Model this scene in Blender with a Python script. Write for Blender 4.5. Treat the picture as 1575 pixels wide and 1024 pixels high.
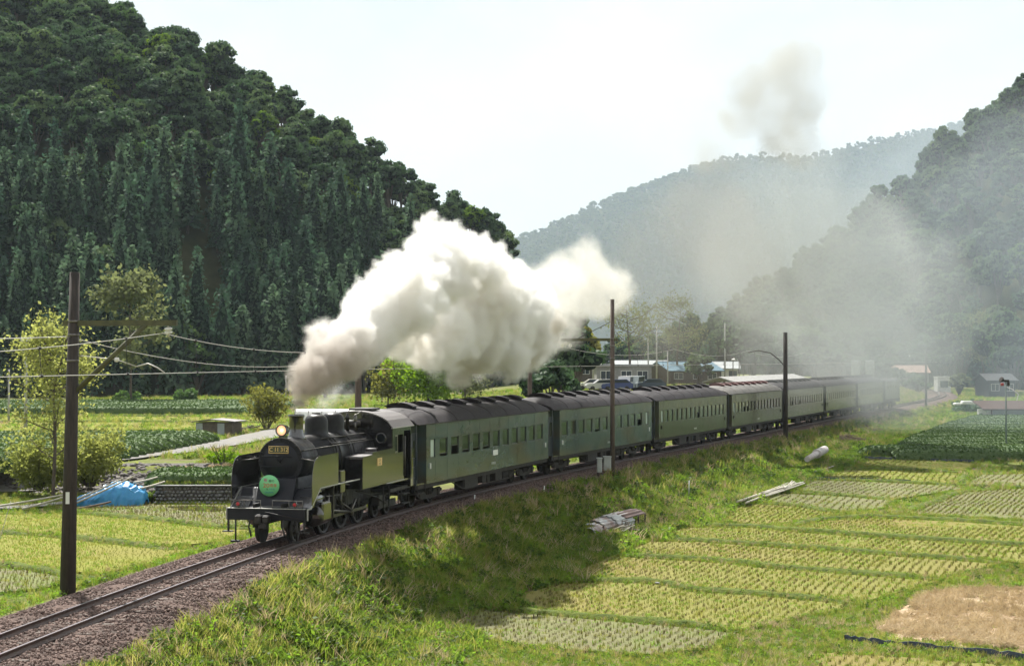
import bpy, math, random
import numpy as np
from mathutils import Vector, Matrix

for _o in list(bpy.data.objects):
    bpy.data.objects.remove(_o)
SC = bpy.context.scene
COL = SC.collection
PI = math.pi

# ------------------------------------------------------------------ camera
CAMZ = 5.87
FPX = 2585.0            # focal length in pixels of a 1575 px wide frame
HOR = 553.0             # row of the horizon in that frame
cam_d = bpy.data.cameras.new('camera')
cam_d.sensor_width = 36.0
cam_d.lens = FPX / 1575.0 * 36.0
cam_d.clip_start = 0.5
cam_d.clip_end = 40000.0
cam = bpy.data.objects.new('camera', cam_d)
COL.objects.link(cam)
cam.location = (0, 0, CAMZ)
cam.rotation_euler = (PI / 2 + math.atan((HOR - 512.0) / FPX), 0, 0)
SC.camera = cam

# ------------------------------------------------------------------ sky, sun, exposure
HAZE = 0.000075
SUN_EL, SUN_AZ = math.radians(51), math.radians(-19)     # azimuth from +Y towards +X
world = bpy.data.worlds.new('World')
SC.world = world
world.use_nodes = True
wn, wl = world.node_tree.nodes, world.node_tree.links
wn.clear()
w_out = wn.new('ShaderNodeOutputWorld')
w_bg = wn.new('ShaderNodeBackground')
w_sky = wn.new('ShaderNodeTexSky')
w_sky.sky_type = 'NISHITA'
w_sky.sun_disc = False
w_sky.sun_elevation = SUN_EL
w_sky.sun_rotation = SUN_AZ
w_sky.air_density = 1.3
w_sky.dust_density = 1.0
w_sky.ozone_density = 1.0
w_tc = wn.new('ShaderNodeTexCoord')
w_map = wn.new('ShaderNodeMapping')
w_map.inputs['Scale'].default_value = (2.2, 2.2, 4.5)
w_noise = wn.new('ShaderNodeTexNoise')
w_noise.inputs['Scale'].default_value = 1.9
w_noise.inputs['Detail'].default_value = 7.0
w_noise.inputs['Roughness'].default_value = 0.55
w_ramp = wn.new('ShaderNodeValToRGB')
w_ramp.color_ramp.elements[0].position = 0.40
w_ramp.color_ramp.elements[1].position = 0.64
w_mix = wn.new('ShaderNodeMix')
w_mix.data_type = 'RGBA'
w_veil = wn.new('ShaderNodeMix')                        # thin high cloud in two tones, veiling the blue
w_veil.data_type = 'RGBA'
w_veil.inputs['A'].default_value = (6.4, 6.6, 6.7, 1)
w_veil.inputs['B'].default_value = (8.4, 8.3, 8.1, 1)
w_mix.inputs['Factor'].default_value = 0.97
wl.new(w_tc.outputs['Generated'], w_map.inputs['Vector'])
wl.new(w_map.outputs['Vector'], w_noise.inputs['Vector'])
wl.new(w_noise.outputs['Fac'], w_ramp.inputs['Fac'])
wl.new(w_ramp.outputs['Color'], w_veil.inputs['Factor'])
wl.new(w_sky.outputs['Color'], w_mix.inputs['A'])
wl.new(w_veil.outputs['Result'], w_mix.inputs['B'])
wl.new(w_mix.outputs['Result'], w_bg.inputs['Color'])
wl.new(w_bg.outputs['Background'], w_out.inputs['Surface'])
w_bg.inputs['Strength'].default_value = 0.05

sun_d = bpy.data.lights.new('sun', 'SUN')
sun_d.energy = 5.0
sun_d.angle = math.radians(0.53)
sun_d.color = (1.0, 0.965, 0.89)
sun = bpy.data.objects.new('sun', sun_d)
COL.objects.link(sun)
SUNV = Vector((math.sin(SUN_AZ) * math.cos(SUN_EL), math.cos(SUN_AZ) * math.cos(SUN_EL), math.sin(SUN_EL)))
sun.rotation_euler = (-SUNV).to_track_quat('-Z', 'Y').to_euler()
sun.location = (0, 0, 200)

SC.view_settings.view_transform = 'Standard'
SC.view_settings.look = 'None'
SC.view_settings.exposure = 1.2
SC.view_settings.gamma = 1.0
SC.view_settings.use_curve_mapping = False
SC.render.engine = 'CYCLES'
SC.cycles.max_bounces = 10
SC.cycles.diffuse_bounces = 3
SC.cycles.glossy_bounces = 3
SC.cycles.transmission_bounces = 4
SC.cycles.transparent_max_bounces = 8
SC.cycles.volume_bounces = 8
SC.cycles.volume_step_rate = 2.2
SC.cycles.volume_max_steps = 256
SC.cycles.use_adaptive_sampling = True
SC.cycles.adaptive_threshold = 0.015
SC.cycles.use_denoising = True
SC.cycles.caustics_reflective = False
SC.cycles.caustics_refractive = False
SC.cycles.sample_clamp_indirect = 6.0

# ------------------------------------------------------------------ helpers: placing
def px2(px, py, z):
    """point on the level z seen at pixel (px, py) of the 1575 x 1024 photograph"""
    y = FPX * (CAMZ - z) / (py - HOR)
    return Vector(((px - 787.5) / FPX * y, y, z))

def pxd(px, py, y):
    """point at distance y seen at pixel (px, py)"""
    return Vector(((px - 787.5) / FPX * y, y, CAMZ - (py - HOR) / FPX * y))

def tag(o, label=None, cat=None, group=None, kind=None):
    if label: o['label'] = label
    if cat: o['category'] = cat
    if group: o['group'] = group
    if kind: o['kind'] = kind
    return o

def empty(name, loc=(0, 0, 0), rz=0.0, label=None, cat=None, group=None, parent=None):
    o = bpy.data.objects.new(name, None)
    o.empty_display_size = 0.3
    COL.objects.link(o)
    o.location = loc
    o.rotation_euler = (0, 0, rz)
    if parent: o.parent = parent
    return tag(o, label, cat, group)

def link(name, mesh, parent=None, loc=None, rz=None, scale=None):
    o = bpy.data.objects.new(name, mesh)
    COL.objects.link(o)
    if parent: o.parent = parent
    if loc is not None: o.location = loc
    if rz is not None: o.rotation_euler = (0, 0, rz)
    if scale is not None: o.scale = scale
    return o

def copy_tree(o, parent=None):
    c = o.copy()
    COL.objects.link(c)
    if parent: c.parent = parent
    for ch in list(o.children):
        copy_tree(ch, c)
    return c

# ------------------------------------------------------------------ helpers: meshes
def np_mesh(name, v, f, mats, mi=None, smooth=False):
    """mesh from vertex array and an (n,3) or (n,4) face array"""
    v = np.asarray(v, dtype=np.float32)
    f = np.asarray(f, dtype=np.int32)
    me = bpy.data.meshes.new(name)
    n, k = f.shape
    me.vertices.add(len(v))
    me.vertices.foreach_set('co', v.ravel())
    me.loops.add(n * k)
    me.loops.foreach_set('vertex_index', f.ravel())
    me.polygons.add(n)
    me.polygons.foreach_set('loop_start', np.arange(0, n * k, k, dtype=np.int32))
    try:
        me.polygons.foreach_set('loop_total', np.full(n, k, dtype=np.int32))
    except Exception:
        pass
    for m in (mats if isinstance(mats, (list, tuple)) else [mats]):
        me.materials.append(m)
    if mi is not None:
        me.polygons.foreach_set('material_index', np.asarray(mi, dtype=np.int32))
    if smooth:
        me.polygons.foreach_set('use_smooth', np.ones(n, dtype=bool))
    me.update(calc_edges=True)
    return me

class MB:
    """collects boxes, tubes and the like; build() links them as one mesh object"""
    def __init__(self):
        self.v, self.f, self.sm = [], [], []

    def add(self, vs, fs, smooth=False):
        b = len(self.v)
        self.v += [tuple(p) for p in vs]
        self.f += [tuple(i + b for i in q) for q in fs]
        self.sm += [smooth] * len(fs)
        return self

    def box(self, x0, x1, y0, y1, z0, z1, M=None):
        vs = [Vector((x, y, z)) for z in (z0, z1) for y in (y0, y1) for x in (x0, x1)]
        if M is not None: vs = [M @ p for p in vs]
        return self.add(vs, [(0, 2, 3, 1), (4, 5, 7, 6), (0, 1, 5, 4), (2, 6, 7, 3), (0, 4, 6, 2), (1, 3, 7, 5)])

    def bevbox(self, x0, x1, y0, y1, z0, z1, b=0.02, M=None):
        cx, cy, cz = (x0 + x1) / 2, (y0 + y1) / 2, (z0 + z1) / 2
        hx, hy, hz = (x1 - x0) / 2, (y1 - y0) / 2, (z1 - z0) / 2
        b = min(b, hx * .9, hy * .9, hz * .9)
        rings = []
        for z, ins in ((-hz, b), (-hz + b, 0), (hz - b, 0), (hz, b)):
            ax, ay = hx - ins, hy - ins
            c = b
            rings.append([(-ax + c, -ay, z), (ax - c, -ay, z), (ax, -ay + c, z), (ax, ay - c, z),
                          (ax - c, ay, z), (-ax + c, ay, z), (-ax, ay - c, z), (-ax, -ay + c, z)])
        vs = [Vector((p[0] + cx, p[1] + cy, p[2] + cz)) for r in rings for p in r]
        if M is not None: vs = [M @ p for p in vs]
        fs = [tuple(range(7, -1, -1)), tuple(range(24, 32))]
        for r in range(3):
            for i in range(8):
                j = (i + 1) % 8
                fs.append((r * 8 + i, r * 8 + j, r * 8 + 8 + j, r * 8 + 8 + i))
        return self.add(vs, fs)

    def tube(self, pts, r, n=8, cap=True, smooth=True):
        pts = [Vector(p) for p in pts]
        rs = r if isinstance(r, (list, tuple)) else [r] * len(pts)
        vs, fs = [], []
        up = None
        for i, p in enumerate(pts):
            d = (pts[min(i + 1, len(pts) - 1)] - pts[max(i - 1, 0)])
            d = d.normalized() if d.length > 1e-9 else Vector((0, 0, 1))
            if up is None:
                up = Vector((0, 0, 1)) if abs(d.z) < .9 else Vector((1, 0, 0))
            a = d.cross(up)
            a = a.normalized() if a.length > 1e-6 else Vector((1, 0, 0))
            b = a.cross(d).normalized()
            up = b
            for k in range(n):
                t = 2 * PI * k / n
                vs.append(p + (a * math.cos(t) + b * math.sin(t)) * rs[i])
        for i in range(len(pts) - 1):
            for k in range(n):
                j = (k + 1) % n
                fs.append((i * n + k, i * n + j, (i + 1) * n + j, (i + 1) * n + k))
        self.add(vs, fs, smooth)
        if cap:
            m = (len(pts) - 1) * n
            self.add(vs[:n], [tuple(range(n - 1, -1, -1))])
            self.add(vs[m:], [tuple(range(n))])
        return self

    def lathe(self, prof, n=24, M=None, smooth=True):
        """prof: (radius, height) pairs turned about local Z, then moved by M"""
        vs, fs = [], []
        for r, h in prof:
            for k in range(n):
                t = 2 * PI * k / n
                vs.append(Vector((r * math.cos(t), r * math.sin(t), h)))
        if M is not None: vs = [M @ p for p in vs]
        for i in range(len(prof) - 1):
            for k in range(n):
                j = (k + 1) % n
                fs.append((i * n + k, i * n + j, (i + 1) * n + j, (i + 1) * n + k))
        self.add(vs, fs, smooth)
        if prof[0][0] > 1e-5: self.add(vs[:n], [tuple(range(n - 1, -1, -1))])
        if prof[-1][0] > 1e-5: self.add(vs[-n:], [tuple(range(n))])
        return self

    def prism(self, poly, axis, a, b, M=None):
        """polygon (2-D) extruded along axis from a to b"""
        def P(u, w, t):
            return Vector({'x': (t, u, w), 'y': (u, t, w), 'z': (u, w, t)}[axis])
        n = len(poly)
        vs = [P(u, w, a) for u, w in poly] + [P(u, w, b) for u, w in poly]
        if M is not None: vs = [M @ p for p in vs]
        fs = [tuple(range(n - 1, -1, -1)), tuple(range(n, 2 * n))]
        fs += [(i, (i + 1) % n, n + (i + 1) % n, n + i) for i in range(n)]
        return self.add(vs, fs)

    def quad(self, *ps):
        return self.add(ps, [tuple(range(len(ps)))])

    def mesh(self, name, mats, fix=True):
        me = bpy.data.meshes.new(name)
        me.from_pydata([tuple(p) for p in self.v], [], self.f)
        for m in (mats if isinstance(mats, (list, tuple)) else [mats]):
            me.materials.append(m)
        me.polygons.foreach_set('use_smooth', self.sm)
        me.update()
        if fix:
            import bmesh
            bm = bmesh.new()
            bm.from_mesh(me)
            bmesh.ops.remove_doubles(bm, verts=bm.verts, dist=1e-5)
            bmesh.ops.recalc_face_normals(bm, faces=bm.faces)
            bm.to_mesh(me)
            bm.free()
        return me

    def build(self, name, mats, parent=None, loc=None, rz=None):
        return link(name, self.mesh(name, mats), parent, loc, rz)

def T(x, y, z): return Matrix.Translation((x, y, z))
def RX(a): return Matrix.Rotation(a, 4, 'X')
def RY(a): return Matrix.Rotation(a, 4, 'Y')
def RZ(a): return Matrix.Rotation(a, 4, 'Z')

# ------------------------------------------------------------------ helpers: materials
def srgb(r, g, b):
    def c(u):
        u /= 255.0
        return u / 12.92 if u <= .04045 else ((u + .055) / 1.055) ** 2.4
    return (c(r), c(g), c(b))

def c4(c): return (c[0], c[1], c[2], 1.0)

def pbr(name, col, col2=None, scale=3.0, detail=5.0, rough=0.8, spec=0.5, metallic=0.0, bump=0.0, bscale=None,
        lo=0.35, hi=0.65, col3=None, scale3=0.3, rough_var=0.0, coat=0.0, stretch=(1, 1, 1), emit=None, per_object=0.0,
        coord='Object'):
    m = bpy.data.materials.new(name)
    m.use_nodes = True
    N, L = m.node_tree.nodes, m.node_tree.links
    b = N['Principled BSDF']
    b.inputs['Roughness'].default_value = rough
    b.inputs['Metallic'].default_value = metallic
    b.inputs['Specular IOR Level'].default_value = spec
    b.inputs['Coat Weight'].default_value = coat
    b.inputs['Coat Roughness'].default_value = 0.08
    b.inputs['Base Color'].default_value = c4(col)
    tc = N.new('ShaderNodeTexCoord')
    mp = N.new('ShaderNodeMapping')
    mp.inputs['Scale'].default_value = stretch
    L.new(tc.outputs[coord], mp.inputs['Vector'])
    out = None
    if col2 is not None:
        nz = N.new('ShaderNodeTexNoise')
        nz.inputs['Scale'].default_value = scale
        nz.inputs['Detail'].default_value = detail
        nz.inputs['Roughness'].default_value = 0.62
        L.new(mp.outputs['Vector'], nz.inputs['Vector'])
        mr = N.new('ShaderNodeMapRange')
        mr.inputs['From Min'].default_value = lo
        mr.inputs['From Max'].default_value = hi
        L.new(nz.outputs['Fac'], mr.inputs['Value'])
        mx = N.new('ShaderNodeMix')
        mx.data_type = 'RGBA'
        mx.inputs['A'].default_value = c4(col)
        mx.inputs['B'].default_value = c4(col2)
        L.new(mr.outputs['Result'], mx.inputs['Factor'])
        out = mx.outputs['Result']
        if col3 is not None:
            n3 = N.new('ShaderNodeTexNoise')
            n3.inputs['Scale'].default_value = scale3
            n3.inputs['Detail'].default_value = 4.0
            L.new(mp.outputs['Vector'], n3.inputs['Vector'])
            m3 = N.new('ShaderNodeMapRange')
            m3.inputs['From Min'].default_value = .48
            m3.inputs['From Max'].default_value = .68
            L.new(n3.outputs['Fac'], m3.inputs['Value'])
            x3 = N.new('ShaderNodeMix')
            x3.data_type = 'RGBA'
            x3.inputs['B'].default_value = c4(col3)
            L.new(out, x3.inputs['A'])
            L.new(m3.outputs['Result'], x3.inputs['Factor'])
            out = x3.outputs['Result']
        if rough_var:
            r2 = N.new('ShaderNodeMapRange')
            r2.inputs['From Min'].default_value = lo
            r2.inputs['From Max'].default_value = hi
            r2.inputs['To Min'].default_value = max(0.02, rough - rough_var)
            r2.inputs['To Max'].default_value = min(1, rough + rough_var)
            L.new(nz.outputs['Fac'], r2.inputs['Value'])
            L.new(r2.outputs['Result'], b.inputs['Roughness'])
    if per_object:
        oi = N.new('ShaderNodeObjectInfo')
        hs = N.new('ShaderNodeHueSaturation')
        vr = N.new('ShaderNodeMapRange')
        vr.inputs['To Min'].default_value = 1 - per_object
        vr.inputs['To Max'].default_value = 1 + per_object
        L.new(oi.outputs['Random'], vr.inputs['Value'])
        L.new(vr.outputs['Result'], hs.inputs['Value'])
        if out is not None: L.new(out, hs.inputs['Color'])
        else: hs.inputs['Color'].default_value = c4(col)
        out = hs.outputs['Color']
    if out is not None: L.new(out, b.inputs['Base Color'])
    if bump:
        nb = N.new('ShaderNodeTexNoise')
        nb.inputs['Scale'].default_value = bscale or scale * 3
        nb.inputs['Detail'].default_value = 5.0
        L.new(mp.outputs['Vector'], nb.inputs['Vector'])
        bp = N.new('ShaderNodeBump')
        bp.inputs['Strength'].default_value = 1.0
        bp.inputs['Distance'].default_value = bump
        L.new(nb.outputs['Fac'], bp.inputs['Height'])
        L.new(bp.outputs['Normal'], b.inputs['Normal'])
    if emit:
        b.inputs['Emission Color'].default_value = c4(emit[0])
        b.inputs['Emission Strength'].default_value = emit[1]
    return m

def leafmat(name, cols, trans=0.45, gloss=0.012, tcol=1.25, scale=0.5, grough=0.5):
    """leaf: diffuse + translucent (backlight shows through), colour varies by clump and by plant"""
    m = bpy.data.materials.new(name)
    m.use_nodes = True
    N, L = m.node_tree.nodes, m.node_tree.links
    N.clear()
    out = N.new('ShaderNodeOutputMaterial')
    oi = N.new('ShaderNodeObjectInfo')
    geo = N.new('ShaderNodeNewGeometry')
    nz = N.new('ShaderNodeTexNoise')
    nz.inputs['Scale'].default_value = scale
    nz.inputs['Detail'].default_value = 3.0
    L.new(geo.outputs['Position'], nz.inputs['Vector'])
    ad = N.new('ShaderNodeMath')
    ad.operation = 'MULTIPLY_ADD'
    ad.inputs[1].default_value = 0.55
    L.new(oi.outputs['Random'], ad.inputs[0])
    mr = N.new('ShaderNodeMapRange')
    mr.inputs['From Min'].default_value = .3
    mr.inputs['From Max'].default_value = .7
    mr.inputs['To Max'].default_value = .45
    L.new(nz.outputs['Fac'], mr.inputs['Value'])
    L.new(mr.outputs['Result'], ad.inputs[2])
    rp = N.new('ShaderNodeValToRGB')
    el = rp.color_ramp.elements
    while len(el) < len(cols): el.new(0.5)
    for i, c in enumerate(cols):
        el[i].position = i / max(1, len(cols) - 1)
        el[i].color = c4(c)
    L.new(ad.outputs[0], rp.inputs['Fac'])
    d = N.new('ShaderNodeBsdfDiffuse')
    t = N.new('ShaderNodeBsdfTranslucent')
    g = N.new('ShaderNodeBsdfGlossy')
    g.inputs['Roughness'].default_value = grough
    L.new(rp.outputs['Color'], d.inputs['Color'])
    hs = N.new('ShaderNodeHueSaturation')
    hs.inputs['Value'].default_value = tcol
    hs.inputs['Saturation'].default_value = 1.1
    L.new(rp.outputs['Color'], hs.inputs['Color'])
    L.new(hs.outputs['Color'], t.inputs['Color'])
    m1 = N.new('ShaderNodeMixShader')
    m1.inputs['Fac'].default_value = trans
    L.new(d.outputs[0], m1.inputs[1])
    L.new(t.outputs[0], m1.inputs[2])
    m2 = N.new('ShaderNodeMixShader')
    m2.inputs['Fac'].default_value = gloss
    L.new(m1.outputs[0], m2.inputs[1])
    L.new(g.outputs[0], m2.inputs[2])
    L.new(m2.outputs[0], out.inputs['Surface'])
    return m

# ------------------------------------------------------------------ helpers: scattering (for what nobody could count)
def source(name, mesh):
    return bpy.data.objects.new(name, mesh)       # not linked to the scene: only a shape for the scatter

def scatter(name, pts, scl, rot, idx, sources, parent=None, kind='stuff', label=None, cat=None):
    pts = np.asarray(pts, dtype=np.float32)
    n = len(pts)
    me = bpy.data.meshes.new(name)
    me.vertices.add(n)
    me.vertices.foreach_set('co', pts.ravel())
    a = me.attributes.new('scl', 'FLOAT_VECTOR', 'POINT')
    scl = np.asarray(scl, dtype=np.float32)
    if scl.ndim == 1: scl = np.repeat(scl[:, None], 3, 1)
    a.data.foreach_set('vector', scl.ravel())
    a = me.attributes.new('rot', 'FLOAT_VECTOR', 'POINT')
    a.data.foreach_set('vector', np.asarray(rot, dtype=np.float32).ravel())
    a = me.attributes.new('idx', 'INT', 'POINT')
    a.data.foreach_set('value', np.asarray(idx, dtype=np.int32))
    me.update()
    o = link(name, me, parent)
    ng = bpy.data.node_groups.new(name + '_nodes', 'GeometryNodeTree')
    ng.interface.new_socket('Geometry', in_out='INPUT', socket_type='NodeSocketGeometry')
    ng.interface.new_socket('Geometry', in_out='OUTPUT', socket_type='NodeSocketGeometry')
    N, L = ng.nodes, ng.links
    gi, go = N.new('NodeGroupInput'), N.new('NodeGroupOutput')
    ip = N.new('GeometryNodeInstanceOnPoints')
    jn = N.new('GeometryNodeJoinGeometry')
    for s in reversed(sources):
        oi = N.new('GeometryNodeObjectInfo')
        oi.inputs['Object'].default_value = s
        oi.inputs['As Instance'].default_value = True
        L.new(oi.outputs['Geometry'], jn.inputs['Geometry'])
    L.new(gi.outputs[0], ip.inputs['Points'])
    L.new(jn.outputs[0], ip.inputs['Instance'])
    ip.inputs['Pick Instance'].default_value = True
    def attr(nm, ty):
        q = N.new('GeometryNodeInputNamedAttribute')
        q.data_type = ty
        q.inputs['Name'].default_value = nm
        return q.outputs['Attribute']
    L.new(attr('idx', 'INT'), ip.inputs['Instance Index'])
    L.new(attr('rot', 'FLOAT_VECTOR'), ip.inputs['Rotation'])
    L.new(attr('scl', 'FLOAT_VECTOR'), ip.inputs['Scale'])
    L.new(ip.outputs[0], go.inputs[0])
    md = o.modifiers.new('scatter', 'NODES')
    md.node_group = ng
    return tag(o, label, cat, None, kind)

def in_poly(x, y, poly):
    x, y = np.asarray(x), np.asarray(y)
    r = np.zeros(x.shape, bool)
    n = len(poly)
    for i in range(n):
        x0, y0 = poly[i][0], poly[i][1]
        x1, y1 = poly[(i + 1) % n][0], poly[(i + 1) % n][1]
        if y0 == y1: continue
        c = ((y0 > y) != (y1 > y)) & (x < (x1 - x0) * (y - y0) / (y1 - y0) + x0)
        r ^= c
    return r

def vnoise(x, y, seed=0):
    """smooth value noise, -1..1"""
    x, y = np.asarray(x, float), np.asarray(y, float)
    xi, yi = np.floor(x).astype(np.int64), np.floor(y).astype(np.int64)
    fx, fy = x - xi, y - yi
    fx, fy = fx * fx * (3 - 2 * fx), fy * fy * (3 - 2 * fy)
    def h(a, b):
        n = (a * 374761393 + b * 668265263 + seed * 1442695041) & 0x7fffffff
        n = ((n ^ (n >> 13)) * 1274126177) & 0x7fffffff
        n = n ^ (n >> 16)
        return (n & 0xffff) / 32767.5 - 1
    return (h(xi, yi) * (1 - fx) + h(xi + 1, yi) * fx) * (1 - fy) + (h(xi, yi + 1) * (1 - fx) + h(xi + 1, yi + 1) * fx) * fy

def fbm(x, y, seed=0, oct=4):
    r, a, t = 0, 1.0, 0
    for i in range(oct):
        r = r + a * vnoise(np.asarray(x) * 2 ** i, np.asarray(y) * 2 ** i, seed + i * 17)
        t += a
        a *= .5
    return r / t

def smooth01(t):
    t = np.clip(t, 0, 1)
    return t * t * (3 - 2 * t)
# ------------------------------------------------------------------ the railway line
TRK = [(-60.0, -13.73, 5.93), (-50.0, -12.78, 15.88), (-40.0, -11.73, 25.83), (-30.0, -10.5, 35.75), (-20.0, -9.04, 45.64),
       (-10.0, -7.24, 55.48), (0.0, -5.02, 65.23), (10.0, -2.38, 74.87), (20.0, 0.66, 84.4), (30.0, 3.94, 93.85),
       (40.0, 7.34, 103.25), (50.0, 10.81, 112.63), (60.0, 14.29, 122.0), (70.0, 17.79, 131.37), (80.0, 21.27, 140.75),
       (90.0, 24.74, 150.13), (100.0, 28.19, 159.51), (110.0, 31.63, 168.9), (120.0, 35.09, 178.28), (130.0, 38.57, 187.66),
       (140.0, 42.13, 197.0), (150.0, 45.84, 206.29), (169, 52.3, 224), (185, 58.3, 239), (209, 66.2, 261.6), (229.5, 72.0, 281),
       (249, 76.6, 300), (265, 79.8, 315), (289, 83.6, 339), (309, 84.9, 359), (330, 83.5, 380), (355.5, 79, 405), (382, 71, 430)]
_ts = np.array([t[0] for t in TRK]); _tx = np.array([t[1] for t in TRK]); _ty = np.array([t[2] for t in TRK])
def _herm(s, xs, ys):
    m = np.gradient(ys, xs)
    i = np.clip(np.searchsorted(xs, s) - 1, 0, len(xs) - 2)
    h = xs[i + 1] - xs[i]
    t = (s - xs[i]) / h
    return ((2 * t**3 - 3 * t**2 + 1) * ys[i] + (t**3 - 2 * t**2 + t) * h * m[i] + (-2 * t**3 + 3 * t**2) * ys[i + 1] + (t**3 - t**2) * h * m[i + 1])
TS = np.arange(-60, 380.01, 0.5)
TX, TY = _herm(TS, _ts, _tx), _herm(TS, _ts, _ty)
TH = np.arctan2(np.gradient(TY), np.gradient(TX))
for _ in range(6): TH = np.convolve(np.pad(TH, 4, 'edge'), np.ones(9) / 9, 'valid')

def trk(s, lat=0.0, z=0.0):
    a = np.interp(s, TS, TH)
    return Vector((float(np.interp(s, TS, TX) + lat * math.sin(a)), float(np.interp(s, TS, TY) - lat * math.cos(a)), z))
def heading(s): return float(np.interp(s, TS, TH))

def near_track(x, y):
    """signed lateral distance (right of the track positive) and the distance along it"""
    x, y = np.asarray(x, float).ravel(), np.asarray(y, float).ravel()
    lat, ss = np.empty(len(x)), np.empty(len(x))
    for c in range(0, len(x), 4000):
        xs, ys = x[c:c + 4000, None], y[c:c + 4000, None]
        d2 = (xs - TX) ** 2 + (ys - TY) ** 2
        i = d2.argmin(1)
        a = TH[i]
        dx, dy = xs[:, 0] - TX[i], ys[:, 0] - TY[i]
        l = dx * np.sin(a) - dy * np.cos(a)
        d = np.sqrt(d2[np.arange(len(i)), i])
        lat[c:c + 4000] = np.sign(l) * np.maximum(d * 1.0, np.abs(l))
        ss[c:c + 4000] = TS[i] + dx * np.cos(a) + dy * np.sin(a)
    return lat, ss

# ------------------------------------------------------------------ the lie of the land
ZR_Y = [0, 40, 100, 125, 145, 200, 260, 400]
ZR_Z = [-2.6, -2.35, -2.3, -2.1, -1.75, -1.4, -0.7, 0.0]
def wall_y(x):
    return np.where(x < -16.9, 86.5, 79.0)
def zleft(x, y):
    x, y = np.asarray(x, float), np.asarray(y, float)
    w = wall_y(x)
    z = -0.9 + np.where(x < -16.9, smooth01((y - w) / 3.4) * 1.2, smooth01((y - w) / 0.35) * 0.85)
    z = np.where(x >= -16.9, z + smooth01((y - 88) / 5) * 0.35, z)
    z = z + 1.7 * smooth01((y - 150) / 70) * smooth01((x + 12) / 22)
    return z
def ground(x, y, rough=True):
    x, y = np.asarray(x, float), np.asarray(y, float)
    sh = x.shape
    x, y = x.ravel(), y.ravel()
    lat, s = near_track(x, y)
    zr = np.interp(y, ZR_Y, ZR_Z)
    n1 = fbm(x * .9, y * .9, 3, 3)
    bank = -0.36 - (lat - 2.3) * 0.62 + n1 * 0.16 * smooth01((lat - 2.2) / 1.2) + 0.12 * np.sin(s * .55) * smooth01((lat - 2.4) / 1.5)
    k = 0.25
    right = np.maximum(bank, zr) + np.exp(-np.abs(bank - zr) / k) * k * .3
    hump = 0.35 * np.exp(-((s + 13.2) / 2.3) ** 2 - ((lat - 3.5) / 0.9) ** 2)      # the grassy bulge near the engine
    right = right + hump
    right = np.where(lat < 2.3, -0.55, right)
    zl = zleft(x, y)
    al = -lat
    t = smooth01((al - 3.1) / 1.3)
    t2 = smooth01((al - 3.1) / 9.0)
    left = -0.5 + (np.minimum(zl, -0.5) + 0.5) * t + (np.maximum(zl, -0.5) + 0.5) * t2
    left = np.where(al < 2.4, -0.55, left)
    z = np.where(lat >= 0, right, left)
    z = np.where(np.abs(lat) < 2.3, -0.55, z)
    # ground falls away under and beside the camera, which stands on a slope
    if rough:
        amt = smooth01((np.abs(lat) - 2.6) / 1.5)
        z = z + amt * (-0.04 + 0.04 * fbm(x * 1.3, y * 1.3, 9, 3))
    return z.reshape(sh)

def gz(px, py, add=0.0, side=1):
    """point of the (smooth) fields seen at pixel (px, py)"""
    z = -2.3 if side > 0 else -0.9
    for _ in range(12):
        p = px2(px, py, z)
        z = float(np.interp(p.y, ZR_Y, ZR_Z)) if side > 0 else float(zleft(p.x, p.y))
    p = px2(px, py, z)
    p.z += add
    return p

ROAD_PIX = [(-60, 722), (60, 716), (180, 705), (300, 690), (380, 676), (430, 664), (480, 655), (540, 648)]
def near_line(x, y, pts, d):
    m = np.zeros(len(x), bool)
    for a, b in zip(pts[:-1], pts[1:]):
        ax, ay, bx, by = a[0], a[1], b[0], b[1]
        L2 = (bx - ax) ** 2 + (by - ay) ** 2 + 1e-9
        t = np.clip(((x - ax) * (bx - ax) + (y - ay) * (by - ay)) / L2, 0, 1)
        m |= np.hypot(x - ax - t * (bx - ax), y - ay - t * (by - ay)) < d
    return m

# ------------------------------------------------------------------ ground materials
G_DARK, G_MID, G_LITE = (.045, .075, .014), (.085, .125, .022), (.165, .20, .035)
M_soil_grass = pbr('grassy_soil', (.085, .11, .026), (.16, .175, .045), scale=1.3, detail=8, rough=.95, spec=.1, bump=.06, bscale=9,
                   col3=(.13, .105, .06), scale3=.22)
M_ballast = pbr('ballast_bed', (.075, .050, .042), (.165, .115, .098), scale=16, detail=4, rough=.95, spec=.15, bump=.05, bscale=22,
                col3=(.06, .048, .042), scale3=.7)
M_stone_b = pbr('ballast_stone', (.115, .078, .066), (.21, .155, .135), scale=2, rough=.9, spec=.2, per_object=.45)
M_rail = pbr('rail_steel', (.10, .065, .055), (.055, .035, .03), scale=4, rough=.5, metallic=.3, spec=.4)
M_railtop = pbr('rail_polished', (.20, .185, .21), rough=.32, metallic=1.0)
M_sleeper = pbr('sleeper_wood', (.075, .056, .047), (.15, .12, .10), scale=6, rough=.9, bump=.01, stretch=(1, 6, 6), per_object=.3)
M_paddy = pbr('paddy_weeds', (.15, .152, .04), (.225, .212, .066), scale=5, detail=9, rough=.95, spec=.1, bump=.05, bscale=16,
              col3=(.20, .165, .06), scale3=.12, lo=.3, hi=.7)
M_paddy_l = pbr('paddy_sprouts', (.155, .165, .03), (.225, .228, .05), scale=5, detail=9, rough=.95, spec=.1, bump=.05, bscale=16,
                col3=(.20, .185, .05), scale3=.15, lo=.3, hi=.7)
M_mud = pbr('paddy_mud', (.105, .10, .045), (.16, .155, .062), scale=2.5, detail=8, rough=.85, spec=.2, bump=.04, bscale=12,
            col3=(.12, .14, .035), scale3=.5)
M_bund = pbr('bund_earth', (.055, .075, .02), (.12, .15, .03), scale=3, detail=7, rough=.95, spec=.1, bump=.05, bscale=10)
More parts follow.
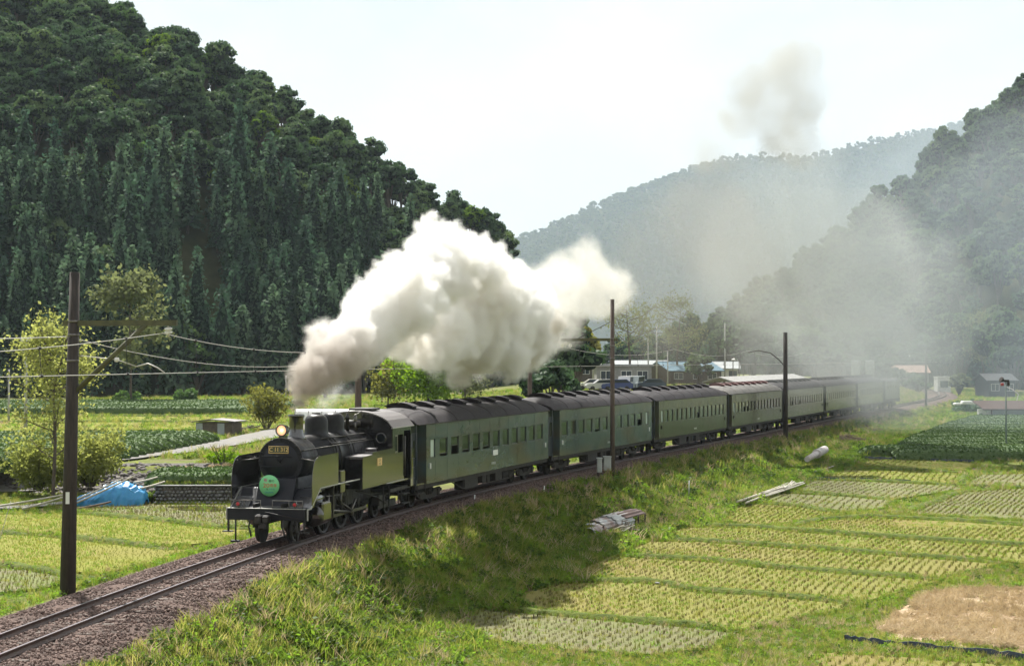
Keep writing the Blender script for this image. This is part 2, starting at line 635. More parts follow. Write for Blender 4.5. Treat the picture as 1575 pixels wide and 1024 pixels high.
M_road = pbr('gravel_road', (.15, .145, .135), (.23, .22, .205), scale=2.2, detail=8, rough=.95, spec=.2, bump=.02, bscale=20,
             col3=(.21, .2, .17), scale3=.25)
M_water = pbr('field_water', (.05, .055, .03), (.09, .09, .05), scale=2, rough=.06, spec=.6, bump=.004, bscale=9)

# ------------------------------------------------------------------ ground sheet
def axis(*segs):
    out = []
    for a, b, st in segs:
        out += list(np.arange(a, b - 1e-6, st))
    return np.array(out + [segs[-1][1]])
gx = axis((-6000, -1000, 500), (-1000, -300, 70), (-300, -80, 12), (-80, -40, 1.6), (-40, 45, .55), (45, 110, 1.3), (110, 300, 12), (300, 1000, 70), (1000, 6000, 500))
gy = axis((-400, -40, 60), (-40, 24, 4), (24, 130, .6), (130, 260, 1.6), (260, 480, 5), (480, 1200, 60), (1200, 9000, 600))
GX, GY = np.meshgrid(gx, gy)
GZ = ground(GX, GY)
# the slope the camera stands on (behind and below the frame)
GZ = GZ + smooth01((26 - GY) / 30) * 5.0 * smooth01((GX + 9) / 8)
GZ = np.where((np.hypot(GX, GY) < 22), np.minimum(GZ, CAMZ - 1.8), GZ)
nx, ny = len(gx), len(gy)
ii = np.arange(nx * ny).reshape(ny, nx)
faces = np.stack([ii[:-1, :-1].ravel(), ii[:-1, 1:].ravel(), ii[1:, 1:].ravel(), ii[1:, :-1].ravel()], 1)
o = link('ground', np_mesh('ground', np.stack([GX.ravel(), GY.ravel(), GZ.ravel()], 1), faces, M_soil_grass, smooth=True))
tag(o, 'rough grassy ground of the valley floor and railway bank', kind='structure')

# ------------------------------------------------------------------ track bed, rails, sleepers
def sweep(profile, s0, s1, ds, closed=False, jit=0.0, seed=1):
    ss = np.arange(s0, s1 + 1e-6, ds)
    rng = np.random.default_rng(seed)
    v = []
    for s in ss:
        for l, z in profile:
            p = trk(s, l, z)
            v.append((p.x, p.y, p.z + (rng.normal() * jit if jit else 0)))
    n, m = len(ss), len(profile)
    k = np.arange(n * m).reshape(n, m)
    f = []
    for j in range(m if closed else m - 1):
        j2 = (j + 1) % m
        f.append(np.stack([k[:-1, j], k[:-1, j2], k[1:, j2], k[1:, j]], 1))
    return np.array(v), np.concatenate(f)

bed_prof = [(-3.1, -.62), (-2.6, -.42), (-2.0, -.26), (-1.5, -.175), (-1.0, -.17), (-.5, -.165), (0, -.16), (.5, -.165), (1.0, -.17), (1.5, -.175), (1.95, -.24), (2.35, -.36), (2.75, -.62)]
v, f = sweep(bed_prof, -45, 379, .5, jit=.018)
track = empty('railway_track')
tag(track, 'single railway track curving away through the valley on brown ballast', kind='structure')
bed = link('ballast_bed', np_mesh('ballast_bed', v, f, M_ballast, smooth=True), track)
for sgn in (-1, 1):
    c = sgn * .5335
    prof = [(c - .06, -.145), (c - .058, -.13), (c - .012, -.115), (c - .012, -.035), (c - .032, -.028), (c - .032, -.004), (c - .022, 0),
            (c + .022, 0), (c + .032, -.004), (c + .032, -.028), (c + .012, -.035), (c + .012, -.115), (c + .058, -.13), (c + .06, -.145)]
    v, f = sweep(prof, -45, 379, 1.0)
    mi = np.zeros(len(f), int)
    n = len(np.arange(-45, 379 + 1e-6, 1.0)) - 1
    mi[6 * n:7 * n] = 1
    link('rail', np_mesh('rail', v, f, [M_rail, M_railtop], mi), track)
slm = MB().bevbox(-1.05, 1.05, -.1, .1, -.29, -.148, .012).mesh('sleeper', M_sleeper)
rng = random.Random(4)
s = -44.0
nsl = 0
while s < 6:
    p = trk(s)
    q = link('sleeper', slm, track, p + Vector((0, 0, rng.uniform(-.012, .008))), heading(s) - PI / 2 + rng.uniform(-.02, .02))
    s += .68 + rng.uniform(-.04, .04)
far = MB()
while s < 372:
    far.bevbox(-1.05, 1.05, -.1, .1, -.29, -.15, .012, M=Matrix.Translation(trk(s)) @ RZ(heading(s) - PI / 2))
    s += .68
o = far.build('far_sleepers', M_sleeper, track)
tag(o, kind='stuff')
# rail chairs: small base plates at each near sleeper
# loose ballast stones
def rock_mesh(name, seed, mat, n=7, r=.5, flat=.7):
    import bmesh
    bm = bmesh.new()
    bmesh.ops.create_icosphere(bm, subdivisions=1, radius=r)
    rg = random.Random(seed)
    for q in bm.verts:
        q.co *= rg.uniform(.7, 1.15)
        q.co.z *= flat
    me = bpy.data.meshes.new(name)
    bm.to_mesh(me)
    bm.free()
    me.materials.append(mat)
    return me
SRC_STONE = [source('stone_shape', rock_mesh('ballast_stone', i, M_stone_b)) for i in range(4)]
rg = np.random.default_rng(11)
n = 52000
ss = -44 + 110 * rg.random(n) ** 1.6
ll = rg.uniform(-2.95, 2.75, n)
zz = np.interp(ll, [p[0] for p in bed_prof], [p[1] for p in bed_prof])
a = np.interp(ss, TS, TH)
P3 = np.stack([np.interp(ss, TS, TX) + ll * np.sin(a), np.interp(ss, TS, TY) - ll * np.cos(a), zz + .012], 1)
keep = (np.abs(np.abs(ll) - .5335) > .07)
sc = rg.uniform(.05, .115, n)
scatter('ballast', P3[keep], sc[keep], rg.uniform(0, 6.28, (n, 3))[keep], rg.integers(0, 4, n)[keep], SRC_STONE,
        label='loose brown ballast stones around the rails')
# ------------------------------------------------------------------ foliage builders
def leaf_quads(cent, size, rng, nrm=None, bias=0.0, droop=0.0, aspect=1.6):
    """one small rhombus per centre, random orientation, optionally leaning towards nrm"""
    n = len(cent)
    d = rng.normal(size=(n, 3))
    d /= np.linalg.norm(d, axis=1)[:, None]
    if nrm is not None:
        d = d * (1 - bias) + nrm * bias
        d /= np.linalg.norm(d, axis=1)[:, None] + 1e-9
    u = rng.normal(size=(n, 3))
    u[:, 2] -= droop
    u -= (u * d).sum(1)[:, None] * d
    u /= np.linalg.norm(u, axis=1)[:, None] + 1e-9
    w = np.cross(d, u)
    s = np.asarray(size).reshape(-1, 1) * np.ones((n, 1))
    v = np.stack([cent - u * s * aspect * .5, cent + w * s * .5, cent + u * s * aspect * .5, cent - w * s * .5], 1)
    return v.reshape(-1, 3), np.arange(4 * n).reshape(n, 4)

def join_np(parts):
    """parts: (v, f(quads), material index)"""
    V, F, I, b = [], [], [], 0
    for v, f, i in parts:
        V.append(v); F.append(f + b); I.append(np.full(len(f), i)); b += len(v)
    return np.concatenate(V), np.concatenate(F), np.concatenate(I)

def tube_np(pts, r, n=5):
    pts = np.asarray(pts, float)
    r = np.asarray(r, float)
    v = []
    for i in range(len(pts)):
        d = pts[min(i + 1, len(pts) - 1)] - pts[max(0, i - 1)]
        d /= np.linalg.norm(d) + 1e-9
        a = np.cross(d, [0.31, .2, 1] if abs(d[2]) < .9 else [1, .1, 0])
        a /= np.linalg.norm(a) + 1e-9
        b = np.cross(a, d)
        t = np.arange(n) * 2 * PI / n
        v.append(pts[i] + r[i] * (np.cos(t)[:, None] * a + np.sin(t)[:, None] * b))
    v = np.concatenate(v)
    f = []
    for i in range(len(pts) - 1):
        k = np.arange(n)
        f.append(np.stack([i * n + k, i * n + (k + 1) % n, (i + 1) * n + (k + 1) % n, (i + 1) * n + k], 1))
    return v, np.concatenate(f)

M_bark = pbr('bark', (.07, .052, .04), (.12, .10, .08), scale=8, rough=.95, bump=.02)
M_cedar = leafmat('cedar_needles', [(.024, .056, .038), (.06, .11, .066), (.13, .19, .11)], gloss=.014, grough=.62, trans=.35, scale=.35)
M_broad = leafmat('evergreen_leaves', [(.026, .06, .027), (.055, .105, .04), (.13, .185, .065)], trans=.32, gloss=.03, grough=.6, scale=.3)
M_lite = leafmat('spring_leaves', [(.07, .13, .02), (.12, .19, .03), (.19, .26, .05)], trans=.5, scale=.6)
M_young_far = leafmat('soft_green_leaves', [(.05, .10, .03), (.08, .14, .04), (.13, .19, .06)], trans=.45, scale=.6)
M_olive = leafmat('olive_leaves', [(.12, .13, .035), (.19, .19, .05), (.26, .25, .08)], trans=.5, scale=.8)
M_grey = leafmat('pale_leaves', [(.10, .12, .05), (.15, .17, .075), (.22, .23, .11)], trans=.45, scale=.8)
M_far = leafmat('far_leaves', [(.035, .06, .018), (.06, .085, .024), (.10, .115, .035)], trans=.3, scale=.05)
M_core = pbr('dark_crown_core', (.012, .022, .018), (.024, .036, .026), scale=2, rough=1, spec=0)  # for solid dark cores added inside crowns to block light and deepen shading
M_bare = pbr('bare_twigs', (.16, .13, .11), (.24, .2, .17), scale=5, rough=.95)

def cedar_mesh(seed, h=17.0, rad=2.5, mat=None, nl=30):
    rng = np.random.default_rng(seed)
    C, S, NR = [], [], []
    for i in range(nl):
        t = i / (nl - 1)
        z = h * (.10 + .9 * t)
        r = rad * (1 - t) ** .47 * rng.uniform(.82, 1.12) * (.55 if i == nl - 1 else 1) + .1
        nb = max(4, int(9 * (1 - t) + 5))
        a0 = rng.uniform(0, 6.28)
        for b in range(nb):
            a = a0 + 6.28 * b / nb + rng.normal() * .2
            rr = r * rng.uniform(.75, 1.15)
            k = max(2, int(rr / .42))
            for j in range(k):
                q = (j + .8) / k
                x, y = math.cos(a) * rr * q, math.sin(a) * rr * q
                C.append((x + rng.normal() * .2, y + rng.normal() * .2, z - rr * q * q * .32 + .5 * q * rng.uniform(-.3, .5)))
                S.append(rng.uniform(.34, .62) * (1.05 - .25 * t))
                NR.append((math.cos(a) * .5, math.sin(a) * .5, .8))
    v, f = leaf_quads(np.array(C), np.array(S), rng, np.array(NR), .5, 1.0, 1.7)
    tv, tf = tube_np([(0, 0, -1.5), (0, 0, h * .5), (0, 0, h * .96)], [.24, .15, .02])
    kv, kf = tube_np([(0, 0, h * .10), (0, 0, h * .2), (0, 0, h * .45), (0, 0, h * .7), (0, 0, h * .93)], [rad * .3, rad * .55, rad * .5, rad * .34, .06], 6)  # opaque dark core added to stop light passing through the crown
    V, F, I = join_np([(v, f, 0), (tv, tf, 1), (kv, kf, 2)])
    return np_mesh('cedar_tree', V, F, [mat or M_cedar, M_bark, M_core], I)

def crown_mesh(seed, h=11.0, w=9.0, base=.28, nclump=26, per=55, leaf=.55, mat=None, trunk=.3, name='broadleaf_tree', flat=.8):
    rng = np.random.default_rng(seed)
    cz, rz, rx = h * (base + (1 - base) * .5), h * (1 - base) * .5, w * .5
    C, NR, cl = [], [], []
    limbs = []
    for i in range(nclump):
        d = rng.normal(size=3)
        d /= np.linalg.norm(d)
        if d[2] < -.55: d[2] *= -1
        q = rng.uniform(.45, .8)
        c = np.array([d[0] * rx * q, d[1] * rx * q, cz + d[2] * rz * q])
        cr = rng.uniform(.22, .36) * min(rx, rz * 1.2)
        cl.append((c, cr))
        e = rng.normal(size=(per, 3))
        e /= np.linalg.norm(e, axis=1)[:, None]
        e[:, 2] = np.where(e[:, 2] < -.3, -e[:, 2], e[:, 2])
        rr = cr * rng.uniform(.55, 1.08, per)[:, None]
        C.append(c + e * rr * np.array([1, 1, flat]))
        NR.append(e)
        limbs.append(c)
    C, NR = np.concatenate(C), np.concatenate(NR)
    v, f = leaf_quads(C, leaf * rng.uniform(.6, 1.25, len(C)), rng, NR, .55, .2, 1.4)
    parts, cores = [(v, f, 0)], []
    tv, tf = tube_np([(0, 0, -.8), (0.05 * w * rng.normal() * .3, 0, h * base), (0, 0, cz)], [trunk, trunk * .8, trunk * .4], 6)
    parts.append((tv, tf, 1))
    import bmesh
    for c, cr in cl:  # dark core added in each clump to sharpen its shading
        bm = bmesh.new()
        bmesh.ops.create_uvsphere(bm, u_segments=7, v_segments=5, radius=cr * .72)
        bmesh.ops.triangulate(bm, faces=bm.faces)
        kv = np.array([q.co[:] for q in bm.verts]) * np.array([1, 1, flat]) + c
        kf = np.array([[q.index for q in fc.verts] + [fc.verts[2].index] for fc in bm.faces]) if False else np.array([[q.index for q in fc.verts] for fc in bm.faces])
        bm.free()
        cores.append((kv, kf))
    for c in limbs[:10]:
        z0 = h * base * rng.uniform(.7, 1.2)
        tv, tf = tube_np([(0, 0, z0), c * .5 + np.array([0, 0, z0 * .5 + .3]), c], [trunk * .45, trunk * .28, trunk * .08], 4)
        parts.append((tv, tf, 1))
    V, F, I = join_np(parts)
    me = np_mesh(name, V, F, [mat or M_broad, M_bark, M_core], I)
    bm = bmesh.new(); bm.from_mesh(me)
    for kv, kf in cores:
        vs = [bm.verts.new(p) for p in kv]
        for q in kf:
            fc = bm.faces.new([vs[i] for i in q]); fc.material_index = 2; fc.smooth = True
    bm.to_mesh(me); bm.free()
    return me

# ------------------------------------------------------------------ the wooded hills
M_hill = pbr('forest_floor', (.028, .036, .014), (.06, .058, .026), scale=.25, detail=7, rough=1, spec=0.0)
def hill(name, prof, base_y, base_z, slope, mat, seed, bumps=9.0, drop=0.0, nt=46, npx=150, back=220, tree_h=0.0, kick=1.0):
    """wooded slope: prof = skyline (pixel column, row); the slope rises from base_y(px) until it meets that skyline"""
    pxs = np.linspace(prof[0][0], prof[-1][0], npx)
    row = np.interp(pxs, [p[0] for p in prof], [p[1] for p in prof])
    a = (HOR - row) / FPX
    yb = np.interp(pxs, [p[0] for p in base_y], [p[1] for p in base_y])
    # base + slope*(Y-yb) = CAMZ + a*Y - tree_h
    yc = (yb * slope + CAMZ - base_z - tree_h) / (slope - a)
    yc = np.maximum(yc, yb + 4)
    V = []
    t = np.concatenate([np.linspace(-.08, 1, nt), 1 + np.linspace(.06, 1, 8)])
    for k in range(len(pxs)):
        for q in t:
            if q <= 1:
                Y = yb[k] + (yc[k] - yb[k]) * q
                Z = base_z + slope * (yc[k] - yb[k]) * (max(q, -.02) ** 1.0 if q > 0 else q * .3)
            else:
                Y = yc[k] + back * (q - 1)
                Z = base_z + slope * (yc[k] - yb[k]) - back * (q - 1) ** 1.5 * .5
            X = (pxs[k] - 787.5) / FPX * Y
            V.append((X, Y, Z, q))
    V = np.array(V)
    env = np.sin(np.clip(V[:, 3], 0, 1) * PI) ** .7
    sc_ = 1.0 / (bumps * 5.5)
    V[:, 1] += env * bumps * 1.5 * fbm(V[:, 0] * sc_, V[:, 2] * sc_ * .45, seed, 3) * kick
    V[:, 2] += env * bumps * .35 * fbm(V[:, 0] * sc_ * 2.2, V[:, 1] * sc_ * 2.2, seed + 5, 3)
    n, m = len(pxs), len(t)
    k = np.arange(n * m).reshape(n, m)
    f = np.stack([k[:-1, :-1].ravel(), k[1:, :-1].ravel(), k[1:, 1:].ravel(), k[:-1, 1:].ravel()], 1)
    o = link(name, np_mesh(name, V[:, :3], f, mat, smooth=True))
    tag(o, kind='structure')
    return V.reshape(n, m, 4), pxs

def sample_hill(V, n, rng, t0=0.0, t1=1.02):
    """random points on the slope, spread evenly over its area"""
    g = V[:, :, :3]
    ta = V[0, :, 3]
    a, b, c, d = g[:-1, :-1], g[1:, :-1], g[1:, 1:], g[:-1, 1:]
    ar = np.linalg.norm(np.cross(b - a, d - a), axis=2)
    ok = (ta[:-1] >= t0 - .03) & (ta[:-1] < t1)
    ar = ar * ok[None, :]
    p = ar.ravel() / ar.sum()
    i = rng.choice(len(p), n, p=p)
    ci, ti = np.unravel_index(i, ar.shape)
    u, w = rng.random(n)[:, None], rng.random(n)[:, None]
    P = a[ci, ti] * (1 - u) * (1 - w) + b[ci, ti] * u * (1 - w) + c[ci, ti] * u * w + d[ci, ti] * (1 - u) * w
    return P, ci, ta[ti] + w[:, 0] * (ta[1] - ta[0])

def thin(P, dmin):
    """drop points closer than dmin to an earlier one (grid of cells)"""
    cell, keep = {}, []
    for i, p in enumerate(P):
        k = (int(p[0] // dmin), int(p[1] // dmin))
        bad = False
        for dx in (-1, 0, 1):
            for dy in (-1, 0, 1):
                for j in cell.get((k[0] + dx, k[1] + dy), ()):
                    q = P[j]
                    if (q[0] - p[0]) ** 2 + (q[1] - p[1]) ** 2 < dmin * dmin:
                        bad = True
                        break
                if bad: break
            if bad: break
        if not bad:
            cell.setdefault(k, []).append(i)
            keep.append(i)
    return np.array(keep)

def to_px(P):
    P = np.asarray(P)
    return 787.5 + FPX * P[:, 0] / P[:, 1], HOR - FPX * (P[:, 2] - CAMZ) / P[:, 1]

LH_PROF = [(-420, -330), (-200, -190), (0, -72), (130, -10), (200, 15), (290, 52), (345, 88), (440, 130), (490, 172), (545, 206), (600, 243),
           (650, 272), (690, 298), (740, 325), (772, 355), (800, 395), (830, 450), (860, 510), (890, 560)]
LH_BASE = [(-420, 235), (0, 250), (300, 262), (600, 285), (890, 330)]
LV, LPX = hill('left_hillside', LH_PROF, LH_BASE, 0.2, .74, M_hill, 21, bumps=10, tree_h=9.0, nt=54, npx=190)
FH_PROF = [(420, 470), (600, 420), (720, 384), (790, 368), (840, 355), (900, 326), (960, 298), (1040, 268), (1100, 248), (1170, 241), (1240, 243), (1290, 232), (1340, 218),
           (1420, 203), (1480, 188), (1560, 168), (1700, 140), (1900, 120)]
FV, FPXS = hill('far_mountain', FH_PROF, [(420, 4300), (1900, 4300)], 3.0, .42, M_hill, 5, bumps=190, tree_h=14, nt=46, npx=170, back=2600, kick=1.6)
RH_PROF = [(940, 548), (1040, 522), (1090, 500), (1130, 476), (1180, 437), (1230, 398), (1290, 350), (1340, 312), (1400, 270), (1440, 232), (1480, 198), (1520, 170), (1575, 128), (1700, 40), (1900, -60)]
RV, RPX = hill('right_hillside', RH_PROF, [(940, 560), (1200, 470), (1400, 395), (1575, 345), (1900, 300)], -0.2, .62, M_hill, 33, bumps=16, tree_h=8, nt=44, npx=120, back=400)

rng = np.random.default_rng(77)
CED = [cedar_mesh(i, 13.5 + 1.8 * (i % 3), 2.1 + .35 * (i % 2), nl=36) for i in range(6)]
BRO = [crown_mesh(50 + i, 8.5 + 1.2 * (i % 3), 6.0 + .7 * (i % 3), base=.06, nclump=30 + 3 * i, per=75, leaf=.38) for i in range(6)]
LIT = [crown_mesh(80 + i, 8.5, 6.0, base=.08, nclump=24, per=75, mat=M_lite if i else M_young_far, leaf=.36) for i in range(2)]
BARE_T = None

P, ci, tt = sample_hill(LV, 45000, rng, 0.0, 1.04)
keep = thin(P, 3.2)
P, ci, tt = P[keep], ci[keep], tt[keep]
px, py = to_px(P)
vis = (px > -130) & (px < 900) & (py > -170)
P, px, py, tt = P[vis], px[vis], py[vis], tt[vis]
# broadleaf wood on the upper slope, cedar plantation below, a bare shaded gully between
edge = np.interp(px, [-150, 0, 120, 200, 330, 420, 560, 640, 780, 900], [150, 190, 215, 235, 250, 262, 305, 345, 420, 640]) + 22 * fbm(px / 60, py / 60, 4, 2)
upper = py - FPX * 11.0 / P[:, 1] < edge
gully = (np.abs(px - (292 + (py - 330) * .18)) < 30 + 6 * vnoise(py / 40, py * 0, 2)) & (py > 300) & (py < 560)
pyt = py - FPX * 9.0 / P[:, 1]
lite = (((np.abs(px - (283 + (pyt - 450) * .25)) < 15) & (pyt > 425) & (pyt < 570) & (rng.random(len(px)) < .8)) | ((np.hypot((px - 140) / 60, (pyt - 225) / 18) < 1) & (rng.random(len(px)) < .5))
        | ((np.hypot((px - 345) / 25, (pyt - 280) / 30) < 1) & (rng.random(len(px)) < .5)))
nrm_ = rng.random(len(px))
kind = np.where(upper, 1, 0)
kind = np.where((~upper) & (nrm_ < .06), 1, kind)
kind = np.where(upper & (nrm_ < .07), 2, kind)
kind = np.where(lite, 2, kind)
drop = gully & ~lite & (rng.random(len(px)) < .72)
bro_thin = (kind == 1) & (rng.random(len(px)) < .12)
ok = ~drop & ~bro_thin
P, px, py, kind = P[ok], px[ok], py[ok], kind[ok]
GRP = {0: ('cedar_tree', CED, 'cedar trees on the left hillside', 'dark cedar of the dense plantation on the left hillside'),
       1: ('broadleaf_tree', BRO, 'broadleaf trees on the left hillside', 'dark evergreen broadleaf tree of the wood on the left hillside'),
       2: ('spring_tree', LIT, 'pale spring trees on the left hillside', 'pale green young-leaved tree among the dark trees of the left hillside')}
for k, (nm, meshes, grp, lab) in GRP.items():
    ids = np.where(kind == k)[0]
    inside = ids[(px[ids] > -20) & (px[ids] < 800) & (py[ids] < 640) & (py[ids] > -30)]
    order = inside[np.argsort(P[inside, 1])]
    named = set(order[:290].tolist()) if k < 2 else set(order[:200].tolist())
    rest = [i for i in ids if i not in named]
    for i in sorted(named):
        s_ = rng.uniform(.65, 1.3)
        t_ = link(nm, meshes[rng.integers(len(meshes))], None, P[i], rng.uniform(0, 6.28), (s_ * rng.uniform(.85, 1.15), s_, s_ * rng.uniform(.85, 1.12)))
        tag(t_, lab, 'tree', grp)
    if rest:
        n = len(rest)
        s_ = rng.uniform(.75, 1.25, n)
        scatter(nm + '_wood', P[rest], np.stack([s_ * rng.uniform(.85, 1.15, n), s_, s_ * rng.uniform(.85, 1.15, n)], 1),
                np.stack([rng.normal(0, .03, n), rng.normal(0, .03, n), rng.uniform(0, 6.28, n)], 1), rng.integers(0, len(meshes), n),
                [source(nm + '_shape', m) for m in meshes], label='dense mass of ' + nm.replace('_', ' ') + 's covering the left hillside')
# hills farther off
BLOB = [crown_mesh(120 + i, 11, 10, nclump=12, per=16, leaf=1.6, mat=M_far, base=.15) for i in range(3)]
FCED = [cedar_mesh(140, 15, 2.6, M_far, 18)]
def cover(V, n, dmin, name, label, srcs, smin, smax, prob=None, pxlim=(-80, 1660)):
    P, ci, tt = sample_hill(V, n, rng, 0, 1.03)
    keep = thin(P, dmin)
    P = P[keep]
    x, y = to_px(P)
    P = P[(x > pxlim[0]) & (x < pxlim[1])]
    m = len(P)
    s_ = rng.uniform(smin, smax, m)
    scatter(name, P, np.stack([s_ * rng.uniform(.85, 1.15, m), s_, s_ * rng.uniform(.8, 1.25, m)], 1),
            np.stack([np.zeros(m), np.zeros(m), rng.uniform(0, 6.28, m)], 1),
            rng.choice(len(srcs), m, p=prob), [source(name + '_shape', q) for q in srcs], label=label)
cover(FV, 90000, 23, 'mountain_wood', 'hazy wood covering the far mountain', BLOB, 2.0, 3.1, pxlim=(560, 1660))
cover(RV, 22000, 5.2, 'right_hillside_wood', 'hazy mixed wood covering the steep right hillside', BRO[:4] + LIT[:1], .85, 1.35, prob=[.26, .25, .2, .2, .09], pxlim=(930, 1660))
# ------------------------------------------------------------------ train materials
M_black = pbr('black_engine_paint', (.012, .012, .014), (.022, .02, .02), scale=3, rough=.17, coat=1.0, spec=1.0, rough_var=.08, bump=.0015, bscale=3.0)
M_black_m = pbr('sooty_black', (.012, .012, .013), (.035, .03, .028), scale=4, rough=.55, spec=.4, rough_var=.15)
M_boiler = pbr('boiler_black', (.008, .008, .011), (.02, .019, .021), scale=5, rough=.42, spec=.28, rough_var=.12)
M_front = pbr('shaded_matt_black', (.007, .008, .014), (.014, .014, .02), scale=4, rough=.42, spec=.3, rough_var=.1)  # matt black whose blue-dark tint carries the shade on the engine front
M_topgrey = pbr('sunlit_top_grey', (.085, .075, .08), (.13, .12, .12), scale=4, rough=.6, rough_var=.1)  # grey puts the sun on cab roof and tank tops into the colour
M_steel = pbr('bright_rod_steel', (.22, .21, .2), (.12, .11, .1), scale=6, rough=.35, metallic=.9)
M_edge = pbr('pale_edge_stripe', (.36, .36, .33), rough=.6)
M_brass = pbr('brass', (.80, .56, .22), (.7, .48, .2), scale=8, rough=.5, metallic=.1)
M_red = pbr('red_lamp_glass', (.5, .02, .03), rough=.2)
M_lens = pbr('lit_headlamp', (.8, .6, .4), rough=.3, emit=((1.0, .5, .25), .55))
M_lens2 = pbr('headlamp_bulb', (1, .9, .7), rough=.3, emit=((1.0, .8, .55), 1.5))
M_hm = pbr('headboard_green', (.20, .60, .27), rough=.4)
M_hm_pink = pbr('print_pink', (.55, .03, .22), rough=.5)
M_hm_red = pbr('print_red', (.5, .03, .02), rough=.5)
M_hm_dk = pbr('print_dark_green', (.02, .10, .04), rough=.5)
M_hm_blue = pbr('print_blue', (.03, .22, .32), rough=.5)
M_cabglass = pbr('cab_window_glass', (.02, .025, .03), rough=.05, spec=.8)

def text(name, body, size, mat, M, parent, extrude=.004, sx=1.0, align='CENTER'):
    cu = bpy.data.curves.new(name, 'FONT')
    cu.body = body
    cu.size = size
    cu.align_x = align
    cu.align_y = 'CENTER'
    cu.extrude = extrude
    cu.materials.append(mat)
    tmp = bpy.data.objects.new(name + '_curve', cu)
    COL.objects.link(tmp)
    bpy.context.view_layer.update()
    me = bpy.data.meshes.new_from_object(tmp.evaluated_get(bpy.context.evaluated_depsgraph_get()))
    bpy.data.objects.remove(tmp)
    me.materials.clear()
    me.materials.append(mat)
    o = link(name, me, parent)
    o.matrix_local = M @ Matrix.Diagonal((sx, 1, 1, 1))
    return o

# frames: local x = sideways (towards the photographer), y = back along the train, z up
FRONT = RX(PI / 2)                               # text in the x-z plane facing -y
SIDE = Matrix(((0, 0, 1, 0), (1, 0, 0, 0), (0, 1, 0, 0), (0, 0, 0, 1)))      # text along +y ... facing +x

# ------------------------------------------------------------------ steam locomotive
S_L = -6.3                                        # origin of the engine along the track
pL = trk(S_L)
loco = empty('steam_locomotive', pL, heading(S_L) - PI / 2,
             'black steam tank locomotive with round green headboard and lit lamp, pulling the train', 'locomotive')
def Y(s): return s - S_L
AX = 2.58                                         # boiler axis height
# boiler with smokebox
Mb = T(0, Y(-11.0), AX) @ RX(-PI / 2)
b = MB()
b.lathe([(.05, 0), (.70, 0), (.735, .04), (.735, 1.55), (.715, 1.56), (.715, 1.62), (.74, 1.63), (.74, 3.2), (.755, 3.2), (.755, 3.27), (.74, 3.27), (.74, 4.9),
         (.755, 4.9), (.755, 4.97), (.745, 4.97), (.745, 7.95)], 40, Mb)
boiler = b.build('boiler', M_boiler, loco)
b = MB()
b.lathe([(.745, -.03), (.745, .05), (.70, .06)], 40, Mb)
for k in range(16):
    a = k * PI / 8
    b.bevbox(-.025, .025, -.05, .0, -.05, .05, .01, M=T(math.cos(a) * .70, Y(-11.03), AX + math.sin(a) * .70) @ RY(-a + PI / 2))
b.build('smokebox_ring', M_front, boiler)
b = MB()
b.lathe([(0, -.17), (.15, -.165), (.33, -.13), (.5, -.075), (.60, -.03), (.64, 0), (.655, .02)], 40, Mb)
b.tube([(-.62, Y(-11.12), AX + .17), (.45, Y(-11.22), AX + .17)], .022, 6)
b.tube([(-.62, Y(-11.12), AX - .17), (.45, Y(-11.22), AX - .17)], .022, 6)
b.lathe([(.06, -.24), (.06, -.16)], 12, Mb)
b.tube([(0, Y(-11.25), AX), (.16, Y(-11.27), AX + .1)], .016, 6)
b.tube([(0, Y(-11.25), AX), (-.13, Y(-11.27), AX + .14)], .016, 6)
door = b.build('smokebox_door', M_front, loco)
# handrail on the boiler and pipework
b = MB()
for sx in (-1, 1):
    b.tube([(sx * .72, Y(-10.9), AX + .36), (sx * .72, Y(-3.2), AX + .36)], .018, 6)
    for s_ in np.arange(-10.8, -3.3, .9):
        b.tube([(sx * .64, Y(s_), AX + .33), (sx * .72, Y(s_), AX + .36)], .02, 6)
a = [(.74 * math.cos(t), Y(-11.0), AX + .74 * math.sin(t)) for t in np.linspace(.35, PI - .35, 12)]
b.tube([(p[0] * 1.02, p[1] - .02, p[2] + .02) for p in a], .015, 6)
b.build('handrail', M_steel, boiler)
b = MB()
for k, s_ in enumerate((-7.9, -7.6, -7.25, -6.1, -5.75)):
    b.tube([(.15 + .1 * (k % 2), Y(s_), AX + .75), (.45, Y(s_ + .05), AX + .62), (.68, Y(s_ + .1), AX + .36), (.77, Y(s_ + .12), AX + .05), (.78, Y(s_ + .15), AX - .5)], .022, 6)
b.tube([(.66, Y(-8.0), AX + .42), (.67, Y(-4.0), AX + .41)], .03, 6)
b.tube([(.5, Y(-8.4), AX + .62), (.52, Y(-3.4), AX + .60)], .03, 6)
b.tube([(-.5, Y(-8.4), AX + .62), (-.52, Y(-3.4), AX + .60)], .03, 6)
b.build('pipework', M_black_m, boiler)
# chimney, domes, fittings
b = MB()
b.lathe([(.34, .66), (.30, .72), (.255, .80), (.235, .95), (.24, 1.36), (.265, 1.39), (.275, 1.42), (.275, 1.47), (.2, 1.47), (.19, 1.2)], 28, T(0, Y(-9.55), AX))
b.build('chimney', M_black, loco)
def dome(s_, r, name):
    b = MB()
    pr = [(r + .13, .62), (r + .06, .70), (r + .015, .78), (r, .9), (r, 1.13), (r * .97, 1.22), (r * .88, 1.31), (r * .7, 1.38), (r * .4, 1.42), (0.0, 1.43)]
    b.lathe(pr, 32, T(0, Y(s_), AX))
    return b.build(name, M_boiler, loco)
d1 = dome(-7.55, .40, 'sand_dome')
MB().lathe([(.14, 1.42), (.15, 1.44), (.15, 1.47), (0, 1.48)], 16, T(0, Y(-7.55), AX)).build('dome_lid', M_black_m, d1)
d2 = dome(-5.75, .40, 'steam_dome')
b = MB()
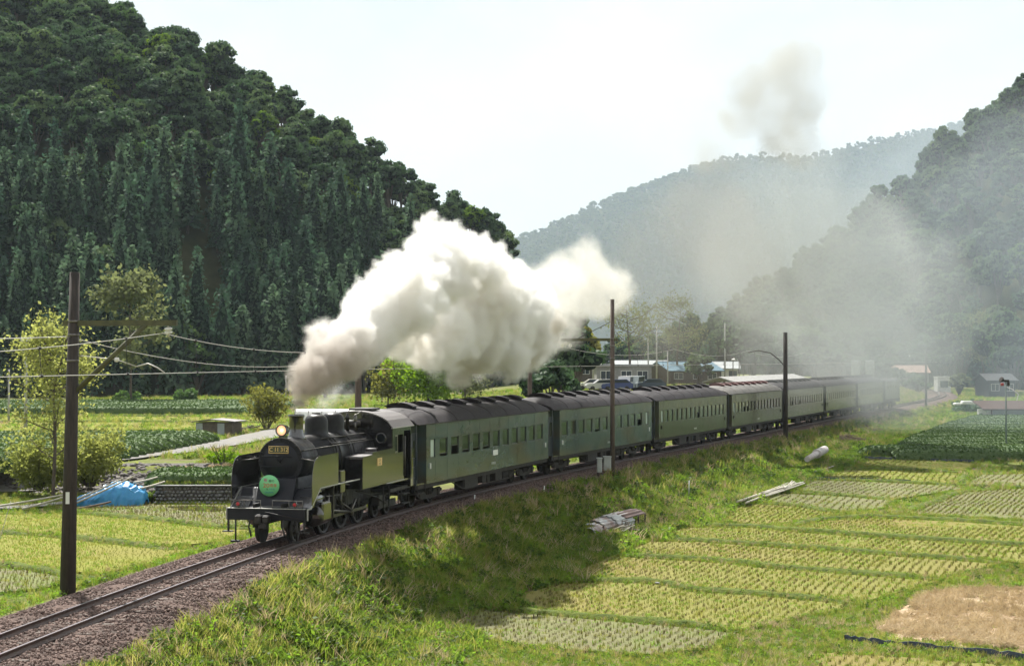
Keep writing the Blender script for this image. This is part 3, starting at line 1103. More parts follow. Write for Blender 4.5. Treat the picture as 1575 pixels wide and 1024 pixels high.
for dx in (-.16, .16):
    b.lathe([(.07, .65), (.07, 1.15), (.09, 1.16), (.09, 1.22), (.05, 1.26), (.04, 1.36)], 12, T(dx, Y(-4.6), AX))
b.build('safety_valve', M_black_m, loco)
b = MB()
b.tube([(.3, Y(-4.1), AX + .70), (.3, Y(-4.1), AX + 1.05)], .03, 8)
b.lathe([(.06, 0), (.065, .02), (.065, .2), (.02, .26)], 12, T(.3, Y(-4.1), AX + 1.05))
b.tube([(.25, Y(-4.3), AX + 1.2), (.5, Y(-4.0), AX + 1.42)], .02, 6)
b.build('whistle', M_steel, loco)
b = MB()       # turbo generator near the cab
b.lathe([(.0, -.3), (.13, -.28), (.16, -.2), (.16, .12), (.12, .16), (.12, .3), (.0, .32)], 18, T(.05, Y(-3.75), AX + .93) @ RY(PI / 2))
b.box(-.2, .25, Y(-3.9), Y(-3.6), AX + .68, AX + .8)
b.build('generator', M_black_m, loco)
# headlamp
b = MB()
HLp = T(0, Y(-10.95), AX + 1.0) @ RX(-PI / 2)
b.lathe([(.0, .42), (.1, .41), (.155, .34), (.175, .2), (.18, .02), (.195, .0), (.195, -.05), (.165, -.055), (.16, 0)], 26, HLp)
b.box(-.1, .1, Y(-10.95), Y(-10.65), AX + .72, AX + .83)
hl = b.build('headlight', M_black, loco)
MB().lathe([(0, -.025), (.09, -.02), (.16, .0)], 26, HLp).build('lens', M_lens, hl)
MB().lathe([(0, -.04), (.035, -.035), (.05, -.018)], 16, T(.015, Y(-10.95), AX + 1.0) @ RX(-PI / 2)).build('bulb', M_lens2, hl)
# number plate on the door
b = MB().bevbox(-.33, .33, Y(-11.22), Y(-11.19), AX + .27, AX + .50, .012)
npl = b.build('number_plate', M_black, loco)
b = MB()
for x0, x1, z0, z1 in ((-.335, .335, .488, .502), (-.335, .335, .268, .282), (-.335, -.321, .282, .488), (.321, .335, .282, .488)):
    b.box(x0, x1, Y(-11.235), Y(-11.222), AX + z0, AX + z1)
b.build('plate_border', M_brass, npl)
text('lettering', 'C 11 312', .185, M_brass, T(0, Y(-11.224), AX + .385) @ FRONT, npl, .006, .92)
# headboard
HZ = 1.84
hmx = -.16
b = MB().lathe([(0, 0), (.335, 0), (.34, .008), (.34, .022), (0, .024)], 44, T(hmx, Y(-11.62), HZ) @ RX(PI / 2))
hm = b.build('headboard', M_hm, loco)
def hmt(body, size, mat, x, z, sx=1.0):
    return text('lettering', body, size, mat, T(hmx + x, Y(-11.646), HZ + z) @ FRONT, hm, .003, sx)
hmt('祝', .13, M_hm_pink, -.12, .165)
hmt('緑の', .10, M_hm_dk, .08, .145)
hmt('20', .185, M_hm_red, -.10, .0, 1.25)
hmt('周年', .125, M_hm_red, .145, .0)
hmt('SL', .08, M_hm_dk, -.06, -.115)
hmt('かわね', .065, M_hm_blue, .09, -.115)
hmt('OIGAWA', .07, M_hm_blue, 0, -.215)
b = MB()
b.box(-.07, .07, .012, .03, -.03, .03)
MB().box(-.03 + hmx, .03 + hmx, Y(-11.6), Y(-11.2), HZ - .06, HZ - .02).build('headboard_bracket', M_black_m, loco)
# front deck, slope sheets, buffer beam
b = MB()
b.box(-1.25, 1.25, Y(-12.28), Y(-11.75), 1.145, 1.175)
b.prism([(Y(-11.76), 1.15), (Y(-11.15), 1.72), (Y(-11.15), 1.66), (Y(-11.70), 1.13)], 'x', -1.25, 1.25)
b.box(-1.25, 1.25, Y(-11.152), Y(-9.7), 1.66, 1.72)
b.prism([(Y(-11.7), 1.175), (Y(-11.1), 1.175), (Y(-11.1), 2.05), (Y(-11.3), 2.05)], 'x', -.62, .62)
b.prism([(-.62, 1.7), (.62, 1.7), (.5, 2.1), (-.5, 2.1)], 'y', Y(-11.08), Y(-9.4))
deck = b.build('front_deck', M_front, loco)
b = MB().bevbox(-1.3, 1.3, Y(-12.36), Y(-12.28), .80, 1.16, .012)
beam = b.build('buffer_beam', M_front, loco)
b = MB()
b.box(-1.3, 1.3, Y(-12.39), Y(-12.27), 1.162, 1.178)
b.box(-1.18, 1.18, Y(-11.775), Y(-11.755), 1.178, 1.19)
b.build('deck_edge_stripe', M_edge, beam)
b = MB()      # handrail across the front
b.tube([(-1.2, Y(-12.3), 1.175), (-1.2, Y(-12.3), 1.42), (-.2, Y(-12.3), 1.42)], .018, 6)
b.tube([(.2, Y(-12.3), 1.42), (1.2, Y(-12.3), 1.42), (1.2, Y(-12.3), 1.175)], .018, 6)
for x in (-.75, -.2, .2, .75):
    b.tube([(x, Y(-12.3), 1.17), (x, Y(-12.3), 1.42)], .014, 6)
b.build('front_handrail', M_steel, loco)
# coupler
b = MB()
b.bevbox(-.17, .17, Y(-12.62), Y(-12.36), .78, .98, .03)
b.bevbox(-.2, .0, Y(-12.86), Y(-12.6), .70, 1.02, .05)
b.bevbox(.03, .2, Y(-12.8), Y(-12.6), .74, .98, .04)
b.bevbox(-.12, .12, Y(-12.75), Y(-12.5), .55, .78, .04)
b.tube([(.05, Y(-12.6), 1.0), (.05, Y(-12.55), 1.08), (1.15, Y(-12.42), .86)], .016, 6)
b.build('coupler', M_black_m, loco)
b = MB()
for x in (-.5, .62):
    b.tube([(x, Y(-12.42), .82), (x - .02, Y(-12.5), .6), (x + .05, Y(-12.52), .42), (x + .06, Y(-12.5), .3)], .03, 8)
b.build('brake_hose', M_black_m, loco)
for x in (-1.02, 1.02):
    b = MB()
    b.tube([(x, Y(-12.33), .8), (x, Y(-12.33), .16)], .028, 6)
    b.box(x - .13, x + .13, Y(-12.45), Y(-12.28), .10, .16)
    b.build('rail_guard', M_black_m, loco)
for x in (-1.27, 1.27):
    b = MB()
    b.box(x - .03, x + .03, Y(-12.34), Y(-12.30), .45, .80)
    b.box(x - .16, x + .16, Y(-12.45), Y(-12.25), .42, .45)
    b.build('front_step', M_black_m, loco)
# red marker lamps on the beam
for x in (-.95, .95):
    b = MB()
    b.lathe([(.075, 0), (.075, .16), (0, .17)], 14, T(x, Y(-12.34), 1.30) @ RX(-PI / 2))
    b.box(x - .02, x + .02, Y(-12.3), Y(-12.22), 1.17, 1.25)
    lm = b.build('marker_lamp', M_black, loco)
    MB().lathe([(0, -.01), (.062, -.004)], 14, T(x, Y(-12.34), 1.30) @ RX(-PI / 2)).build('lens', M_red, lm)
# smoke deflectors
for sx in (-1, 1):
    x = sx * 1.36
    pr = [(Y(-11.85), 1.18), (Y(-11.85), 2.0), (Y(-11.80), 2.3), (Y(-11.68), 2.55), (Y(-11.5), 2.70), (Y(-11.25), 2.77), (Y(-9.25), 2.79), (Y(-9.25), 1.74), (Y(-11.1), 1.74), (Y(-11.72), 1.18)]
    b = MB().prism(pr, 'x', x - .009, x + .009)
    b.build('smoke_deflector', M_black, loco)
    b = MB()
    for s_, z in ((-11.2, 2.6), (-9.6, 2.6)):
        b.tube([(sx * 1.35, Y(s_), z), (sx * .72, Y(s_ + .1), AX + .1)], .02, 6)
    b.build('deflector_stay', M_steel, loco)
# running board and its pale edge
for sx in (-1, 1):
    b = MB()
    xa, xb = sorted((sx * .78, sx * 1.33))
    b.box(xa, xb, Y(-11.0), Y(-6.82), 1.715, 1.745)
    b.prism([(Y(-11.95), 1.13), (Y(-11.88), 1.13), (Y(-11.0), 1.70), (Y(-11.0), 1.745)], 'x', xa, xb)
    b.build('running_board', M_black, loco)
    e0, e1 = sorted((sx * 1.335, sx * 1.372))
    b = MB()
    b.prism([(Y(-12.28), 1.13), (Y(-11.93), 1.13), (Y(-11.02), 1.725), (Y(-6.9), 1.725), (Y(-6.9), 1.76), (Y(-11.05), 1.76), (Y(-11.95), 1.165), (Y(-12.28), 1.165)], 'x', e0, e1)
    b.box(e0, e1, Y(-12.28), Y(-12.23), .80, 1.13)
    b.build('board_edge_stripe', M_edge, loco)
# side tanks with sloping front
for sx in (-1, 1):
    b = MB()
    xa, xb = sorted((sx * .76, sx * 1.42))
    pr = [(Y(-6.75), 1.38), (Y(-6.75), 2.42), (Y(-6.72), 2.48), (Y(-5.6), 2.52), (Y(-5.58), 2.60), (Y(-3.1), 2.62), (Y(-3.1), 1.38)]
    b.prism(pr, 'x', xa, xb)
    tank = b.build('side_tank', M_black, loco)
    b = MB()
    for s_ in (-6.7, -5.6, -4.4, -3.2):
        for z in np.arange(1.46, 2.4, .12):
            b.bevbox(sx * 1.42 - .006, sx * 1.42 + .006, Y(s_) - .011, Y(s_) + .011, z - .011, z + .011, .004)
    for s_ in np.arange(-6.6, -3.2, .16):
        b.bevbox(sx * 1.42 - .006, sx * 1.42 + .006, Y(s_) - .011, Y(s_) + .011, 1.41, 1.432, .004)
    b.build('rivets', M_black, tank)
    b = MB()
    b.lathe([(.2, 0), (.2, .06), (.17, .08), (0, .085)], 18, T(sx * 1.05, Y(-4.6), 2.61))
    b.tube([(sx * .9, Y(-4.3), 2.66), (sx * 1.2, Y(-4.3), 2.68)], .02, 6)
    b.build('filler_lid', M_topgrey, tank)
b = MB()
for sx in (-1, 1):
    xa, xb = sorted((sx * .76, sx * 1.425))
    b.prism([(Y(-6.73), 2.485), (Y(-5.6), 2.525), (Y(-5.6), 2.53), (Y(-6.73), 2.49)], 'x', xa, xb)
b.build('tank_top', M_topgrey, loco)  # thin grey sheet colouring the black tank tops as sunlit
b = MB().bevbox(1.424, 1.44, Y(-5.05), Y(-4.5), 2.08, 2.36, .006)
sp = b.build('side_number_plate', M_brass, loco)
text('lettering', 'C11\n312', .12, M_black, T(1.441, Y(-4.78), 2.21) @ SIDE, sp, .004, 1.3)
# cab
b = MB()
def arch(half, z0, rise, n=14):
    return [(half * math.sin(t), z0 + rise * (math.cos(t * .999) - math.cos(1.25)) / (1 - math.cos(1.25))) for t in np.linspace(-1.25, 1.25, n)] if False else \
           [(-half + 2 * half * i / n, z0 + rise * (1 - ((2 * i / n - 1) ** 2)) ** .62) for i in range(n + 1)]
wall = [(-1.4, 2.55)] + [(x, z) for x, z in arch(1.4, 3.38, .55)] + [(1.4, 2.55)]
b.prism(wall, 'y', Y(-3.14), Y(-3.08))                       # front sheet with spectacle opening left to the frame below
for sx in (-1, 1):
    xa, xb = sorted((sx * 1.37, sx * 1.42))
    b.box(xa, xb, Y(-3.1), Y(-1.62), 1.38, 2.42)             # lower side
    b.box(xa, xb, Y(-3.1), Y(-1.62), 3.08, 3.40)             # above the window
    b.box(xa, xb, Y(-3.1), Y(-2.78), 2.42, 3.08)
    b.box(xa, xb, Y(-1.76), Y(-1.62), 2.42, 3.08)
    b.box(xa, xb, Y(-1.62), Y(-.72), 3.2, 3.40)              # over the doorway
    b.box(xa, xb, Y(-.72), Y(-.66), 1.1, 3.40)
b.box(-1.37, 1.37, Y(-3.08), Y(-.6), 1.32, 1.38)
b.box(-1.37, 1.37, Y(-.72), Y(-.66), 2.55, 3.4)
cab = b.build('cab', M_black, loco)
b = MB()
outer = arch(1.47, 3.38, .60)
inner = [(x, z - .05) for x, z in reversed(outer)]
b.prism(outer + inner, 'y', Y(-3.3), Y(-.45))
roof = b.build('cab_roof', M_topgrey, loco)
b = MB()
b.bevbox(-.45, .45, Y(-2.6), Y(-1.5), 3.98, 4.06, .02)
b.build('roof_vent', M_black_m, roof)
b = MB()
for sx in (-1, 1):
    b.box(*sorted((sx * 1.42, sx * 1.49)), Y(-3.3), Y(-.45), 3.34, 3.37)
b.build('rain_gutter', M_edge, roof)
# spectacle windows
for x in (-.98, .98):
    Mw = T(x, Y(-3.15), 2.98) @ RX(-PI / 2)
    w = MB().lathe([(.15, .0), (.16, -.03), (.2, -.03), (.21, .0)], 22, Mw).build('spectacle_window', M_black, loco)
    MB().lathe([(0, -.012), (.16, -.012)], 22, Mw).build('pane', M_cabglass, w)
# side windows: wooden sashes, half open
M_sash = pbr('sash_wood', (.10, .10, .05), (.16, .15, .07), scale=5, rough=.4)
for sx in (-1, 1):
    x0 = sx * 1.385
    xa, xb = sorted((x0 - .015, x0 + .015))
    b = MB()
    b.box(xa, xb, Y(-2.78), Y(-2.72), 2.42, 3.08)
    b.box(xa, xb, Y(-2.42), Y(-2.36), 2.42, 3.08)
    b.box(xa, xb, Y(-2.72), Y(-2.42), 2.42, 2.48)
    b.box(xa, xb, Y(-2.72), Y(-2.42), 3.02, 3.08)
    w = b.build('side_window', M_sash, cab)
    MB().box(x0 - .004, x0 + .004, Y(-2.72), Y(-2.42), 2.48, 3.02).build('pane', M_cabglass, w)
b = MB()
for sx in (-1, 1):
    for s_ in (-1.58, -.76):
        b.tube([(sx * 1.45, Y(s_), 1.5), (sx * 1.45, Y(s_), 3.0)], .017, 6)
b.build('grab_rail', M_steel, cab)
b = MB()      # backhead inside the cab
b.box(-.8, .8, Y(-3.05), Y(-2.6), 1.4, 3.0)
b.build('backhead', M_black_m, cab)
# bunker
b = MB()
b.prism([(Y(-.70), 1.05), (Y(-.34), 1.05), (Y(-.34), 2.45), (Y(-.70), 2.55)], 'x', -1.42, 1.42)
bk = b.build('coal_bunker', M_black, loco)
b = MB()
for z in (1.35, 1.75, 2.1):
    b.tube([(1.425, Y(-.66), z), (1.5, Y(-.66), z), (1.5, Y(-.46), z), (1.425, Y(-.46), z)], .013, 6)
b.build('ladder_rungs', M_steel, bk)
# frames
b = MB()
for x in (-.47, .47):
    b.box(x - .03, x + .03, Y(-12.2), Y(-.4), .55, 1.3)
b.box(-1.3, 1.3, Y(-3.0), Y(-.36), .98, 1.1)
b.box(-.47, .47, Y(-11.6), Y(-1), .75, .8)
b.bevbox(-.62, .62, Y(-6.2), Y(-3.2), .75, 1.9, .05)
b.build('main_frame', M_black_m, loco)
def wheel_mb(x, y, r, n_sp, solid=False):
    b = MB()
    s_ = 1 if x > 0 else -1
    M = T(x, y, r) @ RY(s_ * PI / 2)
    b.lathe([(r - .1, -.06), (r, -.06), (r, .05), (r - .02, .065), (r - .1, .065), (r - .11, .0), (r - .1, -.06)], 36, M)
    b.lathe([(r + .03, -.09), (r + .03, -.06)], 36, M)
    b.lathe([(.16, .0), (.16, .08), (.11, .10), (0, .1)], 18, M)
    if solid:
        b.lathe([(r - .1, .03), (.16, .05)], 24, M)
    else:
        for k in range(n_sp):
            a = 2 * PI * k / n_sp
            b.tube([M @ Vector((.12 * math.cos(a), .12 * math.sin(a), .02)), M @ Vector(((r - .08) * math.cos(a), (r - .08) * math.sin(a), .01))], .032, 5)
    return b
DRV = (-8.55, -6.65, -4.75)
for s_ in DRV:
    for sx in (-1, 1):
        b = wheel_mb(sx * .56, Y(s_), .76, 14)
        M = T(sx * .56, Y(s_), .76) @ RY(sx * PI / 2)
        b.prism([(.74 * .88 * math.cos(t), .74 * .88 * math.sin(t)) for t in np.linspace(2.1, 4.1, 9)], 'z', .0, .06, M)
        b.build('driving_wheel', M_black_m, loco)
for s_ in (-11.3,):
    for sx in (-1, 1):
        wheel_mb(sx * .56, Y(s_), .43, 10).build('leading_wheel', M_black_m, loco)
for s_ in (-2.7, -1.2):
    for sx in (-1, 1):
        wheel_mb(sx * .56, Y(s_), .43, 10).build('trailing_wheel', M_black_m, loco)
# cylinders, motion
for sx in (-1, 1):
    x = sx * .98
    b = MB()
    b.lathe([(.0, 0), (.33, .0), (.36, .03), (.36, .95), (.33, .98), (0, .98)], 26, T(x, Y(-10.75), .82) @ RX(-PI / 2))
    b.lathe([(.0, 0), (.17, .0), (.19, .03), (.19, 1.0), (.17, 1.03), (0, 1.03)], 20, T(x - sx * .02, Y(-10.8), 1.35) @ RX(-PI / 2))
    xa, xb = sorted((sx * .5, sx * 1.0))
    b.box(xa, xb, Y(-10.6), Y(-9.9), .8, 1.6)
    b.bevbox(*sorted((sx * .85, sx * 1.34)), Y(-10.7), Y(-9.85), .62, 1.25, .06)
    b.build('cylinder', M_black, loco)
    b = MB()
    b.box(*sorted((sx * .93, sx * 1.03)), Y(-9.8), Y(-8.9), 1.02, 1.08)
    b.box(*sorted((sx * .93, sx * 1.03)), Y(-9.8), Y(-8.9), .66, .71)
    b.bevbox(*sorted((sx * .9, sx * 1.06)), Y(-9.45), Y(-9.1), .72, 1.02, .02)
    b.box(*sorted((sx * .8, sx * 1.1)), Y(-8.95), Y(-8.88), .6, 1.7)
    b.tube([(x, Y(-9.85), .86), (x, Y(-9.2), .86)], .035, 8)
    b.build('crosshead', M_steel, loco)
    cr = .3
    ang = -.7
    cy, cz = cr * math.cos(ang), cr * math.sin(ang)
    b = MB()
    xr = sx * .78
    for q in range(2):
        b.bevbox(*sorted((xr - .02, xr + .03)), Y(DRV[q]) + cy, Y(DRV[q + 1]) + cy, .76 + cz - .055, .76 + cz + .055, .01)
    for q in range(3):
        b.lathe([(.11, -.05), (.11, .06), (0, .06)], 14, T(xr, Y(DRV[q]) + cy, .76 + cz) @ RY(sx * PI / 2))
    b.build('coupling_rod', M_steel, loco)
    b = MB()
    p0, p1 = Vector((sx * .98, Y(-9.2), .86)), Vector((sx * .9, Y(DRV[1]) + cy, .76 + cz))
    b.tube([p0, p1], .05, 6)
    b.lathe([(.13, -.06), (.13, .06), (0, .06)], 14, T(p1.x, p1.y, p1.z) @ RY(sx * PI / 2))
    b.build('connecting_rod', M_steel, loco)
    b = MB()
    b.tube([(sx * 1.02, Y(-9.7), 1.35), (sx * 1.02, Y(-9.0), 1.33), (sx * 1.0, Y(-7.9), 1.28)], .028, 6)
    b.tube([(sx * 1.03, Y(-9.25), 1.42), (sx * 1.03, Y(-9.2), .62)], .028, 6)
    b.tube([(sx * 1.0, Y(-7.9), 1.62), (sx * 1.02, Y(-7.85), 1.3), (sx * 1.0, Y(-7.8), .98)], .045, 6)
    b.tube([(sx * .98, Y(-7.8), 1.0), (sx * .98, Y(-6.5), .62), ], .03, 6)
    b.tube([(sx * .9, Y(-7.4), 1.62), (sx * .95, Y(-6.2), 1.45), (sx * .95, Y(-5.5), 1.52)], .03, 6)
    b.tube([(sx * .98, Y(-6.62), .66), (sx * .98, Y(-6.2), 1.0)], .045, 6)
    b.build('valve_gear', M_steel, loco)
    b = MB()
    b.bevbox(*sorted((sx * 1.05, sx * 1.3)), Y(-8.75), Y(-8.3), 1.4, 2.15, .03)      # air pump / lubricator box by the board
    b.tube([(sx * 1.2, Y(-8.5), 1.4), (sx * 1.2, Y(-8.45), .9)], .025, 6)
    b.build('lubricator_box', M_black, loco)
    b = MB()
    for s_ in (-3.9, -3.2, -2.0, -.95):
        b.tube([(sx * 1.3, Y(s_), 1.38 if s_ < -3 else 1.02), (sx * 1.3, Y(s_ + .02), .5)], .022, 6)
    b.box(*sorted((sx * 1.18, sx * 1.4)), Y(-1.6), Y(-.75), .43, .47)
    b.box(*sorted((sx * 1.18, sx * 1.4)), Y(-1.6), Y(-.75), .78, .82)
    b.tube([(sx * 1.3, Y(-1.6), 1.1), (sx * 1.3, Y(-1.6), .45)], .02, 6)
    b.box(*sorted((sx * .75, sx * .85)), Y(-3.1), Y(-.8), .36, .6)
    b.tube([(sx * 1.1, Y(-6.5), 1.3), (sx * 1.15, Y(-4.2), .9), (sx * 1.2, Y(-3.2), .6)], .03, 6)
    b.bevbox(*sorted((sx * .85, sx * 1.15)), Y(-3.9), Y(-3.2), .55, .95, .03)
    b.build('cab_steps', M_black_m, loco)
    e0, e1 = sorted((sx * 1.425, sx * 1.445))
    MB().box(e0, e1, Y(-3.9), Y(-1.66), 1.36, 1.395).build('tank_edge_stripe', M_edge, loco)

# ------------------------------------------------------------------ passenger coaches
def coach_paint(name, c, c2):
    return pbr(name, c, c2, scale=2.2, detail=6, rough=.19, spec=.5, rough_var=.09, bump=.003, bscale=1.5, lo=.3, hi=.75, col3=(.075, .065, .045), scale3=.55, stretch=(1, .5, 1.6))
PAINT = [coach_paint('blue_green_paint', (.06, .088, .088), (.078, .108, .105)), coach_paint('dull_blue_green_paint', (.056, .084, .084), (.072, .10, .095)),
         coach_paint('brown_green_paint', (.055, .066, .03), (.075, .08, .04)), coach_paint('olive_brown_paint', (.065, .066, .034), (.085, .082, .045))]
M_croof = pbr('tarred_canvas_roof', (.014, .011, .014), (.034, .028, .033), scale=3, detail=8, rough=.72, spec=.25, bump=.012, bscale=14, lo=.3, hi=.7, rough_var=.12)
M_croof_l = pbr('grey_canvas_roof', (.10, .095, .09), (.16, .15, .14), scale=3, detail=8, rough=.7, spec=.3, bump=.012, bscale=14)
M_navy = pbr('vestibule_shade', (.012, .02, .032), (.018, .026, .036), scale=3, rough=.4)  # dark navy puts the shade of the door recess into the colour
M_pane = pbr('coach_window_pane', (.02, .028, .016), (.03, .038, .02), scale=2, rough=.035, spec=1.0, coat=1.0)
M_frost = pbr('frosted_pane', (.45, .55, .47), rough=.5, spec=.5)
M_frame = pbr('window_frame', (.03, .036, .03), rough=.3)
M_inside = pbr('coach_inside', (.05, .036, .024), (.07, .05, .034), scale=2, rough=.8)
M_under = pbr('underframe_grime', (.016, .014, .014), (.04, .034, .03), scale=5, rough=.75, spec=.3)
M_white = pbr('white_paint', (.7, .72, .68), rough=.6)
HALF, EAVE, FLOOR = 1.4, 3.37, .98
Z0W, Z1W = 1.98, 2.72
ORD = ['first', 'second', 'third', 'fourth', 'fifth', 'sixth', 'seventh']
CL = ['blue-green passenger coach coupled directly behind the steam locomotive',
      'blue-green passenger coach with the near catenary post standing before it, second behind the engine',
      'olive passenger coach with dark roof and arched end window, third behind the engine',
      'olive passenger coach whose roof is pale grey, fourth behind the engine',
      'olive passenger coach just behind the catenary post with pale zigzag reflections, fifth behind the engine',
      'green passenger coach veiled by thin smoke, sixth behind the engine',
      'last green passenger coach, coupled before the electric locomotive in the smoke']
def make_person(parent_loc, rz, label, shirt, hair):
    """head and shoulders of a seated passenger, one lofted body"""
    prof = [(.17, .11, -.45, 0), (.2, .13, -.2, 0), (.21, .12, .0, 0), (.17, .1, .08, 0), (.07, .07, .13, .01), (.06, .065, .19, .02), (.075, .09, .24, .03),
            (.085, .105, .31, .03), (.085, .11, .38, .025), (.07, .09, .43, .02), (.03, .04, .46, .01)]
    v, f = [], []
    n = 12
    for rx, ry, z, dy in prof:
        for k in range(n):
            a = 2 * PI * k / n
            bump = .018 if (abs(z - .29) < .03 and k == 3) else 0
            v.append((rx * math.cos(a), (ry + bump) * math.sin(a) + dy, z))
    for i in range(len(prof) - 1):
        for k in range(n):
            f.append((i * n + k, i * n + (k + 1) % n, (i + 1) * n + (k + 1) % n, (i + 1) * n + k))
    mi = [0 if i // n < 3 else (2 if i // n >= 8 else 1) for i in range(len(f))]
    me = np_mesh('person', np.array(v), np.array(f), [shirt, M_skin, hair], mi, True)
    o = link('person', me, None, parent_loc, rz)
    return tag(o, label, 'person', 'passengers at the coach windows')
M_skin = pbr('skin', (.42, .25, .17), rough=.6)
M_hair = pbr('black_hair', (.015, .012, .01), rough=.5)
M_shirt1 = pbr('dark_red_shirt', (.16, .05, .04), rough=.8)
M_shirt2 = pbr('grey_shirt', (.18, .18, .2), rough=.8)
VENT = None
BOGIE = None
def bogie_objs(parent, y):
    b = MB()
    for x in (-.92, .92):
        b.prism([(y - 1.5, .52), (y - 1.35, .68), (y - .6, .62), (y - .35, .45), (y + .35, .45), (y + .6, .62), (y + 1.35, .68), (y + 1.5, .52), (y + 1.3, .42), (y + .5, .3), (y - .5, .3), (y - 1.3, .42)], 'x', x - .05, x + .05)
        for dy in (-1.1, 1.1):
            b.bevbox(x - .1, x + .1, y + dy - .14, y + dy + .14, .34, .62, .03)
        for dy in (-.22, 0, .22):
            b.lathe([(.07, .45), (.07, .72)], 8, T(x, y + dy, 0))
    b.box(-.9, .9, y - .25, y + .25, .55, .75)
    for dy in (-1.6, 1.6):
        b.box(-.95, .95, y + dy - .04, y + dy + .04, .5, .6)
    bg = b.build('bogie', M_under, parent)
    for dy in (-1.1, 1.1):
        for sx in (-1, 1):
            wheel_mb(sx * .56, y + dy, .43, 8, True).build('wheel', M_under, bg)

def coach(i):
    s0 = i * 20.0 + 10.0
    pA, pB = trk(s0 - 7), trk(s0 + 7)
    mid = (pA + pB) / 2
    rz = math.atan2(pB.y - pA.y, pB.x - pA.x) - PI / 2
    paint = PAINT[(0, 1, 2, 3, 3, 2, 2)[i]]
    roofm = M_croof_l if i == 3 else M_croof
    root = empty('passenger_coach', mid, rz, CL[i], 'railway coach', 'passenger coaches of the train')
    L = 9.64
    # window layout on the near side (y from the engine end)
    wins = []
    if i < 2:
        n, first, pitch, w = 11, -6.95, 1.455, 1.0
        if i == 0:
            wins.append((-8.05, -7.5, 'frost'))
            wins += [(first + k * pitch, first + k * pitch + w, 'open' if k == 1 else ('ajar' if k in (0, 2, 3, 4) else 'shut')) for k in range(n)]
        else:
            wins += [(-8.2 + k * pitch, -8.2 + k * pitch + w, 'open' if k == 10 else ('ajar' if k == 4 else 'shut')) for k in range(n)]
            wins.append((8.25, 8.8, 'frost'))
    else:
        n = 14
        wins.append((-8.2, -7.7, 'frost'))
        op = {2: (7,), 3: (2, 3), 4: (1, 4), 5: (), 6: ()}[i]
        wins += [(-7.2 + k * 1.165, -7.2 + k * 1.165 + .72, 'open' if k in op else 'shut') for k in range(n)]
    # body: panels round the openings on the near side
    b = MB()
    yd0, yd1 = -L, -8.55 if i < 2 else -8.75
    x0, x1 = HALF - .05, HALF
    b.box(x0, x1, yd1, L - .05, FLOOR, Z0W)
    b.box(x0, x1, yd1, L - .05, Z1W, EAVE)
    edge = [yd1] + [q for w in wins for q in w[:2]] + [L - .05]
    for k in range(0, len(edge), 2):
        b.box(x0, x1, edge[k], edge[k + 1], Z0W, Z1W)
    # near-side door recess
    b.box(x0 - .35, x0 - .3, yd0 + .06, yd1, FLOOR, EAVE)
    b.box(x0 - .3, x0, yd1, yd1 + .05, FLOOR, EAVE)
    # far side and ends
    b.box(-HALF, -HALF + .05, -L, L - .05, FLOOR, EAVE)
    endp = [(-HALF + .05, FLOOR), (HALF - .05, FLOOR)] + [(x, z) for x, z in reversed(arch(HALF - .05, EAVE, .5))]
    b.prism([(-HALF + .05, FLOOR), (x0 - .3, FLOOR), (x0 - .3, EAVE), (-HALF + .05, EAVE)], 'y', -L, -L + .06)
    b.prism([(-HALF + .05, FLOOR), (x0, FLOOR), (x0, EAVE), (-HALF + .05, EAVE)], 'y', L - .1, L - .05)
    b.box(-HALF + .05, HALF - .05, -L + .06, L - .1, FLOOR, FLOOR + .06)
    body = b.build('body', paint, root)
    # belt rails
    b = MB()
    b.box(HALF, HALF + .014, yd1, L - .05, Z1W + .02, Z1W + .085)
    b.box(HALF, HALF + .012, yd1, L - .05, Z0W - .11, Z0W - .05)
    b.build('belt_rail', paint, body)
    b = MB()       # panel joints
    for y in np.arange(yd1 + 1.1, L - .4, 1.455 if i < 2 else 2.33):
        b.box(HALF + .001, HALF + .006, y - .012, y + .012, FLOOR + .02, Z0W - .13)
        b.box(HALF + .001, HALF + .006, y - .012, y + .012, Z1W + .1, EAVE - .08)
    b.box(HALF + .001, HALF + .008, yd1 + .02, L - .07, FLOOR + .005, FLOOR + .05)
    b.build('panel_joint', paint, body)
    # doors
    d = MB().bevbox(x0 - .3, x0 - .27, yd0 + .2, yd1 - .12, FLOOR + .06, 3.0, .01).build('vestibule_door', M_navy, root)
    MB().box(x0 - .27, x0 - .262, yd0 + .4, yd1 - .3, 2.0, 2.7).build('door_window', M_pane, d)
    b = MB()
    b.tube([(x0 + .02, yd0 + .04, 1.2), (x0 + .02, yd0 + .04, 2.3)], .018, 6)
    b.box(x0 - .02, x0 + .01, yd0, yd0 + .07, FLOOR, EAVE)
    b.build('door_post', M_navy, root)
    # corridor walls seen through the openings
    MB().box(.45, .5, -L + .3, L - .3, FLOOR + .06, EAVE - .02).build('inside_wall', M_inside, root)
    # windows
    for (ya, yb, st) in wins:
        xx = HALF - .045
        b = MB()
        fr = .035
        b.box(xx - .02, xx + .012, ya, ya + fr, Z0W, Z1W)
        b.box(xx - .02, xx + .012, yb - fr, yb, Z0W, Z1W)
        b.box(xx - .02, xx + .012, ya + fr, yb - fr, Z1W - fr, Z1W)
        lo = {'open': .34, 'ajar': .09}.get(st, 0)
        b.box(xx - .02, xx + .012, ya + fr, yb - fr, Z0W + lo, Z0W + lo + fr)
        w = b.build('window', M_frame, root)
        MB().box(xx - .012, xx - .002, ya + fr, yb - fr, Z0W + lo + fr, Z1W - fr).build('pane', M_frost if st == 'frost' else M_pane, w)
    # roof
    b = MB()
    ys = [-L - .12, -L - .02, -L + .5, -L + 1.2] + list(np.arange(-L + 2.2, L - 1.6, 1.2)) + [L - 1.2, L - .5, L - .06, L + .04]
    vs, fs = [], []
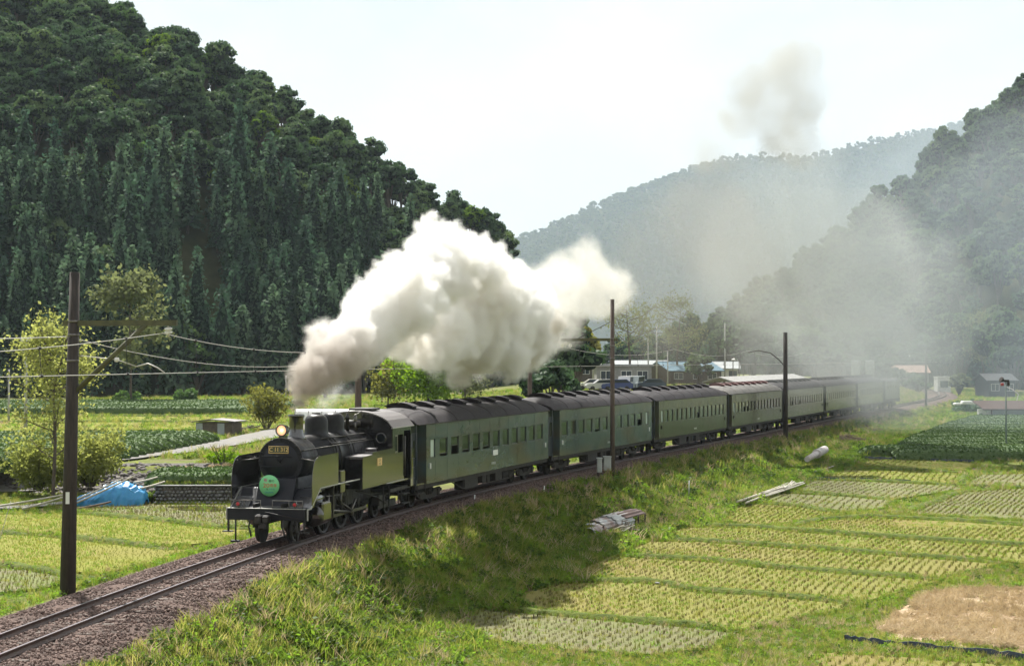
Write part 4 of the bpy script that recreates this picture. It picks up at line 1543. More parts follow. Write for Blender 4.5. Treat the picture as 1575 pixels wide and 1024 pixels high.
    base = arch(HALF + .05, EAVE - .02, .60, 18)
    m = len(base)
    for y in ys:
        e = min(y - ys[0], ys[-1] - y)
        dz = -.26 * max(0, 1 - e / 1.3) ** 2.0
        for x, z in base:
            k = (z - EAVE) / .6
            vs.append((x * (1 - .0 * k), y, z + dz * max(k, 0)))
    for j in range(len(ys) - 1):
        for k in range(m - 1):
            fs.append((j * m + k, j * m + k + 1, (j + 1) * m + k + 1, (j + 1) * m + k))
    b.add(vs, fs, True)
    b.add(vs[:m], [tuple(range(m))])
    b.add(vs[-m:], [tuple(range(m))])
    rf = b.build('roof', roofm, root)
    b = MB()
    b.box(HALF + .045, HALF + .075, -L - .05, L, EAVE - .06, EAVE - .015)
    b.build('roof_gutter', M_under, rf)
    b = MB()       # canvas seams
    for y in np.arange(-L + 2.4, L - 2, 2.42):
        pts = [(x, y, z + .004) for x, z in base]
        b.tube(pts, .012, 4)
    b.build('roof_seam', roofm, rf)
    # ventilators
    for k in range(8):
        y = -7.6 + k * 2.17
        vb = MB()
        za = EAVE + .57
        pr = [(-.55 + 1.1 * q / 10, za + .03 + .15 * math.sin(PI * q / 10) ** .8) for q in range(11)]
        pr = pr + [(.5, za - .05), (-.5, za - .05)]
        vb.prism([(x, z) for x, z in pr], 'y', y - .27, y + .27)
        vb.prism([(-.62 + 1.24 * q / 10, za + .07 + .15 * math.sin(PI * q / 10) ** .8) for q in range(11)] + [(.62 - 1.24 * q / 10, za + .045 + .15 * math.sin(PI * q / 10) ** .8 * .98) for q in range(11)], 'y', y - .33, y + .33)
        vb.build('ventilator', M_croof if i != 3 else M_ventred, root)
    # sole bar, underframe gear
    b = MB()
    for x in (-1.28, 1.28):
        b.box(x - .05, x + .05, -L, L - .05, FLOOR - .17, FLOOR - .002)
    b.box(-.3, .3, -L - .1, L + .05, FLOOR - .28, FLOOR - .02)
    b.build('sole_bar', M_under, root)
    b = MB()
    b.bevbox(.75, 1.25, -3.2, -1.4, .35, .85, .03)
    b.bevbox(.7, 1.25, 1.2, 2.2, .4, .82, .03)
    b.lathe([(0, -.9), (.22, -.88), (.24, -.8), (.24, .8), (.22, .88), (0, .9)], 16, T(.8, 4.0, .55) @ RX(PI / 2))
    b.bevbox(.9, 1.2, -.6, .5, .45, .8, .02)
    b.bevbox(-1.2, -.5, -3, 3, .4, .85, .03)
    b.tube([(1.25, -5, .82), (1.22, -3.4, .42), (1.22, 3.4, .42), (1.25, 5, .82)], .03, 6)
    for y in (-3.4, 0, 3.4):
        b.tube([(1.22, y, .42), (1.22, y, .82)], .025, 6)
    b.build('underframe_gear', M_under, root)
    for y in (-7.0, 7.0):
        bogie_objs(root, y)
    # gangway bellows and buffers
    b = MB()
    for k in range(5):
        y = L - .05 + k * .08
        b.prism([(-.55, 1.15), (.55, 1.15), (.55, 3.2), (.4, 3.32), (-.4, 3.32), (-.55, 3.2)], 'y', y, y + .05)
    b.prism([(-.5, 1.2), (.5, 1.2), (.5, 3.15), (-.5, 3.15)], 'y', L - .05, L + .38)
    if i < 6: b.build('gangway_bellows', M_under, root)
    # steps below the doors, small plates and lettering
    b = MB()
    b.box(1.05, 1.38, yd0 + .1, yd1 - .05, .62, .66)
    b.box(1.36, 1.39, yd0 + .1, yd0 + .14, .62, FLOOR)
    b.box(1.36, 1.39, yd1 - .1, yd1 - .06, .62, FLOOR)
    b.build('door_step', M_under, root)
    if i < 4:
        q = MB().bevbox(HALF + .015, HALF + .035, .25 + (i % 2) * 1.5, .95 + (i % 2) * 1.5, 1.62, 1.86, .006)
        if i == 0: q.build('destination_plate', M_white, root)
        text('lettering', 'オハ35 %d' % (22, 149, 435, 559)[i], .14, M_white, T(HALF + .004, .4, 1.28) @ SIDE, root, .002)
    for y in (-8.2, 8.95):
        MB().bevbox(HALF + .002, HALF + .05, y, y + .1, 1.55, 1.78, .01).build('tail_lamp_bracket', M_white if i < 2 else M_under, root)
    return root, mid, rz
M_ventred = pbr('rust_red_vent', (.16, .05, .05), (.10, .04, .04), scale=4, rough=.7)
CO = [coach(i) for i in range(7)]
for ci_, yy, lab, sh in ((0, -5.0, 'passenger in a dark red top behind the lowered window nearest the locomotive', M_shirt1),
                         (1, 6.9, 'passenger in grey looking out of the open window of the second coach', M_shirt2)):
    root, mid, rz = CO[ci_]
    p = Matrix.Translation(mid) @ RZ(rz) @ Vector((1.08, yy, 1.95))
    make_person(p, rz + PI / 2 + .6, lab, sh, M_hair)

# ------------------------------------------------------------------ electric locomotive pushing at the rear
s0 = 146.8
pA, pB = trk(s0 - 4), trk(s0 + 4)
mid = (pA + pB) / 2
rz = math.atan2(pB.y - pA.y, pB.x - pA.x) - PI / 2
el = empty('electric_locomotive', mid, rz, 'dark green electric locomotive at the far rear end of the train', 'locomotive')
M_egreen = pbr('dark_green_loco_paint', (.02, .035, .026), (.03, .045, .03), scale=2, rough=.3)
b = MB()
b.bevbox(-1.36, 1.36, -5.6, 5.6, 1.15, 3.3, .08)
ebody = b.build('body', M_egreen, el)
b = MB()
b.prism(arch(1.42, 3.28, .35), 'y', -5.7, 5.7)
er = b.build('roof', M_croof, el)
for y in (-3, 3):
    pb = MB()
    pb.tube([(-.6, y - .5, 3.7), (-.55, y + .45, 4.25), (-.5, y - .2, 4.75), (.5, y - .2, 4.75), (.55, y + .45, 4.25), (.6, y - .5, 3.7)], .025, 5)
    pb.box(-.7, .7, y - .6, y + .6, 3.62, 3.68)
    pb.build('pantograph', M_under, el)
for k in range(4):
    ya = -3.6 + k * 1.9
    w = MB().bevbox(1.355, 1.375, ya, ya + .8, 2.3, 2.85, .01).build('window', M_frame, el)
    MB().box(1.375, 1.38, ya + .08, ya + .72, 2.36, 2.79).build('pane', M_pane, w)
for ya in (-5.3, 4.7):
    MB().bevbox(1.355, 1.38, ya, ya + .6, 1.2, 2.95, .01).build('cab_door', M_egreen, el)
b = MB()
b.box(-1.3, 1.3, -6.0, 6.0, .95, 1.15)
b.box(-1.3, 1.3, 5.95, 6.05, .7, 1.2)
b.box(-.2, .2, 6.0, 6.5, .75, 1.0)
b.build('frame', M_under, el)
for y in (-3.4, 3.4):
    bogie_objs(el, y)
# ------------------------------------------------------------------ paddy fields, bunds, ditches
def field(name, pix, mat, side=1, lift=.05, label=None):
    P = [gz(x, y, lift, side) for x, y in pix]
    b = MB()
    b.add(P, [tuple(range(len(P)))])
    for p, q in zip(P, P[1:] + P[:1]):
        dn = Vector((0, 0, -.3))
        b.add([p, q, q + dn, p + dn], [(0, 1, 2, 3)])
    me = b.mesh(name, mat)
    if me.polygons[0].normal.z < 0: me.flip_normals()
    import bmesh
    bm = bmesh.new(); bm.from_mesh(me)
    bmesh.ops.triangulate(bm, faces=bm.faces); bm.to_mesh(me); bm.free()
    o = link(name, me)
    tag(o, label, kind='structure')
    return P
RF = [
    ([(690, 962), (735, 937), (854, 948), (952, 957), (1075, 967), (1131, 974), (1090, 996), (1000, 1006), (880, 1000), (760, 985)], 'mud'),
    ([(775, 930), (800, 912), (848, 899), (925, 896), (1011, 899), (1067, 911), (1169, 917), (1281, 928), (1320, 932), (1240, 947), (1131, 969), (1056, 960), (952, 950), (854, 941)], 'weed'),
    ([(862, 889), (935, 855), (1000, 860), (1094, 865), (1187, 875), (1300, 884), (1440, 894), (1326, 926), (1281, 922), (1169, 911), (1067, 905), (985, 891)], 'weed'),
    ([(945, 850), (995, 833), (1075, 834), (1210, 844), (1337, 853), (1536, 868), (1446, 888), (1300, 877), (1187, 868), (1094, 858), (1000, 853)], 'weed'),
    ([(1003, 826), (1049, 812), (1150, 812), (1225, 819), (1337, 827), (1450, 834), (1575, 842), (1640, 846), (1640, 874), (1536, 862), (1337, 847), (1210, 838), (1075, 828)], 'weed'),
    ([(1214, 811), (1262, 802), (1337, 797), (1450, 802), (1575, 810), (1640, 814), (1640, 840), (1575, 836), (1450, 828), (1337, 821), (1225, 813)], 'weed'),
    ([(1112, 800), (1131, 780), (1165, 776), (1230, 780), (1290, 791), (1205, 804), (1150, 808)], 'weed'),
    ([(1170, 772), (1192, 759), (1280, 763), (1370, 770), (1360, 781), (1300, 788), (1230, 778)], 'mud'),
    ([(1228, 754), (1246, 739), (1350, 742), (1470, 748), (1480, 752), (1380, 767), (1290, 762)], 'mud'),
    ([(1272, 735), (1300, 723), (1400, 725), (1480, 729), (1470, 744), (1350, 739)], 'weed'),
    ([(1322, 716), (1338, 707), (1420, 709), (1500, 712), (1485, 723), (1400, 721)], 'weed'),
    ([(1490, 744), (1502, 731), (1575, 729), (1640, 730), (1640, 747), (1575, 748)], 'mud'),
    ([(1395, 790), (1440, 772), (1485, 757), (1575, 752), (1640, 753), (1640, 802), (1575, 800), (1480, 794)], 'mud'),
    ([(1235, 1060), (1262, 1004), (1400, 1012), (1575, 1026), (1640, 1034), (1640, 1090)], 'weed'),
]
LF = [
    ([(-140, 795), (0, 792), (115, 791), (230, 802), (330, 814), (392, 816), (340, 833), (262, 841), (170, 832), (75, 822), (0, 817), (-140, 812)], 'sprout'),
    ([(-140, 822), (0, 822), (75, 827), (170, 838), (255, 847), (310, 845), (235, 866), (150, 884), (60, 872), (0, 866), (-140, 858)], 'sprout'),
    ([(-140, 872), (0, 874), (60, 880), (105, 889), (85, 902), (40, 908), (0, 912), (-140, 915)], 'mud'),
    ([(125, 786), (180, 778), (235, 776), (330, 777), (372, 778), (392, 808), (335, 811), (230, 799)], 'wet'),
]
FM = {'weed': M_paddy, 'mud': M_mud, 'sprout': M_paddy_l, 'wet': M_mud}
fields = []
for pix, k in RF:
    fields.append((field('paddy_field', pix, FM[k], 1), k, 1))
for pix, k in LF:
    fields.append((field('paddy_field', pix, FM[k], -1), k, -1))
# farther paddies of the left side
for pix in ([(-60, 664), (60, 662), (200, 661), (330, 660), (430, 660), (430, 652), (200, 650), (-60, 651)], [(-60, 648), (200, 648), (440, 649), (440, 643), (200, 641), (-60, 642)], [(150, 639), (440, 639), (440, 635), (200, 634)]):
    field('paddy_field', pix, M_paddy_l, -1, .06)
for pix in ([(255, 780), (300, 779), (345, 780), (362, 784), (330, 788), (280, 786)],):
    field('field_water', pix, M_water, 1 if pix[0][0] > 500 else -1, .062)
# narrow strips of standing water and the black plastic edging of the ditch
def ribbon(pts, w, lift):
    v, f = [], []
    for i, p in enumerate(pts):
        d = (pts[min(i + 1, len(pts) - 1)] - pts[max(i - 1, 0)]).normalized()
        nn = Vector((-d.y, d.x, 0)) * w * .5
        v += [p + nn + Vector((0, 0, lift)), p - nn + Vector((0, 0, lift))]
    f = [(2 * i, 2 * i + 1, 2 * i + 3, 2 * i + 2) for i in range(len(pts) - 1)]
    return v, f
for pix, w in (([(1325, 706), (1400, 708), (1498, 711)], .55), ([(1275, 721), (1340, 722), (1482, 727)], .5), ([(1232, 737), (1330, 740), (1474, 745), (1575, 749)], .55)):
    pts = [gz(x, y, 0, 1) for x, y in pix]
    b = MB(); v, f = ribbon(pts, w, .07); b.add(v, f)
    tag(b.build('water_channel', M_water), kind='structure')
M_plast = pbr('black_plastic_sheet', (.018, .03, .05), (.03, .045, .07), scale=4, rough=.25, spec=.6, bump=.03, bscale=5)
def strip_wall(name, pix, h, label, side=1):
    pts0 = [gz(x, y, 0, side) for x, y in pix]
    pts = []
    for i in range(len(pts0) - 1):
        for k in range(8): pts.append(pts0[i].lerp(pts0[i + 1], k / 8))
    pts.append(pts0[-1])
    b = MB()
    v, f = [], []
    rg = random.Random(3)
    for p in pts:
        j = rg.uniform(-.05, .05)
        hh = h * rg.uniform(.75, 1.1)
        v += [(p.x, p.y - .05 + j, p.z - .05), (p.x, p.y + j, p.z + hh), (p.x, p.y + .04 + j, p.z + hh), (p.x, p.y + .35, p.z - .05)]
    for i in range(len(pts) - 1):
        for q in range(3):
            f.append((4 * i + q, 4 * i + 4 + q, 4 * i + 5 + q, 4 * i + 1 + q))
    b.add(v, f)
    return tag(b.build(name, M_plast), label, 'plastic sheet', 'plastic edging sheets of the paddies')
strip_wall('plastic_sheet', [(1298, 984), (1340, 990), (1420, 998), (1500, 1006), (1600, 1016)], .2, 'dark blue plastic edging sheet along the ditch beside the straw patch')
strip_wall('plastic_sheet', [(1326, 705), (1400, 707), (1497, 711)], .2, 'bluish plastic edging sheet just in front of the tea field')
strip_wall('plastic_sheet', [(1236, 736), (1330, 739), (1400, 742)], .2, 'bluish plastic edging sheet beside the pile of bamboo poles')

BUNDS = [
    ([(730, 932), (800, 939), (854, 945), (952, 954), (1075, 964), (1131, 971)], 1), ([(848, 897), (920, 894), (985, 895), (1011, 897), (1067, 908), (1169, 914), (1281, 925), (1330, 929)], 1),
    ([(935, 852), (1000, 857), (1094, 862), (1187, 872), (1300, 881), (1446, 891)], 1), ([(995, 830), (1075, 831), (1210, 841), (1337, 850), (1536, 865)], 1),
    ([(1049, 810), (1150, 810), (1225, 816), (1337, 824), (1450, 831), (1640, 843)], 1), ([(1208, 809), (1262, 800), (1337, 795), (1450, 800), (1640, 812)], 1),
    ([(1165, 774), (1230, 779), (1292, 790)], 1), ([(1225, 756), (1290, 763), (1375, 768)], 1), ([(1268, 738), (1350, 741), (1470, 746)], 1),
    ([(1300, 722), (1400, 723), (1480, 727)], 1), ([(1480, 755), (1440, 770), (1395, 788)], 1), ([(1485, 730), (1478, 744)], 1),
    ([(75, 824), (170, 835), (262, 844)], -1), ([(115, 789), (230, 800), (335, 812), (390, 812)], -1), ([(-60, 868), (0, 870), (60, 876), (110, 886), (150, 888)], -1), ([(-60, 819), (75, 824)], -1), ([(-60, 650), (200, 649), (430, 651)], -1), ([(-60, 641), (200, 640), (440, 641)], -1),
]
bund_lines = []
for pix, side in BUNDS:
    p0 = [gz(x, y, 0, side) for x, y in pix]
    pts = []
    for i in range(len(p0) - 1):
        m = max(2, int((p0[i + 1] - p0[i]).length / .4))
        pts += [p0[i].lerp(p0[i + 1], k / m) for k in range(m)]
    pts.append(p0[-1])
    v, f = [], []
    prof = [(-.34, 0), (-.22, .12), (-.08, .17), (.08, .16), (.24, .11), (.36, 0)]
    rg = random.Random(len(pts))
    for i, p in enumerate(pts):
        d = (pts[min(i + 1, len(pts) - 1)] - pts[max(i - 1, 0)])
        d.z = 0
        d.normalize()
        nn = Vector((-d.y, d.x, 0))
        wob = .1 * math.sin(i * .31 + len(pts)) + rg.uniform(-.05, .05)
        for l, h in prof:
            v.append(p + nn * (l + wob) + Vector((0, 0, h * rg.uniform(.8, 1.2) * min(1, i / 4, (len(pts) - 1 - i) / 4) + .02)))
    m = len(prof)
    for i in range(len(pts) - 1):
        for k in range(m - 1):
            f.append((i * m + k, i * m + k + 1, (i + 1) * m + k + 1, (i + 1) * m + k))
    b = MB().add(v, f, True)
    tag(b.build('field_bund', M_bund), kind='structure')
    bund_lines.append(pts)

# ------------------------------------------------------------------ grass, weeds, stubble
def blades(seed, n, h, spread, w, lean=.35, mat=None, name='grass'):
    rng = np.random.default_rng(seed)
    V, F = [], []
    for i in range(n):
        a, r = rng.uniform(0, 6.28), spread * math.sqrt(rng.random())
        x, y = r * math.cos(a), r * math.sin(a)
        hh = h * rng.uniform(.55, 1.15)
        la, l = rng.uniform(0, 6.28), hh * lean * rng.uniform(.3, 1.5)
        dx, dy = math.cos(la) * l, math.sin(la) * l
        fa = rng.uniform(0, 3.14)
        wx, wy = math.cos(fa) * w * .5, math.sin(fa) * w * .5
        b = len(V)
        V += [(x - wx, y - wy, -.05), (x + wx, y + wy, -.05), (x + dx * .35 + wx * .8, y + dy * .35 + wy * .8, hh * .6), (x + dx * .35 - wx * .8, y + dy * .35 - wy * .8, hh * .6),
              (x + dx + wx * .15, y + dy + wy * .15, hh), (x + dx - wx * .15, y + dy - wy * .15, hh)]
        F += [(b, b + 1, b + 2, b + 3), (b + 3, b + 2, b + 4, b + 5)]
    return np_mesh(name, np.array(V), np.array(F), mat)
def weed(seed, n, h, spread, leaf, mat):
    rng = np.random.default_rng(seed)
    a, r = rng.uniform(0, 6.28, n), spread * np.sqrt(rng.random(n))
    z = h * rng.random(n) * (1 - .5 * r / spread)
    v, f = leaf_quads(np.stack([r * np.cos(a), r * np.sin(a), z + .03], 1), leaf * rng.uniform(.6, 1.3, n), rng, np.tile([0, 0, 1.], (n, 1)), .45, 0, 1.6)
    return np_mesh('weed', v, f, mat)
M_g1 = leafmat('grass_green', [(.075, .12, .022), (.135, .19, .034), (.215, .265, .055)], trans=.55, tcol=1.5, scale=.25)
M_g2 = leafmat('grass_yellowish', [(.16, .17, .045), (.235, .235, .065), (.31, .29, .11)], trans=.55, tcol=1.5, scale=.25)
M_g3 = leafmat('dry_grass', [(.28, .21, .12), (.42, .33, .20), (.52, .43, .29)], trans=.35, scale=.3)
M_g4 = leafmat('dark_weeds', [(.045, .08, .018), (.07, .115, .024), (.11, .155, .035)], trans=.55, tcol=1.5, scale=.3)
M_g5 = leafmat('bright_weeds', [(.09, .165, .025), (.135, .225, .035), (.19, .27, .05)], trans=.55, tcol=1.5, scale=.25)
M_stub = leafmat('rice_stubble', [(.06, .05, .016), (.095, .08, .026), (.13, .115, .036)], trans=.3, scale=.4)
M_stubg = leafmat('rice_regrowth', [(.11, .125, .022), (.15, .165, .032), (.19, .20, .042)], trans=.45, scale=.4)
SG = [source('grass_shape', blades(i, 16, .34, .17, .022, .45, M_g1)) for i in range(3)]
SY = [source('grass_shape', blades(20 + i, 15, .38, .18, .02, .5, M_g2)) for i in range(3)]
SD = [source('grass_shape', blades(30 + i, 15, .42, .16, .018, .6, M_g3)) for i in range(3)]
SW = [source('weed_shape', weed(40 + i, 34, .34, .26, .075, M_g4)) for i in range(2)]
SB = [source('weed_shape', weed(50 + i, 34, .28, .26, .07, M_g5)) for i in range(2)]
ALLG = SG + SY + SD + SW + SB                       # 0-2 green, 3-5 yellowish, 6-8 dry, 9-10 dark weeds, 11-12 bright weeds
ST = [source('stubble_shape', blades(60 + i, 10, .15, .055, .015, .35, M_stub)) for i in range(3)] + [source('stubble_shape', blades(70 + i, 9, .2, .06, .014, .35, M_stubg)) for i in range(2)]
SHORT = [source('weed_shape', blades(80 + i, 12, .07, .13, .014, .7, M_g2)) for i in range(2)] + [source('weed_shape', blades(85 + i, 12, .06, .13, .014, .7, M_g5)) for i in range(2)]

rng = np.random.default_rng(5)
polys = [[(p.x, p.y) for p in P] for P, k, sd in fields]
def not_in_fields(x, y):
    m = np.ones(len(x), bool)
    for q in polys: m &= ~in_poly(x, y, q)
    m &= ~near_line(x, y, [px2(a, b, .3) for a, b in ROAD_PIX], 1.5)
    return m
def visible(x, y, z, pad=30):
    px = 787.5 + FPX * x / y
    py = HOR - FPX * (z - CAMZ) / y
    return (px > -pad) & (px < 1575 + pad) & (py < 1024 + 2 * pad)
STRAW = [(p.x, p.y) for p in [gz(*q) for q in ((1345, 968), (1385, 935), (1420, 915), (1500, 903), (1600, 898), (1640, 940), (1640, 1002), (1560, 998), (1480, 990), (1400, 984))]]
XS, YS, ZS, KS, SS = [], [], [], [], []
def grass_over(n, x0, x1, y0, y1, smin, smax, mix, test=None, dens=None):
    """mix(x, y, lat) -> probability rows for the five looks"""
    x = rng.uniform(x0, x1, n)
    y = y0 + (y1 - y0) * rng.random(n) ** 1.5
    lat, s = near_track(x, y)
    z = ground(x, y)
    ok = visible(x, y, z) & not_in_fields(x, y) & (~in_poly(x, y, STRAW) | (rng.random(n) < .10)) & ((lat > 2.35) | (lat < -3.0))
    if test is not None: ok &= test(x, y, lat, s)
    x, y, z, lat, s = x[ok], y[ok], z[ok], lat[ok], s[ok]
    p = mix(x, y, lat, s)
    p = p / p.sum(1)[:, None]
    c = (p.cumsum(1) > rng.random(len(x))[:, None]).argmax(1)
    var = np.array([3, 3, 3, 2, 2])[c]
    off = np.array([0, 3, 6, 9, 11])[c]
    KS.append(off + (rng.random(len(x)) * var).astype(int))
    XS.append(x); YS.append(y); ZS.append(z)
    SS.append(rng.uniform(smin, smax, len(x)) * (1 + .4 * fbm(x * .5, y * .5, 8, 2)))
def mix_bank(x, y, lat, s):
    n1, n2, n3 = fbm(x * .35, y * .35, 1), fbm(x * .5, y * .5, 2), fbm(x * .25, y * .25, 6)
    p = np.zeros((len(x), 5))
    top = smooth01((4.6 - lat) / 2)
    p[:, 0] = .55 + .4 * n1
    p[:, 1] = .22 + .3 * n2 + .3 * top
    p[:, 2] = .06 + .35 * np.clip(n3 + .05, 0, 1) + .16 * top
    p[:, 3] = .22 + .8 * np.clip(n2, 0, 1)
    p[:, 4] = .18 + .6 * np.clip(-n1, 0, 1) + .6 * smooth01((lat - 4.6) / 2)
    return np.clip(p, .01, 9)
def mix_margin(x, y, lat, s):
    n1, n2, n3 = fbm(x * .3, y * .3, 11), fbm(x * .4, y * .4, 12), fbm(x * .22, y * .22, 16)
    p = np.zeros((len(x), 5))
    p[:, 0] = .45 + .4 * n1
    p[:, 1] = .45 + .4 * n2
    p[:, 2] = .04 + .7 * np.clip(n3 - .08, 0, 1) + .5 * np.exp(-((y - 44) / 4) ** 2) * np.clip(.4 + n3, 0, 1)
    p[:, 3] = .05 + .3 * np.clip(n2, 0, 1)
    p[:, 4] = .3 + .6 * np.clip(-n1, 0, 1)
    return np.clip(p, .01, 9)
grass_over(60000, -14, 12, 26, 75, .75, 1.35, mix_bank, lambda x, y, l, s: (l > 2.3) & (l < 7.5))
grass_over(90000, -6, 60, 60, 175, .9, 1.6, mix_bank, lambda x, y, l, s: (l > 2.3) & (l < 9))
grass_over(110000, -8, 32, 36, 90, .28, .6, mix_margin, lambda x, y, l, s: l > 5)
grass_over(80000, 0, 80, 80, 250, .45, .9, mix_margin, lambda x, y, l, s: (l > 6) )
grass_over(30000, -40, -3, 38, 92, .35, .7, mix_margin, lambda x, y, l, s: (l < -3) & (y < wall_y(x) - 1.5))
grass_over(60000, 18, 95, 170, 335, .8, 1.6, mix_bank, lambda x, y, l, s: (np.abs(l) > 2.6) & (l > -12) & (l < 18))
grass_over(9000, -17, -6, 79.6, 95, .4, .8, mix_margin, lambda x, y, l, s: (l < -3.2))
grass_over(26000, -60, 30, 95, 260, .6, 1.3, mix_margin, lambda x, y, l, s: (l < -3.2))
# bund tops
bx, by, bz = [], [], []
for pts in bund_lines:
    for p in pts:
        k = 5 if p.y < 80 else 3
        for _ in range(k):
            bx.append(p.x + rng.normal() * .2); by.append(p.y + rng.normal() * .12); bz.append(p.z + .10)
for P, k_, sd in fields:
    for a, b in zip(P, P[1:] + P[:1]):
        m = int((b - a).length * (16 if a.y < 90 else 7))
        for q in range(m):
            p = a.lerp(b, rng.random())
            bx.append(p.x + rng.normal() * .1); by.append(p.y + rng.normal() * .1); bz.append(p.z - .05)
bx, by, bz = map(np.array, (bx, by, bz))
XS.append(bx); YS.append(by); ZS.append(bz)
KS.append(rng.choice([0, 1, 2, 3, 4, 11, 12, 9, 6], len(bx)))
SS.append(rng.uniform(.2, .55, len(bx)))
X, Y_, Z, K, S = map(np.concatenate, (XS, YS, ZS, KS, SS))
n = len(X)
scatter('grass', np.stack([X, Y_, Z], 1), np.stack([S * rng.uniform(.8, 1.3, n), S * rng.uniform(.8, 1.3, n), S], 1),
        np.stack([rng.normal(0, .12, n), rng.normal(0, .12, n), rng.uniform(0, 6.28, n)], 1), K, ALLG, label='rough spring grass and weeds on the bank and field edges')
# dead straw lying on the bare patch at the bottom right
M_straw = pbr('dead_straw_ground', (.32, .23, .15), (.50, .40, .28), scale=1.6, detail=9, rough=1, spec=.05, bump=.12, bscale=3.5, col3=(.17, .12, .075), scale3=.6)
b = MB()
zz = [gz(1500, 950).z]
gxs = np.arange(8, 22, .35); gys = np.arange(46, 60, .35)
q = np.stack(np.meshgrid(gxs, gys), -1)
hgt = ground(q[..., 0], q[..., 1]) + .10 + .09 * fbm(q[..., 0] * .9, q[..., 1] * 1.3, 31, 4)
vid = -np.ones(q.shape[:2], int)
ins = in_poly(q[..., 0], q[..., 1], STRAW)
vs, fs = [], []
for i in range(q.shape[0]):
    for j in range(q.shape[1]):
        vid[i, j] = len(vs); vs.append((q[i, j, 0], q[i, j, 1], hgt[i, j] if ins[i, j] else hgt[i, j] - .12))
for i in range(q.shape[0] - 1):
    for j in range(q.shape[1] - 1):
        if ins[i, j] or ins[i + 1, j + 1]: fs.append((vid[i, j], vid[i, j + 1], vid[i + 1, j + 1], vid[i + 1, j]))
b.add(vs, fs, True)
tag(b.build('straw_patch', M_straw), 'bare patch of pinkish brown dead straw', kind='structure')
m = 9000
x, y = rng.uniform(8, 22, m), rng.uniform(46, 60, m)
ok = in_poly(x, y, STRAW) & (fbm(x * .7, y * .7, 40) > -.3)
x, y = x[ok], y[ok]; m = len(x)
scatter('dead_straw', np.stack([x, y, ground(x, y) + .12], 1), rng.uniform(.35, .8, m), np.stack([rng.normal(0, 1.1, m), rng.normal(0, 1.1, m), rng.uniform(0, 6.28, m)], 1),
        rng.integers(0, 3, m), SD, label='matted dead straw on the bare patch')
# stubble in rows
px_, py_, pz_, pk, ps = [], [], [], [], []
hx, hy, hk = [], [], []
for (P, k, side), poly in zip(fields, polys):
    xs = [p[0] for p in poly]; ys = [p[1] for p in poly]
    cx, cy = sum(xs) / len(xs), sum(ys) / len(ys)
    if cy > 175: continue
    ang = (-.34 if side > 0 else -.3) + random.Random(int(cx * 7)).uniform(-.06, .06)
    ca, sa = math.cos(ang), math.sin(ang)
    D = 60
    da, db = (.33, .25) if cy < 95 else (.46, .34)
    if k == 'sprout': da, db = .24, .2
    U, W = np.meshgrid(np.arange(-D, D, da), np.arange(-D, D, db))
    jt = .05 if k == 'sprout' else .026
    U = U + rng.normal(0, jt, U.shape) + .05 * np.sin(W * .8); W = W + rng.normal(0, jt, W.shape)
    x = (cx + U * ca - W * sa).ravel(); y = (cy + U * sa + W * ca).ravel()
    ok = in_poly(x, y, poly)
    dens = {'weed': .9, 'mud': .95, 'sprout': .97, 'wet': 1}[k]
    gap = fbm(x * .12, y * .12, 51)
    ok &= (rng.random(len(x)) < dens) & (gap > (-.34 if k != 'sprout' else -.6))
    x, y = x[ok], y[ok]
    z = np.interp(y, ZR_Y, ZR_Z) if side > 0 else zleft(x, y)
    px_.append(x); py_.append(y); pz_.append(z + .05)
    g = {'weed': .45, 'mud': .45, 'sprout': 1.0, 'wet': .45}[k]
    pk.append(np.where(rng.random(len(x)) < g, rng.integers(3, 5, len(x)), rng.integers(0, 3, len(x))))
    ps.append(rng.uniform(.75, 1.15, len(x)) * (.8 if k != 'sprout' else .42))
    # short weeds all over the field floor
    mm = int(max(0, (max(xs) - min(xs)) * (max(ys) - min(ys))) * (9 if k in ('weed', 'sprout') else 3.5))
    x, y = rng.uniform(min(xs), max(xs), mm), rng.uniform(min(ys), max(ys), mm)
    ok = in_poly(x, y, poly) & (fbm(x * .3, y * .3, 61) > -.25)
    x, y = x[ok], y[ok]
    hx.append(x); hy.append(y); hk.append(np.full(len(x), side))
x, y, z, k, s = map(np.concatenate, (px_, py_, pz_, pk, ps))
ok = visible(x, y, z)
x, y, z, k, s = x[ok], y[ok], z[ok], k[ok], s[ok]
n = len(x)
scatter('rice_stubble', np.stack([x, y, z], 1), s, np.stack([np.zeros(n), np.zeros(n), rng.uniform(0, 6.28, n)], 1), k, ST, label='rows of rice stubble in the paddies')
x, y, k = map(np.concatenate, (hx, hy, hk))
z = np.where(k > 0, np.interp(y, ZR_Y, ZR_Z), zleft(x, y)) + .05
ok = visible(x, y, z)
x, y, z = x[ok], y[ok], z[ok]
n = len(x)
scatter('paddy_weeds', np.stack([x, y, z], 1), rng.uniform(.7, 1.5, n), np.stack([np.zeros(n), np.zeros(n), rng.uniform(0, 6.28, n)], 1), rng.integers(0, 4, n), SHORT, label='low yellow-green weeds on the paddy floors')
